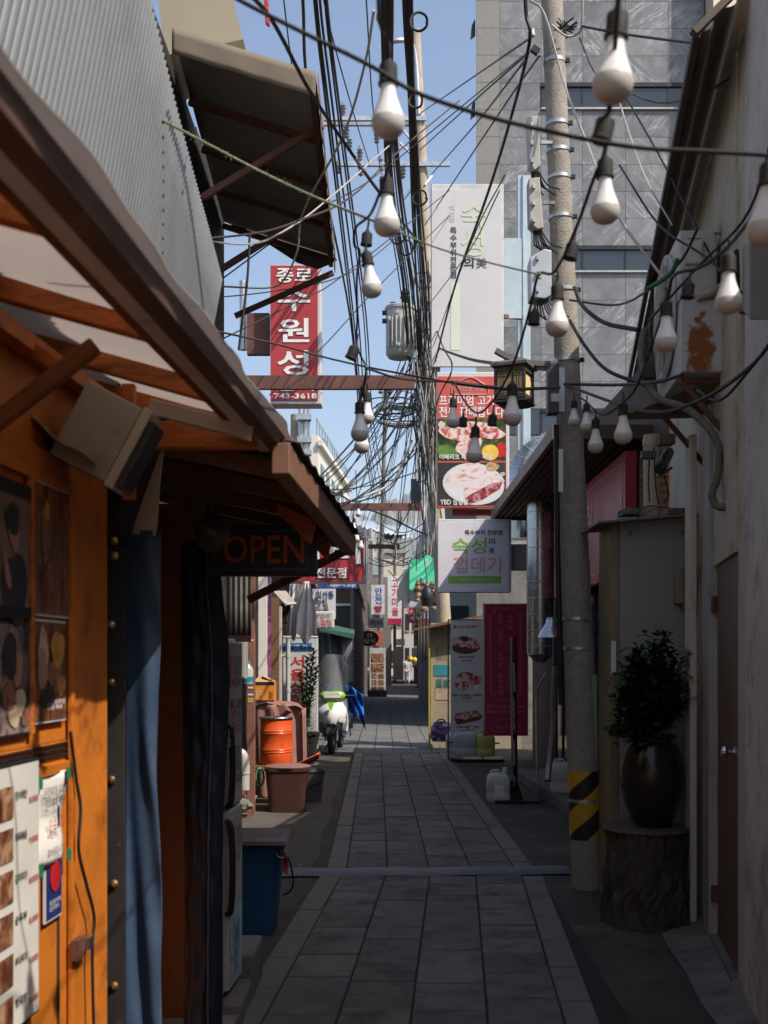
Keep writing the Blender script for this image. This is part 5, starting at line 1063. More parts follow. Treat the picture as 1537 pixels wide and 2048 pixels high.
# ------------------------------------------------ projecting signs (face the camera)
def plate(par, x0, x1, y0, y1, Y, mt, name='face', th=.01, bevel=0):
    return MB().box(PX(x0, Y), PX(x1, Y), Y - th, Y, PZ(y1, Y), PZ(y0, Y)).build(name, mt, par, bevel=bevel)
M_green = mat('green_print', (.22, .42, .06), .45, var=.05); M_greenl = mat('faded_green_print', (.52, .58, .42), .45, var=.04); M_lav = mat('faded_lavender_print', (.53, .52, .60), .45, var=.03); M_pinkf = mat('faded_pink_print', (.60, .32, .29), .45, var=.06)
s1 = thing('projecting_sign', 'tall white faded projecting sign with green Korean letters', 'sign', P(935, 737, 16))
plate(s1, 862, 1005, 379, 735, 16.2, mat('sign_case', (.5, .5, .5), .5), 'case', .2, .01)
plate(s1, 864, 1003, 381, 733, 15.998, M_whitesign, 'face', .012)
letter(s1, '숙\n성', (923, 404, 973, 512), 15.98, M_greenl, bold=.02); letter(s1, '의', (928, 515, 948, 536), 15.98, M_inkk, bold=.03); letter(s1, '美', (953, 515, 974, 536), 15.98, M_inkk, bold=0)
letter(s1, '특\n수\n부\n위\n전\n문\n점', (901, 454, 914, 556), 15.98, M_inkk, bold=.03)
letter(s1, '익\n선\n점', (899, 409, 910, 443), 15.98, M_lav); plate(s1, 902, 921, 566, 700, 15.984, mat('pale_green_bar', (.57, .61, .52), .45, var=.03), 'green_bar', .002)
MB().box(PX(1008, 16.3), PX(1044, 16.3), 16.3, 16.34, PZ(636, 16.3), PZ(476, 16.3)).build('bracket_panel', M_alu, s1)
MB().box(PX(1037, 16.6), PX(1062, 16.6), 16.6, 16.8, PZ(900, 16.6), PZ(350, 16.6)).build('bracket_mast', M_alu, s1)
MB().box(PX(1046, 16.58), PX(1049, 16.58), 16.57, 16.598, PZ(900, 16.6), PZ(350, 16.6)).build('mast_rib', M_galv, s1)
MB().bar(P(1005, 632, 16.25), P(1045, 636, 16.5), .05, .05).build('bracket_arm', M_rust, s1)
s2 = thing('projecting_sign', 'red projecting sign with two large raw meat photographs', 'sign', P(945, 1015, 15.2))
plate(s2, 873, 1016, 751, 1017, 15.4, M_whitesign, 'case', .2, .01)
plate(s2, 875, 1013, 753, 1015, 15.198, mat('salmon_red_print', (.50, .085, .07), .45, var=.04), 'face', .010)
letter(s2, '프리미엄 고기\n전문 판매합니다', (879, 790, 1008, 834), 15.184, M_inkw, bold=.022); letter(s2, '익선동 목장', (916, 769, 968, 782), 15.184, mat('rose_print', (.58, .32, .28), .5)); letter(s2, 'Ikseondong Farm', (922, 785, 962, 789), 15.184, MATS['rose_print'], bold=0)
def ring_line(par, pts, Y, r, mt, name='emblem_line'):
    MB().tube([P(x, y, Y) for x, y in pts], r, 5).build(name, mt, par)
ring_line(s2, [(904, 786), (904, 775), (910, 770), (920, 764), (930, 757), (941, 754), (952, 757), (962, 764), (972, 770), (977, 775), (977, 786), (972, 789), (909, 789), (904, 786)], 15.18, .006, MATS['rose_print'])
plate(s2, 876, 1012, 837, 921, 15.187, ramp_mat('dark_green_print', [(.3, (.012, .012, .01)), (.5, (.03, .05, .012)), (.6, (.10, .16, .03)), (.7, (.04, .05, .02))], 6, .4), 'photo', .002)
plate(s2, 876, 1012, 925, 1011, 15.187, mat('dark_table_print', (.03, .026, .025), .4, var=.3, vs=4), 'photo', .002)
M_meatw = ramp_mat('marbled_meat_print', [(0.28, (.30, .035, .03)), (.42, (.48, .12, .10)), (.49, (.66, .46, .42)), (.60, (.70, .60, .57)), (.68, (.50, .16, .13)), (.8, (.36, .06, .05))], 7, .4)
M_meatp = ramp_mat('pork_belly_print', [(0.3, (.44, .12, .10)), (.4, (.60, .38, .35)), (.5, (.68, .62, .62)), (.63, (.66, .54, .53)), (.72, (.46, .10, .10))], 6, .4, stretch=(1, 1, 2.2))
def blob(par, cx, cy, rx, ry, Y, mt, rot=0, name='picture_shape', n=26, wob=.08):
    ph = random.random() * 6; pts = []
    for k in range(n):
        a = 2 * math.pi * k / n; r = 1 + wob * math.sin(3 * a + ph) + wob * .6 * math.sin(5 * a + 2 * ph)
        x, y = rx * r * math.cos(a), ry * r * math.sin(a); c, s = math.cos(rot), math.sin(rot); pts.append(P(cx + x * c - y * s, cy + x * s + y * c, Y))
    m = MB(); m.face(*pts); return m.build(name, mt, par)
yy = 15.183
blob(s2, 884, 850, 7, 8, yy, mat('onion_print', (.55, .48, .42), .5)); blob(s2, 886, 862, 7, 6, yy - .001, mat('carrot_print', (.55, .2, .03), .5))
blob(s2, 912, 866, 32, 15, yy - .002, M_meatw, .15); blob(s2, 960, 858, 30, 15, yy - .0025, M_meatw, .25); blob(s2, 985, 866, 24, 13, yy - .003, M_meatw, .1); blob(s2, 938, 892, 28, 16, yy - .0035, M_meatw, -.4)
blob(s2, 981, 905, 17, 16, yy - .004, mat('lemon_print', (.68, .44, .06), .4), wob=.01); blob(s2, 1003, 900, 10, 15, yy - .0035, mat('pepper_print', (.48, .015, .012), .3)); blob(s2, 888, 902, 12, 13, yy - .001, mat('herb_print', (.10, .2, .03), .5)); blob(s2, 906, 905, 10, 9, yy - .0012, MATS['herb_print'])
letter(s2, '이베리코 베요타등목살', (879, 908, 986, 919), yy - .008, M_inkw, bold=.03)
M_plate = mat('plate_print', (.60, .60, .60), .35, var=.03)
blob(s2, 948, 968, 62, 42, yy, M_plate, .1, wob=.005); blob(s2, 946, 970, 54, 36, yy - .0008, mat('plate_well', (.64, .64, .65), .35, var=.03), .1, wob=.005)
MB().prism([P(x, y, yy - .002) for x, y in ((892, 962), (900, 945), (940, 926), (958, 925), (974, 940), (972, 950), (942, 962), (918, 976), (900, 974))], (0, .0008, 0)).build('picture_shape', M_meatp, s2)
MB().prism([P(x, y, yy - .003) for x, y in ((928, 978), (940, 968), (985, 945), (1002, 948), (1010, 962), (1000, 978), (965, 1000), (938, 1008), (930, 996))], (0, .0008, 0)).build('picture_shape', M_meatp, s2)
MB().prism([P(x, y, yy - .0035) for x, y in ((931, 996), (950, 984), (985, 966), (1006, 964), (1000, 978), (965, 1000), (938, 1008))], (0, .0008, 0)).build('picture_shape', ramp_mat('dark_meat_print', [(.35, (.10, .015, .02)), (.5, (.32, .05, .06)), (.6, (.55, .3, .3)), (.7, (.2, .03, .03))], 9, .4), s2)
blob(s2, 985, 933, 13, 9, yy - .002, ramp_mat('garlic_print', [(.4, (.35, .2, .08)), (.6, (.55, .4, .2))], 20)); blob(s2, 1006, 948, 5, 4, yy - .004, M_cream)
letter(s2, 'YBD 삼겹살', (881, 997, 937, 1010), yy - .008, M_inkw, bold=.02)
s3 = thing('projecting_sign', 'square white projecting sign with green and pink Korean letters', 'sign', P(948, 1185, 14.6))
plate(s3, 875, 1020, 1042, 1186, 14.82, MATS['sign_case'], 'case', .2, .008)
plate(s3, 877, 1018, 1044, 1184, 14.618, mat('lilac_white_acrylic', (.60, .58, .63), .4, var=.05, vs=2), 'face', .012)
yy = 14.602
letter(s3, '특수부위 전문점', (930, 1060, 1005, 1070), yy, M_inkk, bold=.03); letter(s3, '숙성', (905, 1076, 974, 1108), yy, M_green, bold=.025); letter(s3, '의', (977, 1076, 990, 1089), yy, M_inkk, bold=.02); letter(s3, '美', (978, 1095, 990, 1108), yy, M_inkk, bold=0)
letter(s3, '껍데기', (908, 1113, 1003, 1146), yy, M_pinkf, bold=.025); plate(s3, 897, 1003, 1152, 1167, yy + .004, M_green, 'green_bar', .002); letter(s3, '가맹문의 1800-9935', (914, 1156, 988, 1163), yy - .002, mat('pale_print', (.5, .55, .45), .5), bold=0)
plate(s3, 1019, 1052, 1090, 1142, 14.8, mat('grey_arm', (.25, .25, .26), .5), 'arm', .1)
MB().box(PX(905, 15.4), PX(990, 15.4), 15.4, 15.5, PZ(1030, 15.4), PZ(1018, 15.4)).build('red_ledge', M_red, label='narrow red ledge between the meat sign and the square sign', cat='ledge')
# ------------------------------------------------ standing banners
wbn = thing('menu_banner', 'white menu banner with three meat dishes beside the crimson banner', 'banner', P(936, 1515, 17))
plate(wbn, 902, 966, 1241, 1471, 17.0, M_whitesign, 'panel', .02)
yy = 16.976
letter(wbn, '숙성의', (914, 1250, 931, 1257), yy, M_green, bold=.04); letter(wbn, '껍데기', (934, 1250, 956, 1257), yy, M_red, bold=.04); plate(wbn, 908, 912, 1250, 1257, yy + .003, M_red, 'seal', .002)
M_bowl = mat('brown_bowl_print', (.10, .03, .02), .4)
blob(wbn, 932, 1295, 28, 13, yy, M_bowl, wob=.02); blob(wbn, 922, 1283, 16, 11, yy - .001, M_meat); blob(wbn, 944, 1287, 15, 11, yy - .0015, M_meat, .4); blob(wbn, 930, 1278, 9, 5, yy - .002, MATS['dark_green_print'])
letter(wbn, '특수부위 한판', (918, 1312, 949, 1317), yy, M_inkk, bold=.04); letter(wbn, '48000원', (923, 1319, 944, 1323), yy, M_red, bold=.04)
blob(wbn, 932, 1352, 18, 8, yy, M_meat); blob(wbn, 950, 1360, 13, 10, yy - .001, M_meat); blob(wbn, 925, 1371, 17, 9, yy - .0015, M_meat); blob(wbn, 949, 1375, 7, 6, yy - .002, M_meatw)
letter(wbn, '한돼지 생 삼겹살 + 이베리코', (904, 1388, 965, 1393), yy, M_inkk, bold=.04); letter(wbn, '50000원', (924, 1394, 946, 1398), yy, M_red, bold=.04)
MB().prism([P(x, y, yy) for x, y in ((908, 1435), (945, 1422), (966, 1432), (960, 1440), (915, 1450))], (0, .001, 0)).build('picture_shape', M_bowl, wbn); blob(wbn, 932, 1431, 22, 8, yy - .002, M_meat, -.1); blob(wbn, 950, 1428, 12, 7, yy - .003, M_meat)
letter(wbn, '스페셜 이베리코 한판', (912, 1452, 959, 1457), yy, M_inkk, bold=.04); letter(wbn, '52000원', (924, 1458, 946, 1462), yy, M_red, bold=.04)
for k, y in enumerate((1326, 1400, 1403, 1465)): letter(wbn, '삼겹살 + 항정살 + 갈매기살 + 가브리살', (907, y, 960, y + 2), yy, mat('grey_print', (.2, .2, .2), .6), bold=0)
for x in (897, 966): MB().tube([P(x, 1518, 17.05), P(x, 1240, 17.05)], .012, 6).build('frame_post', M_black, wbn)
MB().tube([P(897, 1240, 17.05), P(966, 1240, 17.05)], .012, 6).build('frame_rail', M_black, wbn); MB().tube([P(897, 1485, 17.05), P(1000, 1487, 17.05)], .012, 6).build('frame_rail', M_black, wbn)
MB().box(PX(897, 17.3), PX(1004, 17.3), 16.9, 17.5, .02, .05).build('base_board', M_black, wbn)
rb = thing('standing_banner', 'crimson banner with pale vertical Korean text and ornamental border', 'banner', P(1012, 1470, 16))
plate(rb, 966, 1055, 1208, 1471, 16.02, M_cream, 'case', .12); plate(rb, 970, 1055, 1209, 1470, 15.898, mat('crimson_banner', (.36, .018, .06), .5, var=.06, vs=2), 'face', .01)
yy = 15.884
for g_ in (0, 3):
    pts = [(990 + g_, 1216 + g_), (1033 - g_, 1216 + g_), (1036 - g_, 1224 + g_), (1044 - g_, 1229 + g_), (1044 - g_, 1388 - g_), (1036 - g_, 1392 - g_), (1034 - g_, 1401 - g_), (992 + g_, 1401 - g_), (989 + g_, 1393 - g_), (981 + g_, 1388 - g_), (979 + g_, 1229 + g_), (988 + g_, 1224 + g_), (990 + g_, 1216 + g_)]
    ring_line(rb, pts, yy, .0035, M_pinkl, 'border_line')
letter(rb, '좋\n은\n\n원\n육\n의\n\n고\n기\n를\n\n올\n바\n르\n게', (997, 1228, 1007, 1388), yy, M_pinkl, bold=0, line=1.1); letter(rb, '숙\n성\n해\n\n맛\n있\n게\n\n구\n워\n드\n립\n니\n다', (1016, 1228, 1026, 1384), yy, M_pinkl, bold=0, line=1.1)
letter(rb, "We'll grill the meat\ndeliciously for you.", (974, 1409, 1052, 1428), yy, M_pinkl, bold=0)
ring_line(rb, [(986, 1460), (986, 1450), (992, 1446), (998, 1441), (1006, 1438), (1018, 1438), (1028, 1441), (1034, 1446), (1041, 1450), (1041, 1460), (1036, 1464), (991, 1464), (986, 1460)], yy, .003, M_pinkl, 'emblem_line')
letter(rb, '익선동 목장', (993, 1450, 1035, 1458), yy, M_pinkl, bold=0)
# thin stand sign seen from its edge
ts = thing('stand_sign', 'narrow standing sign seen edge on with a black base', 'sign', (1.44, 12.2, 0))
m = MB(); m.hexa([(1.400, 12.12, .14), (1.452, 12.16, .14), (1.50, 12.75, .14), (1.448, 12.75, .14), (1.388, 12.12, 1.80), (1.44, 12.16, 1.80), (1.49, 12.75, 1.80), (1.438, 12.75, 1.80)]); m.build('panel', M_black, ts)
for (z0, z1, mt) in ((1.55, 1.78, M_pink), (1.2, 1.52, M_whitesign), (.75, 1.15, M_meat), (.4, .7, M_pinkf), (.18, .36, M_meat)):
    m = MB(); m.face((1.403, 12.118, z0), (1.425, 12.135, z0), (1.415, 12.135, z1), (1.393, 12.118, z1)); m.build('print', mt, ts)
MB().prism([(1.30, 12.2, .03), (1.52, 12.2, .03), (1.44, 12.2, .26), (1.40, 12.2, .26)], (0, .12, 0)).build('foot', M_black, ts)
MB().box(1.20, 1.70, 12.05, 12.5, .0, .03).build('base', M_black, ts)
# ------------------------------------------------ jerrycans
def jerry(name, label, c, w, d, h, mt, rot=0, group='plastic jerrycans along the right side'):
    t = thing(name, label, 'jerrycan', c, group); c = V(c); Rz = Matrix.Rotation(R(rot), 3, 'Z')
    n = 24; m = MB()
    prof = [(.86, 0), (.96, .015), (1, .05), (1, .30), (.975, .32), (.975, .36), (1, .38), (1, .74), (.95, .86), (.80, .95), (.62, 1.0)]
    for k, z in prof:
        for i in range(n):
            a = 2 * math.pi * i / n; e = .32
            x = math.copysign(abs(math.cos(a)) ** e, math.cos(a)); y = math.copysign(abs(math.sin(a)) ** e, math.sin(a)); m.v.append(c + Rz @ V((x * w / 2 * k, y * d / 2 * k, z * h * .9)))
    for j in range(len(prof) - 1):
        for i in range(n): m.f.append((j * n + i, j * n + (i + 1) % n, (j + 1) * n + (i + 1) % n, (j + 1) * n + i))
    m.f.append(tuple(reversed(range(n)))); b = (len(prof) - 1) * n; m.f.append(tuple(b + i for i in range(n)))
    m.build('body', mt, t, smooth=35)
    MB().lathe([(.03, 0), (.03, .05 * h / .3), (.026, .06 * h / .3), (0, .06 * h / .3)], c + Rz @ V((w * .28, -d * .15, h * .87)), 16).build('cap', mt, t, smooth=True)
    MB().tube(smoothline([c + Rz @ V((-w * .34, -d * .1, h * .86)), c + Rz @ V((-w * .30, -d * .1, h * .96)), c + Rz @ V((-w * .02, -d * .1, h * .98)), c + Rz @ V((w * .06, -d * .1, h * .88))], 4), .014, 8).build('handle', mt, t, smooth=True)
    return t, c
M_hd = mat('white_hdpe', (.50, .49, .47), .5, var=.08, vs=6, dirt=(.36, .33, .29), da=.3); M_hdg = mat('grey_white_hdpe', (.38, .41, .42), .5, var=.08); M_hdy = mat('yellow_hdpe', (.48, .47, .10), .5, var=.08)
t, c = jerry('jerrycan', 'white jerrycan with paper label standing alone on the paving edge', (1.25, 12.25, 0), .25, .22, .35, M_hd)
MB().cbox(c + V((0, -.1115, .13)), .10, .002, .13).build('label_sheet', M_paper, t)
jerry('jerrycan', 'white jerrycan on the kerb step right behind the pole', (1.92, 12.0, .13), .27, .22, .36, M_hd, -12)
jerry('jerrycan', 'greyish white jerrycan in front of the menu banner', P(931, 1512, 16.6), .34, .25, .40, M_hdg)
jerry('jerrycan', 'yellow jerrycan next to the greyish one under the crimson banner', P(971, 1512, 16.6), .28, .24, .37, M_hdy)
jerry('jerrycan', 'pale jerrycan half hidden at the left behind the greyish one', P(909, 1508, 17.3), .26, .22, .36, M_hd)
bgm = MB(); bgm.lathe([(0, 0), (.16, .01), (.2, .08), (.19, .25), (.13, .34), (0, .36)], P(884, 1484, 19.3), 24, None, 1, .8)
bgo = thing('checked_bag', 'blue and red checked bag beside the white menu banner', 'bag', P(884, 1484, 19.3))
bgm.build('body', ramp_mat('checked_fabric', [(.35, (.02, .02, .06)), (.48, (.05, .07, .25)), (.55, (.30, .03, .08)), (.62, (.25, .3, .45))], 5, .7, stretch=(1, 1, 3)), bgo, smooth=True)
MB().tube(smoothline([P(872, 1448, 19.1), P(878, 1440, 19.1), P(888, 1440, 19.1), P(893, 1448, 19.1)]), .012, 6).build('strap', M_black, bgo)
# ================================================================== concrete pole on the right with its fittings
YP = 7.63
def pole_pt(py): 
    return P(1105 + .0411 * py, py, YP)
up = thing('utility_pole', 'leaning concrete utility pole with yellow and black stripes', 'utility pole', (1.40, YP, 0))
zs = [1790, 1500, 1100, 700, 300, 0, -300, -600]
b0 = pole_pt(1776); b0.z = 0
pts = [b0] + [pole_pt(y) for y in zs[1:]]
MB().tube(pts, [.116, .108, .095, .084, .076, .071, .066, .06], 28).build('shaft', M_pole, up, smooth=True)
def stripes():
    m = mat('hazard_wrap', (.50, .30, .02), .5, var=.12, vs=10, dirt=(.3, .2, .06), da=.3); nt = m.node_tree; b = nt.nodes['Principled BSDF']; L = nt.links.new; src = b.inputs['Base Color'].links[0].from_socket
    tc = nt.nodes.new('ShaderNodeTexCoord'); sx = nt.nodes.new('ShaderNodeSeparateXYZ'); L(tc.outputs['Object'], sx.inputs[0])
    def mth(op, a, bb):
        n = nt.nodes.new('ShaderNodeMath'); n.operation = op
        for i, q in enumerate((a, bb)):
            if isinstance(q, (int, float)): n.inputs[i].default_value = q
            elif q is not None: L(q, n.inputs[i])
        return n.outputs[0]
    ang = mth('ARCTAN2', sx.outputs[1], sx.outputs[0]); s = mth('FRACT', mth('ADD', mth('MULTIPLY', ang, .3183), mth('MULTIPLY', sx.outputs[2], -3.4)), 0)
    k = mth('LESS_THAN', s, .46); mc = nt.nodes.new('ShaderNodeMix'); mc.data_type = 'RGBA'; L(k, mc.inputs['Factor']); L(src, mc.inputs['A']); mc.inputs['B'].default_value = (.022, .020, .021, 1); L(mc.outputs['Result'], b.inputs['Base Color']); return m
MB().tube([pole_pt(1676), pole_pt(1608), pole_pt(1541)], [.1155, .1135, .112], 32, False).build('hazard_wrap', stripes(), up, smooth=True)
def band(py, r, h=.022, mt=M_galv):
    p = pole_pt(py); o = MB().tube([p + V((0, 0, -h / 2)), p + V((0, 0, h / 2))], r, 24).build('band', mt, up, smooth=True)
    MB().cbox(p + V((r + .004, -.03, 0)), .03, .02, h * 1.2).build('buckle', M_blackm, o)
for py, r in ((125, .078), (250, .081), (303, .082), (357, .083), (436, .0855), (582, .089), (722, .093), (1238, .105), (1297, .1065)): band(py, r)
band(1600, .1165, .02)
MB().tube([P(1113, 850, 7.56), P(1116, 1100, 7.56), P(1121, 1300, 7.55), P(1123, 1410, 7.55)], .019, 10).build('conduit', M_black, up, smooth=True)
MB().box(PX(1117, 7.5), PX(1125, 7.5), 7.46, 7.48, PZ(985, 7.5), PZ(900, 7.5)).build('tag', M_paper, up)
# equipment boxes strapped to it
M_eq = mat('telecom_enamel', (.40, .38, .34), .5, var=.1, vs=6, dirt=(.25, .2, .15), da=.35, ds=6)
def eqbox(label, pts, back, mt, cat='telecom box'):
    t = thing('telecom_box', label, cat, P(pts[0][0], pts[0][1], 7.5), 'boxes strapped to the concrete pole')
    m = MB(); m.prism([P(x, y, 7.45) for x, y in pts], (0, back, 0)); m.build('case', mt, t, bevel=.006)
    x0 = min(p[0] for p in pts); x1 = max(p[0] for p in pts); y0 = min(p[1] for p in pts); y1 = max(p[1] for p in pts)
    for f in (.18, .5, .82): MB().cbox(P(x0 + (x1 - x0) * .35, y0 + (y1 - y0) * f, 7.44), .018, .02, .03).build('clip', M_galv, t)
    MB().bar(P(x1 - 2, (y0 + y1) / 2, 7.5), pole_pt((y0 + y1) / 2), .03, .02).build('strap', M_galv, t)
    m = MB(); 
    for i in range(7):
        a = P(x0 + (x1 - x0) * (.35 + .08 * i), y1 + 2, 7.48); b = a + V((.03 + .02 * i, .05, -.10 - .02 * (i % 3))); m.tube(smoothline([a, a.lerp(b, .5) + V((-.01, 0, -.03)), b]), .005, 5)
    m.build('cable_tails', M_blackm, t)
eqbox('uppermost pale telecom box on the concrete pole', [(1056, 232), (1078, 230), (1082, 330), (1070, 340), (1060, 325)], .12, M_eq)
eqbox('middle pale telecom box with metal clips on the pole', [(1058, 356), (1080, 353), (1088, 455), (1076, 458), (1060, 445)], .12, M_eq)
eqbox('lower silver telecom box with white side on the pole', [(1061, 514), (1089, 497), (1104, 500), (1104, 590), (1090, 597), (1062, 593)], .16, mat('silver_box', (.48, .50, .52), .4, metal=.3, var=.08))
tg = thing('cable_anchor', 'black spiky cable anchor tangle near the top of the pole', 'cable anchor', P(1130, 60, 7.5))
for i in range(26):
    a = random.uniform(0, 6.28); c0 = P(1132 + random.uniform(-8, 8), 55 + random.uniform(-8, 8), 7.48); MB().tube([c0, c0 + V((.06 * math.cos(a), random.uniform(-.05, .03), .06 * math.sin(a)))], .006, 5).build('spike', M_black, tg)
MB().cbox(P(1071, 100, 7.4), .05, .04, .04, Matrix.Rotation(.6, 3, 'Y')).build('clamp', M_black, tg)
MB().lathe([(0, 0), (.02, .0), (.024, .015), (.018, .03), (.022, .045), (0, .055)], P(1064, 72, 7.4), 12).build('insulator', M_whitesign, tg, smooth=True)
# lantern lamp with curved eave arm
ll = thing('lantern_lamp', 'traditional lattice lantern lamp on a black bracket by the pole', 'street lamp', P(1035, 835, 7.4))
M_lk = mat('lamp_charcoal', (.06, .057, .053), .5, var=.15); M_ly = mat('lamp_paper', (.74, .56, .27), .6, var=.05)
Yl = 7.35
m = MB()
arm = smoothline([P(992, 701, Yl), P(1012, 712, Yl), P(1040, 722, Yl), P(1075, 728, Yl), P(1118, 728, Yl)], 5)
for i in range(len(arm) - 1): m.bar(arm[i], arm[i + 1] + (arm[i + 1] - arm[i]) * .02, .05, .032)
m.build('eave_arm', mat('lamp_grey', (.13, .125, .12), .5, var=.1), ll)
MB().box(PX(1095, Yl), PX(1117, Yl), Yl - .04, Yl + .06, PZ(828, Yl), PZ(729, Yl)).build('bracket_box', M_lk, ll, bevel=.003)
MB().box(PX(1101, Yl), PX(1117, Yl), Yl - .046, Yl - .041, PZ(806, Yl), PZ(790, Yl)).build('label_plate', M_whitesign, ll)
MB().box(PX(1119, Yl), PX(1130, Yl), Yl + .0, Yl + .06, PZ(823, Yl), PZ(735, Yl)).build('bracket_side', M_galv, ll)
lc = P(1029, 772, Yl); Rl = Matrix.Rotation(R(-24), 3, 'Z'); w_, h_ = .205, .20
lan = MB(); lan.cbox(lc, w_ - .02, w_ - .02, h_ - .03, Rl); lo = lan.build('lantern', M_ly, ll)
for s in (-1, 1):
    for q in (-1, 1): MB().cbox(lc + Rl @ V((s * (w_ / 2 - .008), q * (w_ / 2 - .008), 0)), .02, .02, h_, Rl).build('corner_post', M_lk, lo)
for z in (-1, 1):
    for (dx, dy, sx, sy) in ((0, -1, w_, .02), (0, 1, w_, .02), (-1, 0, .02, w_), (1, 0, .02, w_)):
        MB().cbox(lc + Rl @ V((dx * (w_ / 2 - .007), dy * (w_ / 2 - .007), z * (h_ / 2 - .012))), sx * .98, sy * .98, .026, Rl).build('rail', M_lk, lo)
for (nx, ny) in ((0, -1), (-1, 0)):
    for s in (-1, 1):
        for off in (.045, .062):
            pv_ = V((nx * (w_ / 2 - .008), ny * (w_ / 2 - .008), 0)); tv = V((-ny, nx, 0))
            MB().cbox(lc + Rl @ (pv_ + tv * s * off), .0035, .0035, h_ - .05, Rl).build('lattice_bar', M_lk, lo)
            bx_ = MB(); bx_.cbox(lc + Rl @ (pv_ + V((0, 0, s * off))), abs(tv.x) * (w_ - .04) + .005, abs(tv.y) * (w_ - .04) + .005, .005, Rl); bx_.build('lattice_bar', M_lk, lo)
m = MB(); m.lathe([(.135, 0), (.175, .012), (.175, .03), (.15, .045), (.02, .06)], lc + V((0, 0, h_ / 2 + .002)), 4, Rl @ Matrix.Rotation(R(45), 3, 'Z')); m.build('lantern_roof', MATS['lamp_grey'], lo)
m = MB(); m.lathe([(.10, -.02), (.155, 0), (.155, .012), (.12, .018)], lc + V((0, 0, -h_ / 2 - .02)), 4, Rl @ Matrix.Rotation(R(45), 3, 'Z')); m.build('lantern_base', M_lk, lo)
MB().tube([lc + V((0, 0, h_ / 2 + .05)), P(1027, 722, Yl)], .012, 8).build('hanger', M_lk, lo)

# ================================================================== far pole, crossarms, transformer, street lamp arm
fp = thing('utility_pole', 'tall tan concrete pole behind the white projecting sign', 'utility pole', (1.0, 20, 0))
q0 = P(903, 1400, 20); q0.z = 0
fpt = lambda y: P(838 + (y - 200) * .046, y, 20)
MB().tube([q0, fpt(1000), fpt(600), fpt(200), fpt(60)], [.125, .125, .112, .095, .088], 20).build('shaft', mat('tan_pole', (.36, .305, .235), .85, var=.2, vs=5, bump=.3), fp, smooth=True)
for (x0, x1, y, Yo) in ((648, 853, 237, -.1), (648, 853, 247, .1), (676, 900, 328, -.12)): MB().bar(P(x0, y, 20 + Yo), P(x1, y, 20 + Yo), .06, .075).build('crossarm', M_galv, fp)
for (a, b) in (((800, 285), (836, 320)), ((800, 250), (838, 300)), ((838, 360), (806, 400)), ((850, 370), (865, 350))): MB().bar(P(*a, 19.9), P(*b, 19.95), .05, .03).build('arm_brace', M_galv, fp)
M_ins = mat('grey_porcelain', (.20, .20, .21), .3)
for (x, y) in ((686, 222), (693, 265), (699, 290), (754, 275), (720, 310), (722, 340), (762, 330), (678, 335), (765, 365), (806, 345)):
    MB().lathe([(.015, 0), (.05, .03), (.02, .05), (.055, .09), (.02, .11), (.06, .15), (.02, .17), (.05, .20), (.02, .23), (.02, .27)], P(x, y + 12, 19.9), 12).build('insulator', M_ins, fp, smooth=True)
MB().tube(smoothline([P(786, 82, 19.6), P(800, 80, 19.6), P(815, 82, 19.7), P(827, 95, 19.8), P(833, 130, 19.85), P(838, 230, 19.9)], 5), .045, 10).build('lamp_arm', M_galv, fp, smooth=True)
for py in (560, 660, 690, 770): MB().tube([fpt(py) + V((0, 0, -.03)), fpt(py) + V((0, 0, .03))], .135, 16).build('band', M_galv, fp, smooth=True)
tf = thing('transformer', 'grey cylindrical pole transformer with dark bushings', 'transformer', P(800, 718, 19.3))
M_tf = mat('transformer_grey', (.40, .40, .38), .45, var=.06, vs=3, dirt=(.3, .28, .25), da=.25)
tc_ = P(801, 716, 19.2)
MB().lathe([(.0, .0), (.20, .0), (.225, .03), (.245, .06), (.25, .8), (.265, .81), (.268, .86), (.25, .875), (.12, .90), (0, .905)], tc_, 36).build('tank', M_tf, tf, smooth=True)
for k in range(7):
    a = -math.pi / 2 + (k - 3) * .26; MB().box(-.012, .012, -.05, 0, .14, .66, Matrix.Translation(tc_) @ Matrix.Rotation(a + math.pi / 2, 4, 'Z') @ Matrix.Translation(V((0, -.245, 0)))).build('cooling_fin', M_tf, tf, bevel=.008)
MB().lathe([(.05, 0), (.03, .03), (.07, .06), (.04, .09), (.09, .13), (.05, .17), (.075, .20), (.05, .26), (.02, .28), (0, .28)], tc_ + V((.08, -.05, .89)), 14).build('bushing', M_black, tf, smooth=True)
MB().lathe([(.05, 0), (.05, .03), (.03, .035), (0, .035)], tc_ + V((-.12, -.1, .89)), 12).build('cap', M_black, tf, smooth=True)
for z in (.16, .72): MB().lathe([(.035, 0), (.035, .012), (0, .014)], tc_ + V((-.02 if z < .5 else -.05, -.30 if z < .5 else -.262, z)), 14, Matrix.Rotation(R(90), 3, 'X')).build('lug', M_tf, tf)
for z in (.62, .76): MB().cbox(tc_ + V((-.26, -.05, z)), .10, .07, .07).build('terminal', M_black, tf, bevel=.01)
MB().bar(tc_ + V((.2, .1, .6)), fpt(650), .08, .1).build('hanger', M_galv, tf)
cbx2 = MB(); cbx2.cbox(fpt(660) + V((.02, -.2, 0)), .26, .12, .7); cbx2.build('pole_cabinet', mat('pale_cabinet', (.36, .36, .34), .5, var=.1), bevel=.01, label='pale equipment cabinet fixed to the far pole', cat='cabinet')
MB().cbox(P(832, 985, 32), .28, .25, .75).build('pole_cabinet', mat('blue_grey_cabinet', (.12, .14, .17), .5), bevel=.02, label='small dark transformer box hanging far down the alley', cat='cabinet')
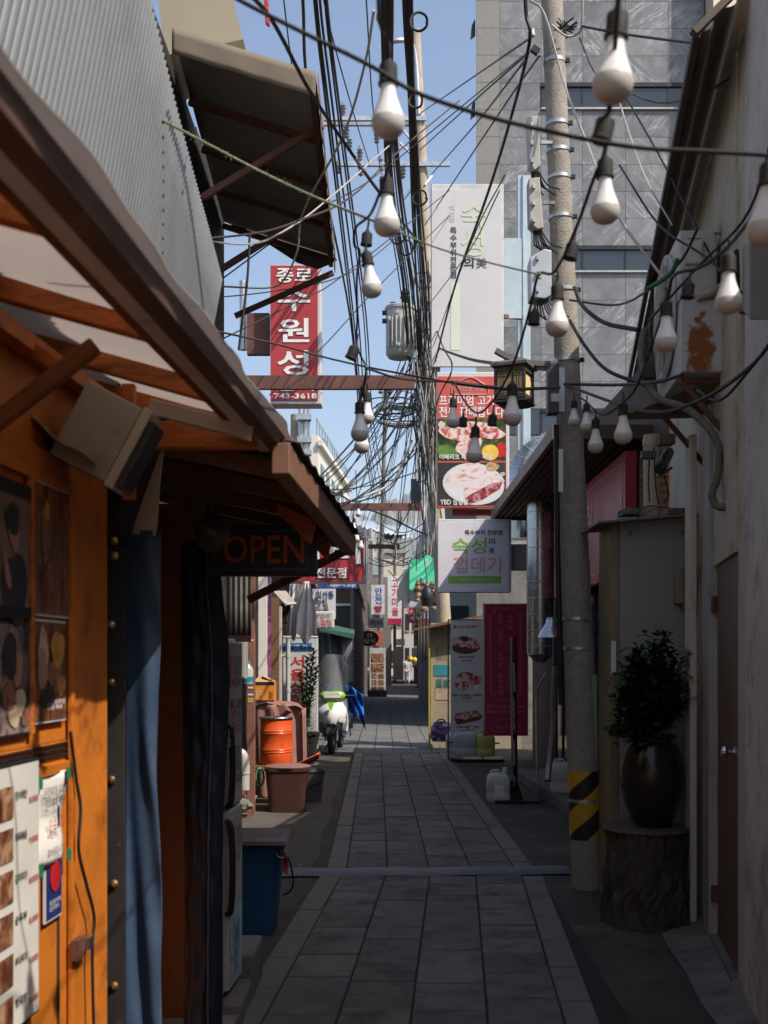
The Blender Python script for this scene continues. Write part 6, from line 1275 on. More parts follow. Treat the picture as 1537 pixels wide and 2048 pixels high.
# left far pole with riser pipes
lp = thing('utility_pole', 'concrete pole with grey riser pipes below the red sign', 'utility pole', (-1.9, 25, 0))
MB().tube([V((-1.98, 25, 0)), P(594, 830, 25)], [.17, .14], 16).build('shaft', MATS['tan_pole'], lp, smooth=True)
for (x, r) in ((603, .06), (611, .05), (619, .03)): MB().tube([P(x, 1010, 24.7), P(x - 1, 815, 24.7)], r, 8).build('riser_pipe', M_galv, lp, smooth=True)
for y in (835, 880, 905): MB().cbox(P(609, y, 24.6), .3, .2, .12).build('clamp', M_galv, lp)
# ================================================================== cables
def WZ(px, py, Z): return P(px, py, (Z - EYE) * FPX / (HYP - py))
M_cab_k = mat('cable_black', (.014, .013, .014), .55, var=.2); M_cab_b = mat('cable_brown', (.045, .036, .032), .6, var=.2); M_cab_g = mat('cable_green', (.012, .04, .035), .5); M_cab_w = mat('cable_grey', (.36, .34, .31), .6, var=.15)
def cable(pts, r, mt, label, group=None, n=5, seg=6, name='overhead_cable'):
    MB().tube(smoothline(pts, seg), r, n).build(name, mt, smooth=True, label=label, cat='cable', group=group)
g1 = 'thick cables running over the left of the alley'
for k, (xa, xb, xc, xd) in enumerate(((606, 626, 701, 722), (629, 657, 704, 726), (633, 662, 708, 729), (640, 670, 717, 734), (650, 679, 728, 742), (654, 684, 733, 748))):
    cable([WZ(xa - 25, -700, 7.2), WZ(xa - 8, -200, 7.05), WZ(xa, 0, 7), WZ(xb, 250, 6.95), WZ(xc, 637, 6.9), WZ(xd, 850, 6.9), WZ(xd + 25, 1000, 7)], random.choice((.015, .012, .010)), M_cab_b, 'thick dark cable of the bundle running over the left half', g1)
for k, (xa, xb, xc) in enumerate(((568, 597, 640), (733, 745, 760), (648, 700, 740))):
    cable([WZ(xa - 12, -150, 9), WZ(xa, 0, 9), WZ(xb, 200, 9), P(xc, 330, 19.8)], .009, M_cab_g, ['thin green wire on the left going to the far crossarm', 'thin green wire beside the hanging bulb going to the crossarm', 'thin green wire crossing behind the thick cables'][k])
g2 = 'cables gathered over the alley centre'
for k in range(9):
    o = (k - 4) * 3.6; j = lambda s=3: random.uniform(-s, s)
    cable([WZ(770 + o, -500, 7.0), WZ(774 + o * .8, 0, 7), WZ(777 + o * .7, 180, 6.95), WZ(792 + o + j(), 400, 6.9), WZ(816 + o + j(), 560, 6.85), WZ(830 + o + j(), 700, 6.9), WZ(840 + o * .8 + j(), 850, 6.9), WZ(850 + o * .7 + j(), 1000, 6.9)], random.choice((.009, .012, .015)), random.choice((M_cab_k, M_cab_b)), 'dark cable of the bundle running over the alley centre', g2)
for k in range(7):
    o = (k - 3) * 3.5; j = lambda s=3: random.uniform(-s, s)
    cable([WZ(808 + o, -500, 7.4), WZ(816 + o * .8, 0, 7.3), WZ(824 + o * .5, 200, 7.2), WZ(833 + o * .6 + j(), 400, 7.1), WZ(842 + o + j(), 560, 7.05), WZ(852 + o + j(), 720, 7), WZ(858 + o * .8 + j(), 880, 7), WZ(862 + o * .7 + j(), 1010, 7)], random.choice((.009, .012, .015)), random.choice((M_cab_k, M_cab_b)), 'dark cable of the bundle reaching the tan pole', 'cables reaching the tan pole')
g3 = 'messy cables bunched along the tan pole'
for k in range(40):
    x = random.uniform(824, 874); y0 = random.uniform(520, 700); y1 = random.uniform(900, 1170); Yk = random.uniform(18.6, 19.7); pts = []
    for i in range(7):
        f = i / 6; pts.append(P(x + 12 * f + random.uniform(-9, 9), y0 + (y1 - y0) * f, Yk + random.uniform(-.1, .1)))
    cable(pts, random.choice((.008, .012, .016)), random.choice((M_cab_k, M_cab_k, M_cab_b, M_cab_w)), 'tangled cable hanging down along the tan pole', g3)
g4 = 'cable coils on the bundle'
for (x, y, r, Y) in ((838, 43, 17, 9.6), (770, 35, 14, 9.6), (832, 200, 14, 11), (840, 395, 14, 13), (815, 630, 18, 19), (848, 640, 20, 19), (826, 700, 16, 19), (857, 720, 17, 19), (845, 560, 15, 18.5), (862, 590, 14, 18.8), (838, 780, 16, 19), (860, 830, 13, 19), (850, 900, 14, 19), (842, 950, 12, 19), (812, 495, 14, 15), (795, 470, 16, 14)):
    pts = [P(x + r * math.cos(a) * random.uniform(.9, 1.1), y + r * 1.1 * math.sin(a), Y + .02 * i) for i, a in enumerate([k * .5 for k in range(14)])]
    cable(pts, .012, random.choice((M_cab_k, M_cab_b)), 'coil of spare cable hanging on the cable bundle', g4, name='cable_coil', seg=3)
# thin wires between the two poles and to the buildings
thin = [([(1065, 73, 7.5), (945, 155, 12), (840, 227, 19)], .008, M_cab_b, 'thin wire from the pole top down to the crossarm'), ([(1058, 105, 7.5), (945, 205, 12), (840, 300, 19)], .009, M_cab_k, 'second thin wire between the two poles'),
        ([(1051, 120, 7.5), (950, 250, 12), (863, 349, 19)], .009, M_cab_k, 'third thin wire slanting between the poles'), ([(1079, 112, 7.5), (1000, 225, 10), (850, 450, 18)], .008, M_cab_k, 'thin wire slanting down across the white sign'),
        ([(1049, -40, 7.2), (1053, 30, 7.3), (1059, 87, 7.4), (1023, 234, 8.5), (975, 390, 10), (908, 580, 13), (862, 760, 17)], .013, M_cab_k, 'heavy black cable bending at the pole and crossing the white sign'),
        ([(1000, 380, 9), (940, 500, 11), (862, 605, 15)], .006, M_cab_w, 'fine pale wire crossing the white sign'), ([(1010, 350, 9), (945, 480, 11), (868, 690, 16)], .006, M_cab_k, 'fine dark wire crossing the white sign lower down'),
        ([(1060, 0, 7.3), (1090, 30, 7.3), (1130, 170, 7.3), (1180, 300, 7.0), (1230, 420, 6.6), (1330, 560, 6)], .008, M_cab_w, 'pale wire running down past the pole to the right house'),
        ([(1166, -50, 7.2), (1164, 50, 7.3), (1150, 70, 7.4), (1130, 70, 7.4), (1105, 50, 7.45)], .008, M_cab_w, 'pale wire looping at the pole anchor'),
        ([(1165, 52, 7.3), (1250, 68, 7.0), (1420, 90, 6.2)], .008, M_cab_k, 'black wire from the pole anchor to the right roof'),
        ([(1160, 75, 7.3), (1195, 150, 7.1), (1258, 184, 6.8), (1320, 205, 6.4), (1400, 190, 5.8), (1470, 150, 5.4)], .006, M_cab_b, 'thin sagging wire in front of the marble windows'),
        ([(1140, 640, 7.5), (1170, 690, 7.3), (1215, 740, 7.0), (1290, 770, 6.6)], .012, M_cab_k, 'black cable drooping from the pole to the right house'),
        ([(1150, 575, 7.4), (1165, 610, 7.2), (1210, 645, 6.9), (1278, 660, 6.5)], .014, M_cab_k, 'thick black cable from the pole to the roof eave'),
        ([(1140, 600, 7.4), (1230, 610, 6.8), (1290, 585, 6.0), (1360, 525, 5.5), (1395, 460, 5.3)], .007, M_cab_k, 'twisted black wire climbing to the air conditioner'),
        ([(1245, 180, 7), (1330, 330, 6.4), (1440, 545, 5.6)], .006, M_cab_k, 'thin wire falling to the right house wall'), ([(1235, 190, 7), (1285, 340, 6.5), (1345, 450, 6)], .005, M_cab_w, 'fine pale wire falling towards the roof eave'),
        ([(1240, 330, 6), (1320, 450, 5.6), (1420, 520, 5.2), (1537, 640, 4.6)], .006, M_cab_k, 'black wire crossing the air conditioner'),
        ([(1560, 210, 4.2), (1500, 420, 4.4), (1400, 530, 4.8), (1300, 640, 5.4)], .006, M_cab_k, 'black wire along the white wall on the right'),
        ([(1560, 660, 4.2), (1500, 735, 4.5), (1400, 800, 5.0), (1290, 822, 5.6), (1130, 770, 7.2)], .009, M_cab_b, 'brown cable from the right wall towards the lantern'),
        ([(1640, 560, 4.2), (1500, 740, 4.6), (1440, 800, 4.9), (1395, 780, 5.2)], .007, M_cab_k, 'short black cable under the wall unit'),
        ([(1130, 768, 7.2), (1230, 770, 6.4), (1310, 765, 5.8), (1365, 750, 5.5)], .010, M_cab_k, 'black cable running level from the lantern to the bracket'),
        ([(905, 765, 5.2), (960, 772, 5.6), (1030, 778, 6.4), (1120, 775, 7.2)], .010, M_cab_k, 'doubled black cable behind the lantern bulb'),
        ([(842, 655, 19), (870, 690, 17), (930, 715, 12), (1000, 728, 9), (1095, 738, 7.4)], .015, M_cab_k, 'thick black cable sagging from the tan pole to the lantern'),
        ([(855, 610, 18), (885, 690, 15), (905, 735, 13), (880, 790, 14), (862, 850, 17)], .010, M_cab_k, 'black wire kinked over the white sign corner')]
for pts, r, mt, lb in thin: cable([P(*p) for p in pts], r, mt, lb)
# left side wires
lw = [([(748, 20, 4.5), (729, 131, 4.8), (686, 272, 5.4), (607, 422, 6.2), (595, 500, 6.4), (570, 556, 6.5), (539, 575, 6.6), (451, 573, 6.8), (390, 570, 6.9)], .006, M_cab_w, 'pale wire curling below the canvas canopy'),
      ([(460, -40, 3.2), (539, 31, 3.6), (620, 181, 4.2), (700, 300, 4.8), (765, 392, 5.2), (850, 500, 8)], .0075, M_cab_b, 'dark brown cord slanting across the sky from the left'),
      ([(380, 480, 5.6), (520, 465, 5.8), (600, 440, 6), (700, 395, 6.6), (800, 300, 8), (920, 200, 10)], .006, M_cab_b, 'thin twin wire rising from the screen to the right'),
      ([(380, 476, 5.6), (500, 488, 5.8), (580, 455, 6), (660, 395, 6.6), (780, 290, 8)], .005, M_cab_w, 'thin pale wire from the corrugated screen'),
      ([(500, 470, 6), (495, 560, 6), (484, 650, 6), (478, 700, 6)], .007, M_cab_k, 'black wire dropping behind the stall roof'),
      ([(380, 605, 7), (620, 430, 8), (760, 345, 9), (1060, 100, 9)], .005, M_cab_k, 'fine black wire rising across the sky'),
      ([(380, 600, 8), (560, 580, 9), (700, 545, 10), (800, 470, 13)], .005, M_cab_k, 'fine black wire crossing the top of the red sign'),
      ([(390, 705, 8), (600, 600, 9.5), (690, 548, 11), (900, 380, 15)], .006, M_cab_k, 'fine black wire crossing the middle of the red sign'),
      ([(540, 790, 10), (640, 700, 11), (760, 570, 13), (900, 430, 16)], .006, M_cab_k, 'fine black wire rising past the red beam'),
      ([(400, 655, 6), (560, 690, 6.2), (640, 712, 6.4), (740, 735, 6.5), (900, 765, 6)], .006, M_cab_b, 'brown cord crossing in front of the red sign')]
for pts, r, mt, lb in lw: cable([P(*p) for p in pts], r, mt, lb)
# fuzzy old rope
rp = [P(322, 238, 3.3), P(420, 290, 3.4), P(540, 352, 3.5), P(640, 398, 3.5), P(740, 438, 3.4), P(860, 490, 3.2), P(960, 520, 3.0), P(1075, 548, 2.85)]
rpo = thing('old_rope', 'frayed greenish rope stretched across under the canopy', 'rope', rp[0])
sl = smoothline(rp, 8); M_rope = mat('old_rope_fibre', (.17, .18, .12), .9, var=.4, vs=60)
MB().tube(sl, [.0042 if i < 34 else .0024 for i in range(len(sl))], 6).build('strand', M_rope, rpo, smooth=True)
m = MB()
for i in range(160):
    p = sl[random.randrange(0, 40)].lerp(sl[random.randrange(0, 3)], 0); k = random.randrange(0, 38); p = sl[k].lerp(sl[k + 1], random.random()); m.tube([p, p + V((random.gauss(0, .006), random.gauss(0, .006), random.gauss(0, .008)))], .0007, 3)
m.build('frayed_fibres', M_rope, rpo, kind='stuff')
# mid and far cable mess above the alley
g5 = 'cables slanting over the far alley'
for k in range(16):
    x0 = random.uniform(585, 640); y0 = random.uniform(965, 1050); x1 = random.uniform(800, 860); y1 = random.uniform(700, 960); Y0 = random.uniform(14, 30); Y1 = random.uniform(18, 24); s = random.uniform(5, 35)
    cable([P(x0, y0, Y0), P((x0 * 2 + x1) / 3, (y0 * 2 + y1) / 3 + s, (Y0 * 2 + Y1) / 3), P((x0 + 2 * x1) / 3, (y0 + y1 * 2) / 3 + s, (Y0 + Y1 * 2) / 3), P(x1, y1, Y1)], random.choice((.008, .011, .014)), random.choice((M_cab_k, M_cab_g, M_cab_k)), 'dark cable slanting over the far alley', g5)
g6 = 'cables falling towards the far end'
for k in range(15):
    x0 = random.uniform(822, 862); y0 = random.uniform(560, 820); x1 = random.uniform(690, 850); y1 = random.uniform(1040, 1150)
    cable([P(x0, y0, 20), P(x0 * .6 + x1 * .4 + random.uniform(-8, 8), y0 * .6 + y1 * .4, 27), P(x1, y1, 45)], random.choice((.008, .012, .016)), random.choice((M_cab_k, M_cab_g, M_cab_k)), 'dark cable receding towards the far end of the alley', g6)
for k in range(10):
    cx, cy = 790 + random.uniform(-25, 25), 810 + random.uniform(-25, 25); r = random.uniform(15, 42)
    pts = [P(cx + r * math.cos(a) * 1.2, cy + r * .5 * math.sin(a) + random.uniform(-3, 3), 23 + .1 * i) for i, a in enumerate([j * .55 for j in range(11)])]
    cable(pts, random.choice((.01, .014)), random.choice((M_cab_k, M_cab_g)), 'looping cable of the tangle below the long beam', 'tangle below the long beam', name='cable_coil', seg=4)
# crossarm pole in that tangle
fa2 = thing('utility_pole', 'slim distant pole with crossarms inside the cable tangle', 'utility pole', P(757, 1392, 48))
MB().tube([V((PX(757, 48), 48, 0)), P(772, 760, 48)], [.11, .08], 10).build('shaft', M_concd, fa2, smooth=True)
for (x0, x1, y) in ((755, 832, 816), (770, 830, 850)): MB().bar(P(x0, y, 47.8), P(x1, y, 47.8), .1, .16).build('crossarm', M_concd, fa2)
for x in (762, 778): MB().lathe([(.04, 0), (.14, .08), (.06, .14), (.14, .22), (.06, .28), (.1, .4), (0, .48)], P(x, 788, 47.8), 10).build('insulator', M_ins, fa2, smooth=True)
g7 = 'far thin cables'
for k in range(12):
    x0 = random.uniform(700, 780); x1 = random.uniform(800, 880); y = random.uniform(1040, 1150)
    cable([P(x0, y, 38), P((x0 + x1) / 2, y + random.uniform(5, 22), 38), P(x1, y + random.uniform(-50, 20), 36)], .016, random.choice((M_cab_k, M_cab_w)), 'far thin cable strung across the end of the alley', g7)
cable([P(625, 968, 16), P(680, 990, 17), P(712, 1003, 18.9), P(770, 985, 19), P(800, 950, 19), P(835, 880, 19)], .014, M_cab_b, 'thick sagging cable tied to the shorter beam')
cable([P(700, 1003, 18.5), P(770, 975, 19), P(795, 950, 19), P(825, 880, 19)], .02, M_cab_w, 'pale wrapped cable hanging beside the shorter beam')
cable([P(735, 1018, 18.8), P(780, 1035, 19), P(830, 1060, 19.4), P(870, 1075, 19.8)], .016, M_cab_k, 'black cable from the shorter beam to the tan pole')
for (x, ya, yb) in ((826, 1008, 1130), (792, 1090, 1130)): cable([P(x, ya, 19), P(x + 1, (ya + yb) / 2, 19), P(x - 1, yb, 19)], .009, M_cab_w, 'pale cord hanging straight down from a far beam', 'hanging cords')
# ================================================================== string lights
def mesh_of(mb, mt, nm): return mb.data(nm, mt, True, V((0, 0, 0)))[0]
me_sock = mesh_of(MB().lathe([(0, .045), (.006, .045), (.009, .038), (.0155, .034), (.0165, .03), (.0165, .004), (.0185, .002), (.0185, -.002), (.0155, -.003), (0, -.003)], (0, 0, 0), 20), M_blackm, 'socket')
me_body = mesh_of(MB().lathe([(.0135, -.002), (.0138, -.012), (.016, -.024), (.0205, -.038), (.0255, -.051), (.0288, -.060), (.0300, -.064)], (0, 0, 0), 24), mat('bulb_plastic', (.60, .60, .61), .42, var=.03), 'body')
me_dome = mesh_of(MB().lathe([(.0300, -.0642), (.0306, -.070), (.0295, -.078), (.026, -.086), (.0195, -.0925), (.010, -.0962), (0, -.097)], (0, 0, 0), 24), mat('bulb_diffuser', (.44, .42, .40), .45, var=.03), 'dome')
me_hole = mesh_of(MB().lathe([(0, -.0032), (.013, -.0034)], (0, 0, 0), 16), M_darkint, 'opening')
def bulb(px, pyb, w, label, tx=0, ty=0, cordto=None):
    Y = FPX * .0612 / w; bot = P(px, pyb, Y); q = Quaternion((0, 1, 0), R(tx)) @ Quaternion((1, 0, 0), R(ty))
    org = bot - q @ V((0, 0, -.097))
    t = thing('light_bulb', label, 'light bulb', org, 'string light bulbs')
    for me in (me_sock, me_body, me_dome): link(me, me.name.split('.')[0], org, t, q)
    top = org + q @ V((0, 0, .045)); c = cordto or (top + V((0, 0, .03)))
    MB().tube(smoothline([top, top.lerp(c, .5) + V((.002, 0, .004)), c]), .0035, 6).build('cord', M_black, t, smooth=True)
    return top
def empty_socket(px, py, w, label, tx=0, ty=0):
    Y = FPX * .037 / w; org = P(px, py, Y); q = Quaternion((0, 1, 0), R(tx)) @ Quaternion((1, 0, 0), R(ty))
    t = thing('lamp_socket', label, 'lamp socket', org, 'empty string light sockets')
    link(me_sock, 'socket', org, t, q); link(me_hole, 'opening', org, t, q)
    top = org + q @ V((0, 0, .045)); MB().tube([top, top + V((.004, 0, .03))], .0035, 6).build('cord', M_black, t, smooth=True)
    return top + V((.004, 0, .03))
LB = lambda *a, **k: bulb(*a, **k)
LB(777, 275, 68, 'large nearest bulb at the top centre in front of the cables'); LB(774, 472, 53, 'second bulb down the centre string, brightly lit'); LB(747, 595, 42, 'third bulb down the centre string, tilted to the right', -9)
LB(720, 883, 36, 'front bulb of the pair hanging over the sky at centre'); LB(724, 907, 31, 'bulb half hidden behind the front bulb of the centre pair'); LB(734, 848, 29, 'bulb partly hidden right behind the centre string cord')
LB(717, 1034, 11.5, 'tiny far bulb just below the shorter beam'); LB(708, 1063, 12, 'tiny far bulb on the left of the far cluster'); LB(714, 1085, 13, 'far bulb in front of the red sign'); LB(722, 1100, 13, 'lowest far bulb in front of the red sign')
LB(1224, 203, 82, 'largest bulb near the upper right in front of the marble wall', 4); LB(1211, 447, 59, 'sunlit bulb below the largest one on the right'); LB(1115, 673, 47, 'bulb hanging in front of the concrete pole')
LB(1025, 851, 38, 'bulb hanging in front of the lattice lantern'); LB(1027, 852, 30, 'bulb hidden behind the lantern bulb'); LB(948, 926, 33, 'lowest bulb of the right string in front of the meat sign', 3); LB(907, 856, 27, 'leftmost bulb in front of the red meat sign')
LB(1530, 492, 76, 'bulb cut off by the right edge of the view', 4); LB(1458, 628, 54, 'bulb in front of the white wall at the right'); LB(1333, 704, 46, 'bulb hanging beside the rusty air conditioner'); LB(1247, 888, 37, 'rightmost bulb of the low cluster by the pole'); LB(1192, 906, 31, 'lowest bulb of the cluster right of the pole'); LB(1174, 864, 26, 'middle bulb of the cluster right of the pole'); LB(1149, 853, 23.5, 'leftmost bulb of the cluster on the pole')
empty_socket(733, 489, 24, 'empty black socket beside the third centre bulb', 5); empty_socket(702, 716, 25, 'empty black socket tilted at the centre string', 22); empty_socket(1203, 280, 44, 'large empty black socket below the largest bulb', 14)
empty_socket(1140, 516, 30, 'empty grey socket in front of the concrete pole', 14); empty_socket(1068, 648, 25, 'empty grey socket left of the pole', 4); empty_socket(985, 850, 20, 'empty black socket in front of the meat sign at right', 4); empty_socket(927, 852, 17.5, 'empty black socket in front of the meat sign at left'); empty_socket(1375, 594, 28, 'empty black socket in front of the air conditioner', 8); empty_socket(1298, 756, 26, 'empty black socket under the roof eave'); empty_socket(728, 790, 16, 'small empty socket behind the centre string cord')
def sstring(pts, r, label): cable([P(*p) for p in pts], r, M_blackm, label, name='light_string', n=6)
sstring([(752, -260, 1.5), (756, -60, 1.7), (760, 40, 1.85), (772, 75, 1.95), (776, 105, 2.0), (779, 200, 2.1), (782, 297, 2.3), (776, 338, 2.5), (760, 385, 2.65), (740, 430, 2.8), (712, 455, 3.0), (709, 490, 3.15), (720, 503, 3.25), (714, 560, 3.3), (715, 640, 3.5), (713, 680, 3.6), (722, 712, 3.7), (732, 735, 3.75), (728, 775, 3.85), (722, 800, 3.9)], .0036, 'black cord of the centre light string')
sstring([(732, 737, 3.75), (745, 740, 4.0), (795, 756, 4.6), (850, 762, 5.0), (905, 763, 5.0)], .0045, 'black cord linking the centre and right light strings')
sstring([(1262, -240, 1.3), (1240, -40, 1.55), (1222, 205, 1.75), (1206, 240, 1.9), (1210, 300, 2.2), (1187, 360, 2.35), (1152, 458, 2.55), (1110, 543, 2.85), (1079, 548, 2.95), (1065, 599, 3.1), (1051, 653, 3.2), (1027, 728, 3.4), (992, 794, 3.8), (957, 826, 4.15), (929, 801, 4.6), (908, 763, 4.95)], .0038, 'black cord of the right light string')
sstring([(1620, 240, 1.6), (1537, 375, 1.9), (1500, 440, 2.15), (1450, 500, 2.5), (1400, 535, 2.75), (1350, 550, 2.9), (1335, 600, 2.98), (1300, 705, 3.2), (1270, 780, 3.45), (1225, 822, 3.9), (1200, 828, 4.3), (1175, 805, 4.9), (1155, 790, 5.4), (1135, 775, 6.2)], .0042, 'black cord of the light string along the right house')
sstring([(380, -60, 1.9), (480, 0, 1.85), (610, 66, 1.8), (740, 130, 1.8), (830, 183, 1.8), (960, 228, 1.75), (1080, 258, 1.75), (1200, 283, 1.75), (1300, 297, 1.75), (1420, 303, 1.75), (1560, 312, 1.75), (1700, 330, 1.75)], .0036, 'near blurred black cord slanting across the whole view')
sstring([(712, 940, 16), (714, 1003, 16), (706, 1035, 12), (712, 1060, 11.5), (722, 1085, 11)], .006, 'black cord of the far bulb cluster')
for (x, y, Y) in ((732, 735, 3.73), (1079, 548, 2.93), (905, 762, 4.93)):
    MB().tube(smoothline([P(x - 4, y - 5, Y), P(x + 3, y, Y - .01), P(x - 2, y + 6, Y), P(x + 4, y + 10, Y)], 4), .0022, 5).build('cable_tie', mat('green_wire_tie', (.05, .28, .08), .5), smooth=True, label='twist of green wire tying the light cord', cat='wire tie', group='green wire ties')
MB().tube(smoothline([P(1297, 577, 5.6), P(1325, 560, 5.55), P(1345, 543, 5.5), P(1356, 518, 5.45)]), .012, 8).build('cable_sleeve', mat('green_tape_wrap', (.02, .14, .03), .5, var=.2), smooth=True, label='green taped sleeve on the cord by the air conditioner', cat='cable sleeve')
rr_ = MB(); rr_.grid(lambda u, v: P(528 + 8 * u + 4 * v, -20 + 70 * v, 3.55) + V((0, .01 * math.sin(v * 12 + u * 3), 0)), 3, 14); rr_.build('red_ribbon', mat('red_ribbon', (.42, .05, .06), .7), smooth=180, solid=.001, label='torn red ribbon hanging from the cord at the top', cat='ribbon')
# ================================================================== red vertical sign on the left
M_redsign = mat('red_sign_face', (.36, .035, .04), .5, var=.07, vs=3, dirt=(.26, .03, .035), da=.3, ds=2)
rs = thing('vertical_sign', 'tall red vertical sign with white Korean lettering and number 3618', 'sign', P(590, 808, 14))
MB().box(PX(541, 14), PX(643, 14), 14.0, 14.28, PZ(808, 14), PZ(529, 14)).build('case', M_whitesign, rs, bevel=.01)
plate(rs, 541.5, 636, 531, 801, 13.998, M_redsign, 'face', .012)
yy = 13.978
M_shd = mat('letter_drop_shadow', (.10, .02, .02), .5)  # painted drop shadow, a dark copy offset behind the letters
def raised(par, body, rect, Y, bold=.03):
    letter(par, body, (rect[0] + 1.2, rect[1] + 1.4, rect[2] + 1.2, rect[3] + 1.4), Y + .006, M_shd, bold, name='lettering_shadow_edge'); letter(par, body, rect, Y, M_inkw, bold)
raised(rs, '종로', (553, 536, 625, 565), yy); raised(rs, '수', (556, 574, 621, 622), yy); raised(rs, '원', (556, 636, 619, 684), yy); raised(rs, '성', (555, 700, 618, 750), yy); raised(rs, '갈비', (556, 762, 628, 782), yy); letter(rs, '743-3618', (548, 786, 634, 797), yy, M_inkw, bold=.04)
MB().box(PX(495, 14.2), PX(540, 14.2), 14.15, 14.25, PZ(710, 14.2), PZ(628, 14.2)).build('bracket_frame', M_rust, rs)
MB().tube([P(487, 700, 14.3), P(486, 562, 14.3)], .045, 10).build('flue_pipe', M_galv, smooth=True, label='grey metal flue pipe left of the red vertical sign', cat='pipe')
# wide red sign with peeling white frame
rs2 = thing('shop_sign', 'wide red shop sign with peeling white frame behind the eave', 'sign', P(680, 1170, 20))
MB().box(PX(560, 20), PX(733, 20), 20, 20.12, PZ(1168, 20), PZ(1072, 20)).build('frame', mat('peeling_white', (.48, .43, .38), .7, var=.15, dirt=(.2, .11, .07), da=.4, ds=8), rs2, bevel=.02)
plate(rs2, 563, 728, 1075, 1163, 19.998, M_redsign, 'face', .012)
yy = 19.97
raised(rs2, '갈비', (575, 1078, 722, 1128), yy, .03); raised(rs2, '전문점', (632, 1135, 693, 1156), yy, .04)
MB().bar(P(735, 1072, 20), P(735, 1168, 20), .04, .04).build('edge_bar', M_whitesign, rs2)
# street name plate and small signs
sn = thing('street_sign', 'blue street name plate reading Supyo-ro 28-gil', 'street sign', P(690, 1176, 22))
plate(sn, 636, 715, 1163, 1177, 22, mat('road_sign_blue', (.04, .08, .32), .4), 'plate', .02, .004); letter(sn, 'Supyo-ro 28-gil', (660, 1166, 711, 1175), 21.976, M_inkw, bold=.02)
MB().lathe([(.14, -.02), (.14, .02), (0, .02)], P(643, 1163, 22.1), 24, Matrix.Rotation(R(90), 3, 'X')).build('round_sign', mat('ochre_disc', (.45, .22, .05), .5), label='ochre round sign under the wide red sign', cat='sign')
ik = thing('projecting_sign', 'white sign with navy vertical Korean letters behind the arched lamp', 'sign', P(655, 1240, 23))
plate(ik, 626, 672, 1178, 1238, 23, M_whitesign, 'panel', .06); letter(ik, '익선동\n맛집\n골목', (632, 1182, 668, 1232), 22.93, mat('navy_ink', (.02, .04, .12), .5), bold=.04)
al = thing('arched_light', 'arched cream canopy lamp above the small white sign', 'lamp', P(640, 1225, 21))
m = MB(); m.prism([P(640 + 17 * math.cos(a), 1222 - 32 * math.sin(a), 21) for a in [i * math.pi / 14 for i in range(15)]] + [P(640 + 12 * math.cos(a), 1219 - 25 * math.sin(a), 21) for a in [math.pi - i * math.pi / 14 for i in range(15)]], (0, .3, 0)); m.build('arch', mat('cream_metal', (.45, .38, .28), .5), al)
MB().box(PX(624, 21), PX(656, 21), 21.02, 21.25, PZ(1221, 21), PZ(1213, 21)).build('tube_cover', mat('diffuser_white', (.5, .5, .48), .4), al)
ws_ = thing('hanging_sign', 'small white hanging sign with black and red Korean brush letters', 'sign', P(648, 1256, 19.6))
plate(ws_, 618, 669, 1223, 1257, 19.6, M_whitesign, 'panel', .08, .02); letter(ws_, '왕십리', (630, 1227, 660, 1237), 19.51, M_inkk, bold=0, skew=.1); letter(ws_, '소곱창', (630, 1239, 664, 1253), 19.51, M_red, bold=.02, skew=-.1)
# ================================================================== far left: dark brick house, tarps, stands
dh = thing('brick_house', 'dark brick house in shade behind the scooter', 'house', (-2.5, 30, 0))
def brickwall():
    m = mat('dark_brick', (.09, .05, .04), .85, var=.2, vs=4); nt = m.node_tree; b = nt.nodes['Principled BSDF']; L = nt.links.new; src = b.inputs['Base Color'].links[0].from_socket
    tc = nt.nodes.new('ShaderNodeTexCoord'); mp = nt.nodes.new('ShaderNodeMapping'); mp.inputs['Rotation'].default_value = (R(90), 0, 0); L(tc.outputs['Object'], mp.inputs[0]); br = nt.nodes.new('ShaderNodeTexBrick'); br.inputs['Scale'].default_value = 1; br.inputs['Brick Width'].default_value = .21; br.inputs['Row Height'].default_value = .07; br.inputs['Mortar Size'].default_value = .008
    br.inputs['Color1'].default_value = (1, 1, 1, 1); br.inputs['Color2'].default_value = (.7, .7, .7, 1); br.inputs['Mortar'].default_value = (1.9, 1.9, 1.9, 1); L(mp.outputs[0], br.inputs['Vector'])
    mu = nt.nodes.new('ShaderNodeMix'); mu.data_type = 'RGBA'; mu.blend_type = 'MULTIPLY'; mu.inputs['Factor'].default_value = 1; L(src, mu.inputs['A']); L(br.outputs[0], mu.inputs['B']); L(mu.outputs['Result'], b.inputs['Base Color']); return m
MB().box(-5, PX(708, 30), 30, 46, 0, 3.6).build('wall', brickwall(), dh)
MB().box(-5.2, PX(712, 30), 29.8, 46.2, 3.6, 3.8).build('roof', M_concd, dh)
MB().box(PX(668, 29.9), PX(706, 29.9), 29.88, 29.98, PZ(1212, 29.9), PZ(1207, 29.9)).build('ledge', M_galv, dh)
MB().box(PX(672, 29.9), PX(702, 29.9), 29.95, 29.99, PZ(1330, 29.9), PZ(1215, 29.9)).build('window', M_glass, dh)
MB().bar(P(706, 1400, 29.6), P(704, 1180, 29.6), .08, .08).build('drain_pipe', M_concd, dh)
tpc = thing('tarp_stall', 'stall closed with hanging grey tarpaulins behind the scooter', 'stall', (-1.6, 24, 0))
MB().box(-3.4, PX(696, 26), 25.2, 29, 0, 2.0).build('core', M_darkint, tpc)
m = MB(); m.grid(lambda u, v: V((-2.3 + (PX(706, 25) + 2.3) * u, 25.0 + .07 * math.sin(u * 34) + .03 * math.sin(u * 71), 2.15 * v)), 90, 4); m.build('tarpaulin', mat('grey_tarp', (.05, .055, .06), .5, var=.25, vs=4), tpc, smooth=180, solid=.01)
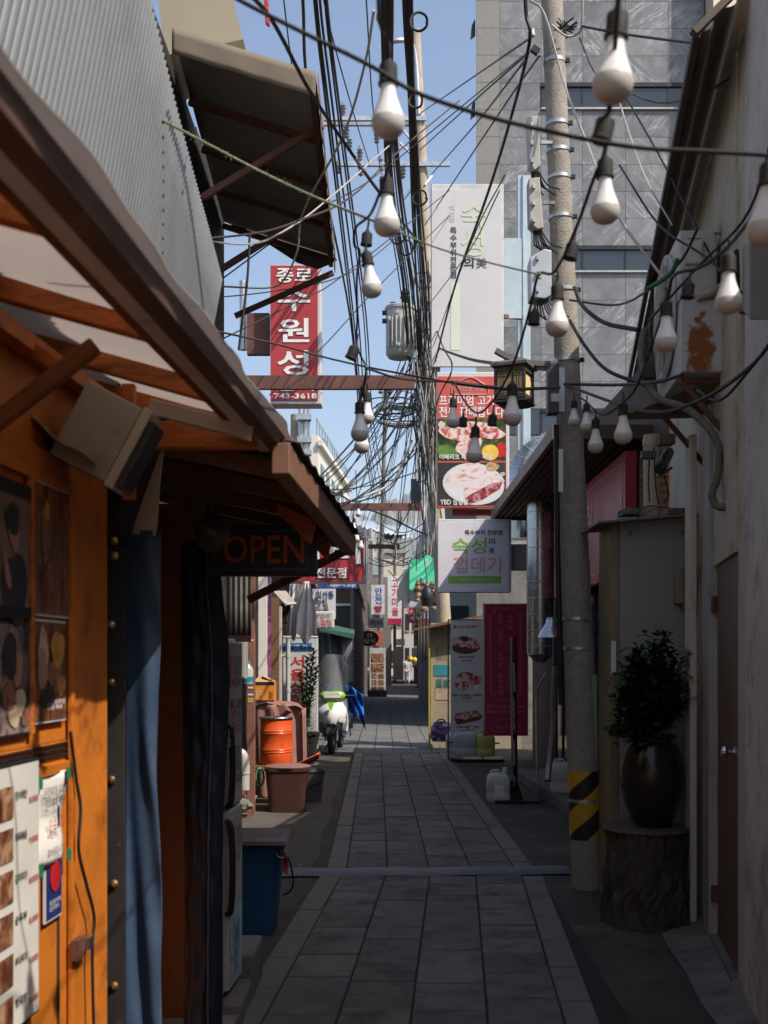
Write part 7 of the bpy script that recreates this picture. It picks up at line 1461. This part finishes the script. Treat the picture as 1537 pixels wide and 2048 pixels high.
m = MB(); m.hexa([P(640, 1262, 24.6), P(708, 1278, 24.6), P(710, 1268, 26), P(650, 1250, 26), P(640, 1256, 24.6), P(708, 1268, 24.6), P(710, 1260, 26), P(650, 1246, 26)]); m.build('green_awning', mat('dull_green_awning', (.03, .085, .065), .7), tpc)
def face_sign(name, label, rect, Y, mt, text=None, ink=None, trect=None, bold=.03, cat='sign', th=.1, **k):
    t = thing(name, label, cat, P((rect[0] + rect[2]) / 2, rect[3], Y)); plate(t, *[rect[i] for i in (0, 2, 1, 3)], Y, mt, 'panel', th)
    if text: letter(t, text, trect, Y - th - .01, ink, bold, **k)
    return t
M_navy2 = mat('navy_letter', (.03, .08, .3), .5); M_maroon = mat('maroon_letter', (.35, .02, .06), .5)
t = face_sign('projecting_sign', 'white far sign with blue and maroon Korean letters', (743, 1170, 770, 1229), 46, M_whitesign, '안\n전', M_navy2, (750, 1175, 765, 1208)); letter(t, '빵', (749, 1211, 765, 1225), 45.88, M_maroon, .05)
face_sign('projecting_sign', 'small pale blue sign with black letters under the far white sign', (737, 1236, 768, 1256), 45, mat('pale_blue_panel', (.35, .38, .45), .5), '허허', M_inkk, (740, 1240, 764, 1252))
t = face_sign('hanging_banner', 'tall pale far banner with red letters and maroon foot', (776, 1152, 804, 1250), 52, mat('pale_banner', (.55, .55, .58), .6), '고\n기\n마\n을', M_red, (784, 1160, 798, 1232), bold=.02); plate(t, 776.5, 803.5, 1237, 1249, 51.88, M_maroon, 'foot_band', .02)
face_sign('projecting_sign', 'small red far sign with white letters on the right', (818, 1215, 832, 1246), 60, M_redsign, '이\n삭', M_inkw, (821, 1220, 830, 1242))
face_sign('projecting_sign', 'pale blue round cornered sign above the small red far sign', (820, 1203, 836, 1214), 58, mat('pale_blue_panel2', (.40, .44, .52), .5))
face_sign('projecting_sign', 'orange red panel under the dark round far sign', (752, 1262, 765, 1292), 47, mat('orange_red_panel', (.4, .1, .06), .6))
rd = thing('round_sign', 'dark maroon round sign with white letters far down on the left', 'sign', P(738, 1292, 44))
MB().lathe([(.36, -.05), (.36, .05), (0, .05)], P(737, 1277, 44), 28, Matrix.Rotation(R(90), 3, 'X'), 1.15, .85).build('disc', mat('dark_maroon', (.05, .012, .014), .5), rd)
letter(rd, '야\n삼식', (728, 1266, 750, 1287), 43.9, M_inkw, .02, align='CENTER')
ms2 = thing('menu_stand', 'tall white backlit style menu stand with food photos', 'menu stand', P(756, 1392, 47))
plate(ms2, 740, 772, 1296, 1385, 47, mat('stand_white', (.42, .42, .41), .5), 'case', .12); MB().box(PX(736, 47), PX(774, 47), 46.6, 47.2, 0, .28).build('base', M_black, ms2)
for (x0, x1, y0, y1) in ((743, 768, 1307, 1324), (743, 768, 1327, 1344), (744, 754, 1347, 1357), (757, 768, 1347, 1357), (744, 754, 1360, 1370), (757, 768, 1360, 1370), (744, 754, 1373, 1382), (757, 768, 1373, 1382)): plate(ms2, x0, x1, y0, y1, 46.875, M_pic1, 'photo', .01)
# ================================================================== far buildings
def facade(name, label, x0, x1, y0, y1, h, mt, rows, cols, side=None, z0=1.2, roof=None, wh=1.3):
    t = thing(name, label, 'building', ((x0 + x1) / 2, y0, 0)); MB().box(x0, x1, y0, y1, 0, h).build('wall', mt, t)
    fh = (h - z0) / max(1, rows)
    for r in range(rows):
        for c in range(cols):
            w = (x1 - x0) / cols; cx = x0 + w * (c + .5); z = z0 + fh * r
            o = MB().box(cx - w * .3, cx + w * .3, y0 - .03, y0 - .005, z, z + min(wh, fh * .6)).build('window', M_glass, t); MB().box(cx - w * .33, cx + w * .33, y0 - .08, y0 - .032, z - .12, z - .01).build('sill', M_conc, o)
            if side:
                n = int(abs(y1 - y0) / 3)
                for k in range(n):
                    yy_ = y0 + (k + .5) * (y1 - y0) / n; sx = x1 if side > 0 else x0
                    if c == 0:
                        o = MB().box(min(sx, sx + side * .03), max(sx, sx + side * .03), yy_ - .7, yy_ + .7, z, z + min(wh, fh * .6)).build('window', M_glass, t)
                        MB().box(min(sx, sx + side * .12), max(sx, sx + side * .12), yy_ - .8, yy_ + .8, z - .15, z - .01).build('sill', M_conc, o)
    if roof: MB().box(x0 - .3, x1 + .3, y0 - .3, y1 + .3, h, h + roof).build('roof', M_conc, t)
    return t
M_fw = mat('far_white_wall', (.58, .55, .49), .8, var=.06, vs=.3); M_fgr = mat('far_grey_wall', (.42, .41, .40), .8, var=.06, vs=.3)
# long white building along the left
wbld = thing('white_building', 'long white apartment building far down on the left', 'building', (-6, 70, 0))
def WB(Y, out, z): return V((-3.64 + .069 * (Y - 62) + out, Y, z))
m = MB(); m.hexa([WB(62, 0, 0), WB(79, 0, 0), WB(79, -10, 0), WB(62, -10, 0), WB(62, 0, 14), WB(79, 0, 14), WB(79, -10, 14), WB(62, -10, 14)]); m.build('wall', M_fw, wbld)
for f in range(4):
    z = 2.2 + f * 3.0
    for k in range(6):
        y = 63 + k * 2.7; o = MB().hexa([WB(y, .04, z), WB(y + 1.5, .04, z), WB(y + 1.5, .01, z), WB(y, .01, z), WB(y, .04, z + 1.4), WB(y + 1.5, .04, z + 1.4), WB(y + 1.5, .01, z + 1.4), WB(y, .01, z + 1.4)]).build('window', M_glass, wbld)
        MB().hexa([WB(y - .1, .2, z - .2), WB(y + 1.6, .2, z - .2), WB(y + 1.6, .01, z - .2), WB(y - .1, .01, z - .2), WB(y - .1, .2, z - .02), WB(y + 1.6, .2, z - .02), WB(y + 1.6, .01, z - .02), WB(y - .1, .01, z - .02)]).build('sill', M_fw, o)
    for k in range(2):
        x = -4.9 - k * 2; MB().box(x - .5, x + .5, 61.95, 61.99, z, z + 1.3).build('window', M_glass, wbld)
m = MB(); m.hexa([WB(61.8, .25, 13.4), WB(79.2, .25, 13.4), WB(79.2, .005, 13.4), WB(61.8, .005, 13.4), WB(61.8, .25, 13.7), WB(79.2, .25, 13.7), WB(79.2, .005, 13.7), WB(61.8, .005, 13.7)]); m.build('cornice', M_fw, wbld)
for k in range(14): MB().tube([WB(62.2 + k * 1.25, -.1, 14), WB(62.2 + k * 1.25, -.1, 14.9)], .05, 5).build('rail_post', M_galv, wbld)
MB().bar(WB(62, -.1, 14.9), WB(79, -.1, 14.9), .08, .08).build('top_rail', M_galv, wbld)
MB().cbox(WB(70, -1, 14.6), 1.0, 2.0, 1.2).build('green_tank', mat('teal_tank', (.03, .22, .2), .5), wbld)
# low houses and roofs closing the alley
facade('house', 'white gabled house end far beyond the red sign', -3.2, PX(757, 90), 90, 100, 8.4, M_fw, 2, 1)
facade('house', 'grey house with striped windows at the far end', PX(762, 115), PX(806, 115), 115, 130, 12.5, mat('far_tan_wall', (.48, .43, .35), .8, var=.08), 3, 3, roof=.6)
facade('house', 'small brick house beneath the silver roofs', PX(736, 84), PX(765, 84), 84, 92, 7.0, mat('far_brick', (.30, .11, .06), .8, var=.15), 2, 2)
facade('house', 'dark grey house right of the alley end', PX(808, 88), PX(850, 88), 88, 100, 9.2, M_fgr, 3, 3)
facade('house', 'cream house behind the green tarpaulin', PX(838, 70), PX(905, 70), 70, 82, 9.0, M_cream, 3, 3, side=-1)
facade('house', 'grey house behind the projecting signs', 1.35, 4, 32, 44, 6.2, M_fgr, 2, 2, side=-1, z0=1.8)
facade('house', 'pale house at the right along the far alley', PX(872, 48), 6, 48, 66, 5.2, M_fw, 2, 2, side=-1)
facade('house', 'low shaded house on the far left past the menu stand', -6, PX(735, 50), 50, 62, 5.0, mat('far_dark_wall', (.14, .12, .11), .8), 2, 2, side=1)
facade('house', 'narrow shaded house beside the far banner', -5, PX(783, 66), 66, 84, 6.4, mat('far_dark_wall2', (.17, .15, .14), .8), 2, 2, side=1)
M_roof = mat('silver_roof', (.42, .48, .52), .4, metal=.5, var=.12, vs=.5); M_roofk = mat('dark_roof', (.06, .065, .075), .7, var=.2, vs=.4)
for (pts, mt, lb) in ((((700, 1052, 78), (790, 1070, 76), (835, 1066, 96), (735, 1040, 98)), M_roof, 'silver corrugated roof sloping at the alley end'), (((650, 1050, 60), (742, 1078, 58), (742, 1060, 72), (655, 1030, 74)), M_roofk, 'dark flat roof left of the silver roof'), (((760, 1080, 82), (842, 1076, 80), (850, 1050, 100), (770, 1052, 104)), M_roof, 'second silver roof to the right at the alley end')):
    rt = thing('metal_roof', lb, 'roof', P(*pts[0]))
    a, b, c, d = [P(*p) for p in pts]
    m = MB(); m.grid(lambda u, v: (a * (1 - u) + b * u) * (1 - v) + (d * (1 - u) + c * u) * v + V((0, 0, .06 * math.sin(u * 60))), 80, 2); m.build('sheet', mt, rt, smooth=180, solid=.05)
    for p in (a, b): MB().box(p.x - .1, p.x + .1, p.y + .3, p.y + .5, 0, p.z - .05).build('support', M_concd, rt)
# ================================================================== right far: booth, green tarp, ornaments
bo = thing('market_booth', 'cream market booth with teal characters on its end wall', 'booth', (1.3, 19.6, 0))
MB().box(PX(862, 19.6), 2.4, 19.6, 19.75, 0, PZ(1246, 19.6)).build('wall', mat('aged_cream', (.30, .26, .185), .8, var=.12, vs=3, dirt=(.17, .14, .1), da=.4), bo)
m = MB(); m.hexa([P(826, 1262, 19.3), P(985, 1232, 19.3), P(985, 1232, 19.9), P(826, 1262, 19.9), P(826, 1257, 19.3), P(985, 1226, 19.3), P(985, 1226, 19.9), P(826, 1257, 19.9)]); m.build('roof', M_brownwood, bo)
letter(bo, '眞家', (872, 1358, 902, 1376), 19.59, mat('teal_ink', (.02, .14, .13), .6), .02); plate(bo, 868, 900, 1330, 1352, 19.598, mat('teal_patch', (.03, .2, .24), .6), 'teal_poster', .006); letter(bo, '원조\n뚝배기', (872, 1290, 894, 1322), 19.59, M_brownwood, 0); plate(bo, 871, 899, 1378, 1400, 19.598, mat('pale_patch', (.36, .27, .2), .7), 'pale_poster', .006)
MB().box(PX(858, 19.5), PX(861, 19.5), 19.5, 19.7, 0, 2.1).build('yellow_post', mat('yellow_post_paint', (.4, .32, .03), .5), bo)
gt = MB(); gt.grid(lambda u, v: P(819 + 74 * u, 1146 - 34 * u * (1 - v) - 16 * (1 - v) + 26 * v, 23 + 1.2 * (1 - v)) + V((0, .05 * math.sin(u * 9 + v * 14), .06 * math.sin(u * 7 + v * 5) + .05 * math.sin((u + v) * 16))), 40, 16)
gt.build('green_tarpaulin', mat('emerald_tarp', (.012, .24, .14), .5, var=.15, vs=3), smooth=180, solid=.01, label='emerald green tarpaulin awning left of the square sign', cat='tarpaulin')
hung('grey_cloth', 'pale grey cloth hanging from the green tarpaulin', 796, 828, 1136, 1208, 24, mat('pale_grey_cloth', (.42, .41, .39), .9, var=.1), 9, .5)
MB().tube([P(796, 1160, 24), P(822, 1131, 23.8)], .02, 6).build('awning_pole', M_whitesign, label='white pole stretching the grey cloth', cat='pole')
g8 = 'dried ornaments hanging under the green tarpaulin'
M_gourd = [mat('gourd_%d' % i, c, .7, var=.25) for i, c in enumerate([(.20, .12, .06), (.10, .06, .035), (.28, .2, .12), (.03, .028, .028)])]
for i in range(26):
    px, py = random.uniform(834, 878), random.uniform(1172, 1245); c = P(px, py, random.uniform(21, 23)); s = random.uniform(.5, 1.1)
    setp(MB().lathe([(0, .30 * s), (.015 * s, .28 * s), (.03 * s, .22 * s), (.055 * s, .17 * s), (.04 * s, .13 * s), (.085 * s, .06 * s), (.075 * s, .01 * s), (0, 0)], c, 10).build('hanging_gourd', random.choice(M_gourd), smooth=True), 'brown dried gourd in the bunch under the green tarpaulin', 'gourd', g8)
la = thing('wall_lamp', 'dark lamp with white band hanging among the gourds', 'lamp', P(856, 1215, 20.8))
MB().lathe([(.10, 0), (.13, .12), (.11, .28), (.05, .36), (0, .38)], P(855, 1212, 20.8), 16).build('shade', M_black, la, smooth=True); MB().lathe([(.126, .14), (.122, .18)], P(855, 1212, 20.8), 16).build('band', M_inkw, la)
# posts, pots, ground clutter along the far right
tr = thing('street_tree', 'slim tree trunk far down on the right side', 'tree', P(845, 1375, 62))
MB().tube([V((PX(842, 62), 62, 0)), P(841, 1290, 62), P(836, 1240, 62)], [.22, .17, .1], 10).build('trunk', M_bark, tr, smooth=True)
m = MB(); 
for i in range(500):
    p = P(836, 1235, 62) + V((random.gauss(0, .5), random.gauss(0, .5), random.gauss(.4, .45))); a = random.uniform(0, 6.28); leaf(m, p, (math.cos(a), math.sin(a), random.uniform(-.2, .6)), .28, .16, .3, 1)
m.build('crown', M_leafd, tr)
for k, (px, py, Y, lb) in enumerate(((822, 1318, 70, 'yellow round lantern left of the pair by the walking person'), (830, 1320, 70, 'yellow round lantern right of the pair by the walking person'))):
    MB().lathe([(0, -.17), (.1, -.14), (.17, 0), (.1, .14), (0, .17)], P(px, py, Y), 14).build('paper_lantern', mat('yellow_lantern', (.65, .38, .02), .5), smooth=True, label=lb, cat='lantern')
face_sign('wall_sign', 'small pale green sign at the far end left of the person', (793, 1278, 810, 1291), 66, mat('pale_green_sign', (.35, .42, .4), .5), cat='sign')
face_sign('notice_wall', 'cream notice wall far down left of the person', (788, 1293, 806, 1360), 64, mat('cream_panel', (.32, .28, .22), .8), cat='wall')
# ================================================================== walking person
pe = thing('person', 'person in pale shirt and light trousers walking away down the alley', 'person', V((PX(815, 70), 70, .012)))
def skin_mesh(name, joints, edges, mt, par, sub=2):
    me = bpy.data.meshes.new(name); me.from_pydata([tuple(j[0]) for j in joints], edges, []); me.materials.append(mt)
    o = link(me, name, WL[par.name], par); sm = o.modifiers.new('skin', 'SKIN'); sm.use_smooth_shade = True
    for i, j in enumerate(joints): me.skin_vertices[0].data[i].radius = (j[1], j[1] * j[2]); me.skin_vertices[0].data[i].use_root = (i == 0)
    s2 = o.modifiers.new('sub', 'SUBSURF'); s2.levels = sub; s2.render_levels = sub; return o
J = [((0, 0, .95), .15, .7), ((0, 0, 1.15), .15, .68), ((0, 0, 1.38), .19, .6), ((0, 0, 1.48), .07, .9), ((0, .01, 1.56), .06, 1), ((0, .02, 1.65), .095, 1.15), ((0, .02, 1.74), .07, 1.1),
     ((-.21, 0, 1.40), .065, 1), ((-.26, .02, 1.12), .05, 1), ((-.27, .10, .88), .04, 1), ((-.27, .13, .80), .04, .7), ((.21, 0, 1.40), .065, 1), ((.26, -.03, 1.12), .05, 1), ((.27, -.05, .88), .04, 1), ((.27, -.06, .80), .04, .7),
     ((-.09, 0, .88), .10, 1), ((-.10, .12, .50), .07, 1), ((-.10, .16, .09), .05, 1), ((-.10, .28, .04), .04, .8), ((.09, 0, .88), .10, 1), ((.10, -.04, .50), .07, 1), ((.10, -.20, .12), .05, 1), ((.10, -.10, .04), .04, .8)]
E = [(0, 1), (1, 2), (2, 3), (3, 4), (4, 5), (5, 6), (2, 7), (7, 8), (8, 9), (9, 10), (2, 11), (11, 12), (12, 13), (13, 14), (0, 15), (15, 16), (16, 17), (17, 18), (0, 19), (19, 20), (20, 21), (21, 22)]
skin_mesh('body', J, E, mat('skin_tone', (.42, .26, .19), .6), pe)
JS = [((0, 0, .92), .165, .72), ((0, 0, 1.15), .165, .72), ((0, 0, 1.38), .205, .62), ((-.22, 0, 1.40), .08, 1), ((-.255, .01, 1.17), .068, 1), ((.22, 0, 1.40), .08, 1), ((.255, -.02, 1.17), .068, 1)]
skin_mesh('shirt', JS, [(0, 1), (1, 2), (2, 3), (3, 4), (2, 5), (5, 6)], mat('pale_shirt', (.40, .44, .52), .85), pe)
JT = [((0, 0, .93), .155, .75), ((-.09, 0, .86), .11, 1), ((-.10, .12, .50), .082, 1), ((-.10, .16, .12), .07, 1), ((.09, 0, .86), .11, 1), ((.10, -.04, .50), .082, 1), ((.10, -.19, .15), .07, 1)]
skin_mesh('trousers', JT, [(0, 1), (1, 2), (2, 3), (0, 4), (4, 5), (5, 6)], mat('light_trousers', (.33, .36, .42), .85), pe)
MB().lathe([(.115, 0), (.118, .06), (.095, .12), (.05, .155), (0, .165)], V((PX(815, 70), 70.02, 1.63)), 14).build('hair', M_black, pe, smooth=True)
# ================================================================== mountain on the horizon
mt_ = MB()
prof_ = [(-9000, 1150), (-1500, 1120), (300, 1095), (600, 1075), (660, 1062), (700, 1050), (740, 1032), (765, 1012), (790, 1003), (805, 992), (822, 984), (838, 990), (855, 986), (872, 999), (900, 1018), (1000, 1045), (1500, 1090), (4000, 1120), (9000, 1150)]
def ptop(px):
    for (a, b), (c, d) in zip(prof_, prof_[1:]):
        if a <= px <= c: return b + (d - b) * (px - a) / (c - a)
    return 1150
def ridge(u, v):
    px = 768 + 1500 * (2 * u - 1) * abs(2 * u - 1) ** 1.6
    Y = 4200 + 1100 * (v - .5); x = PX(px, 4200); zt = PZ(ptop(px), 4200)
    s = math.sin(math.pi * v); z = zt * s ** .8 + s * (14 * math.sin(px * .11 + v * 9) + 9 * math.sin(px * .31 + v * 17) + random.uniform(-7, 7))
    return V((x, Y, max(-5, z)))
mt_.grid(ridge, 420, 26)
mt_.build('mountain', mat('granite_forest', (.10, .105, .075), .9, var=.3, vs=.004, dirt=(.42, .34, .27), da=.55, ds=.006), kind='structure', smooth=180)

# ================================================================== air: thin even haze round everything
hz = MB().box(-3050, 3050, -850, 6050, -2, 720).build('haze', None, kind='stuff')
hm = bpy.data.materials.new('haze_air'); hm.use_nodes = True; hn = hm.node_tree
hn.nodes.remove(hn.nodes['Principled BSDF']); pvn = hn.nodes.new('ShaderNodeVolumePrincipled')
pvn.inputs['Color'].default_value = (.80, .88, 1.0, 1); pvn.inputs['Density'].default_value = .00012; pvn.inputs['Anisotropy'].default_value = .1
hn.links.new(pvn.outputs[0], hn.nodes['Material Output'].inputs['Volume']); hz.data.materials.append(hm)

# ================================================================== specks of litter on the ground
lit = MB()
for i in range(90):
    x = random.uniform(-.7, 1.5); y = random.uniform(4.6, 13) ; r = random.uniform(.004, .011); a = random.uniform(0, 3)
    lit.cbox((x, y, .02), r * random.uniform(1, 3), r, .004, Matrix.Rotation(a, 3, 'Z'))
lit.build('litter', mat('pale_litter', (.30, .27, .22), .8, var=.5, vs=2), label='tiny scraps and grit scattered over the paving', cat='litter', kind='stuff')
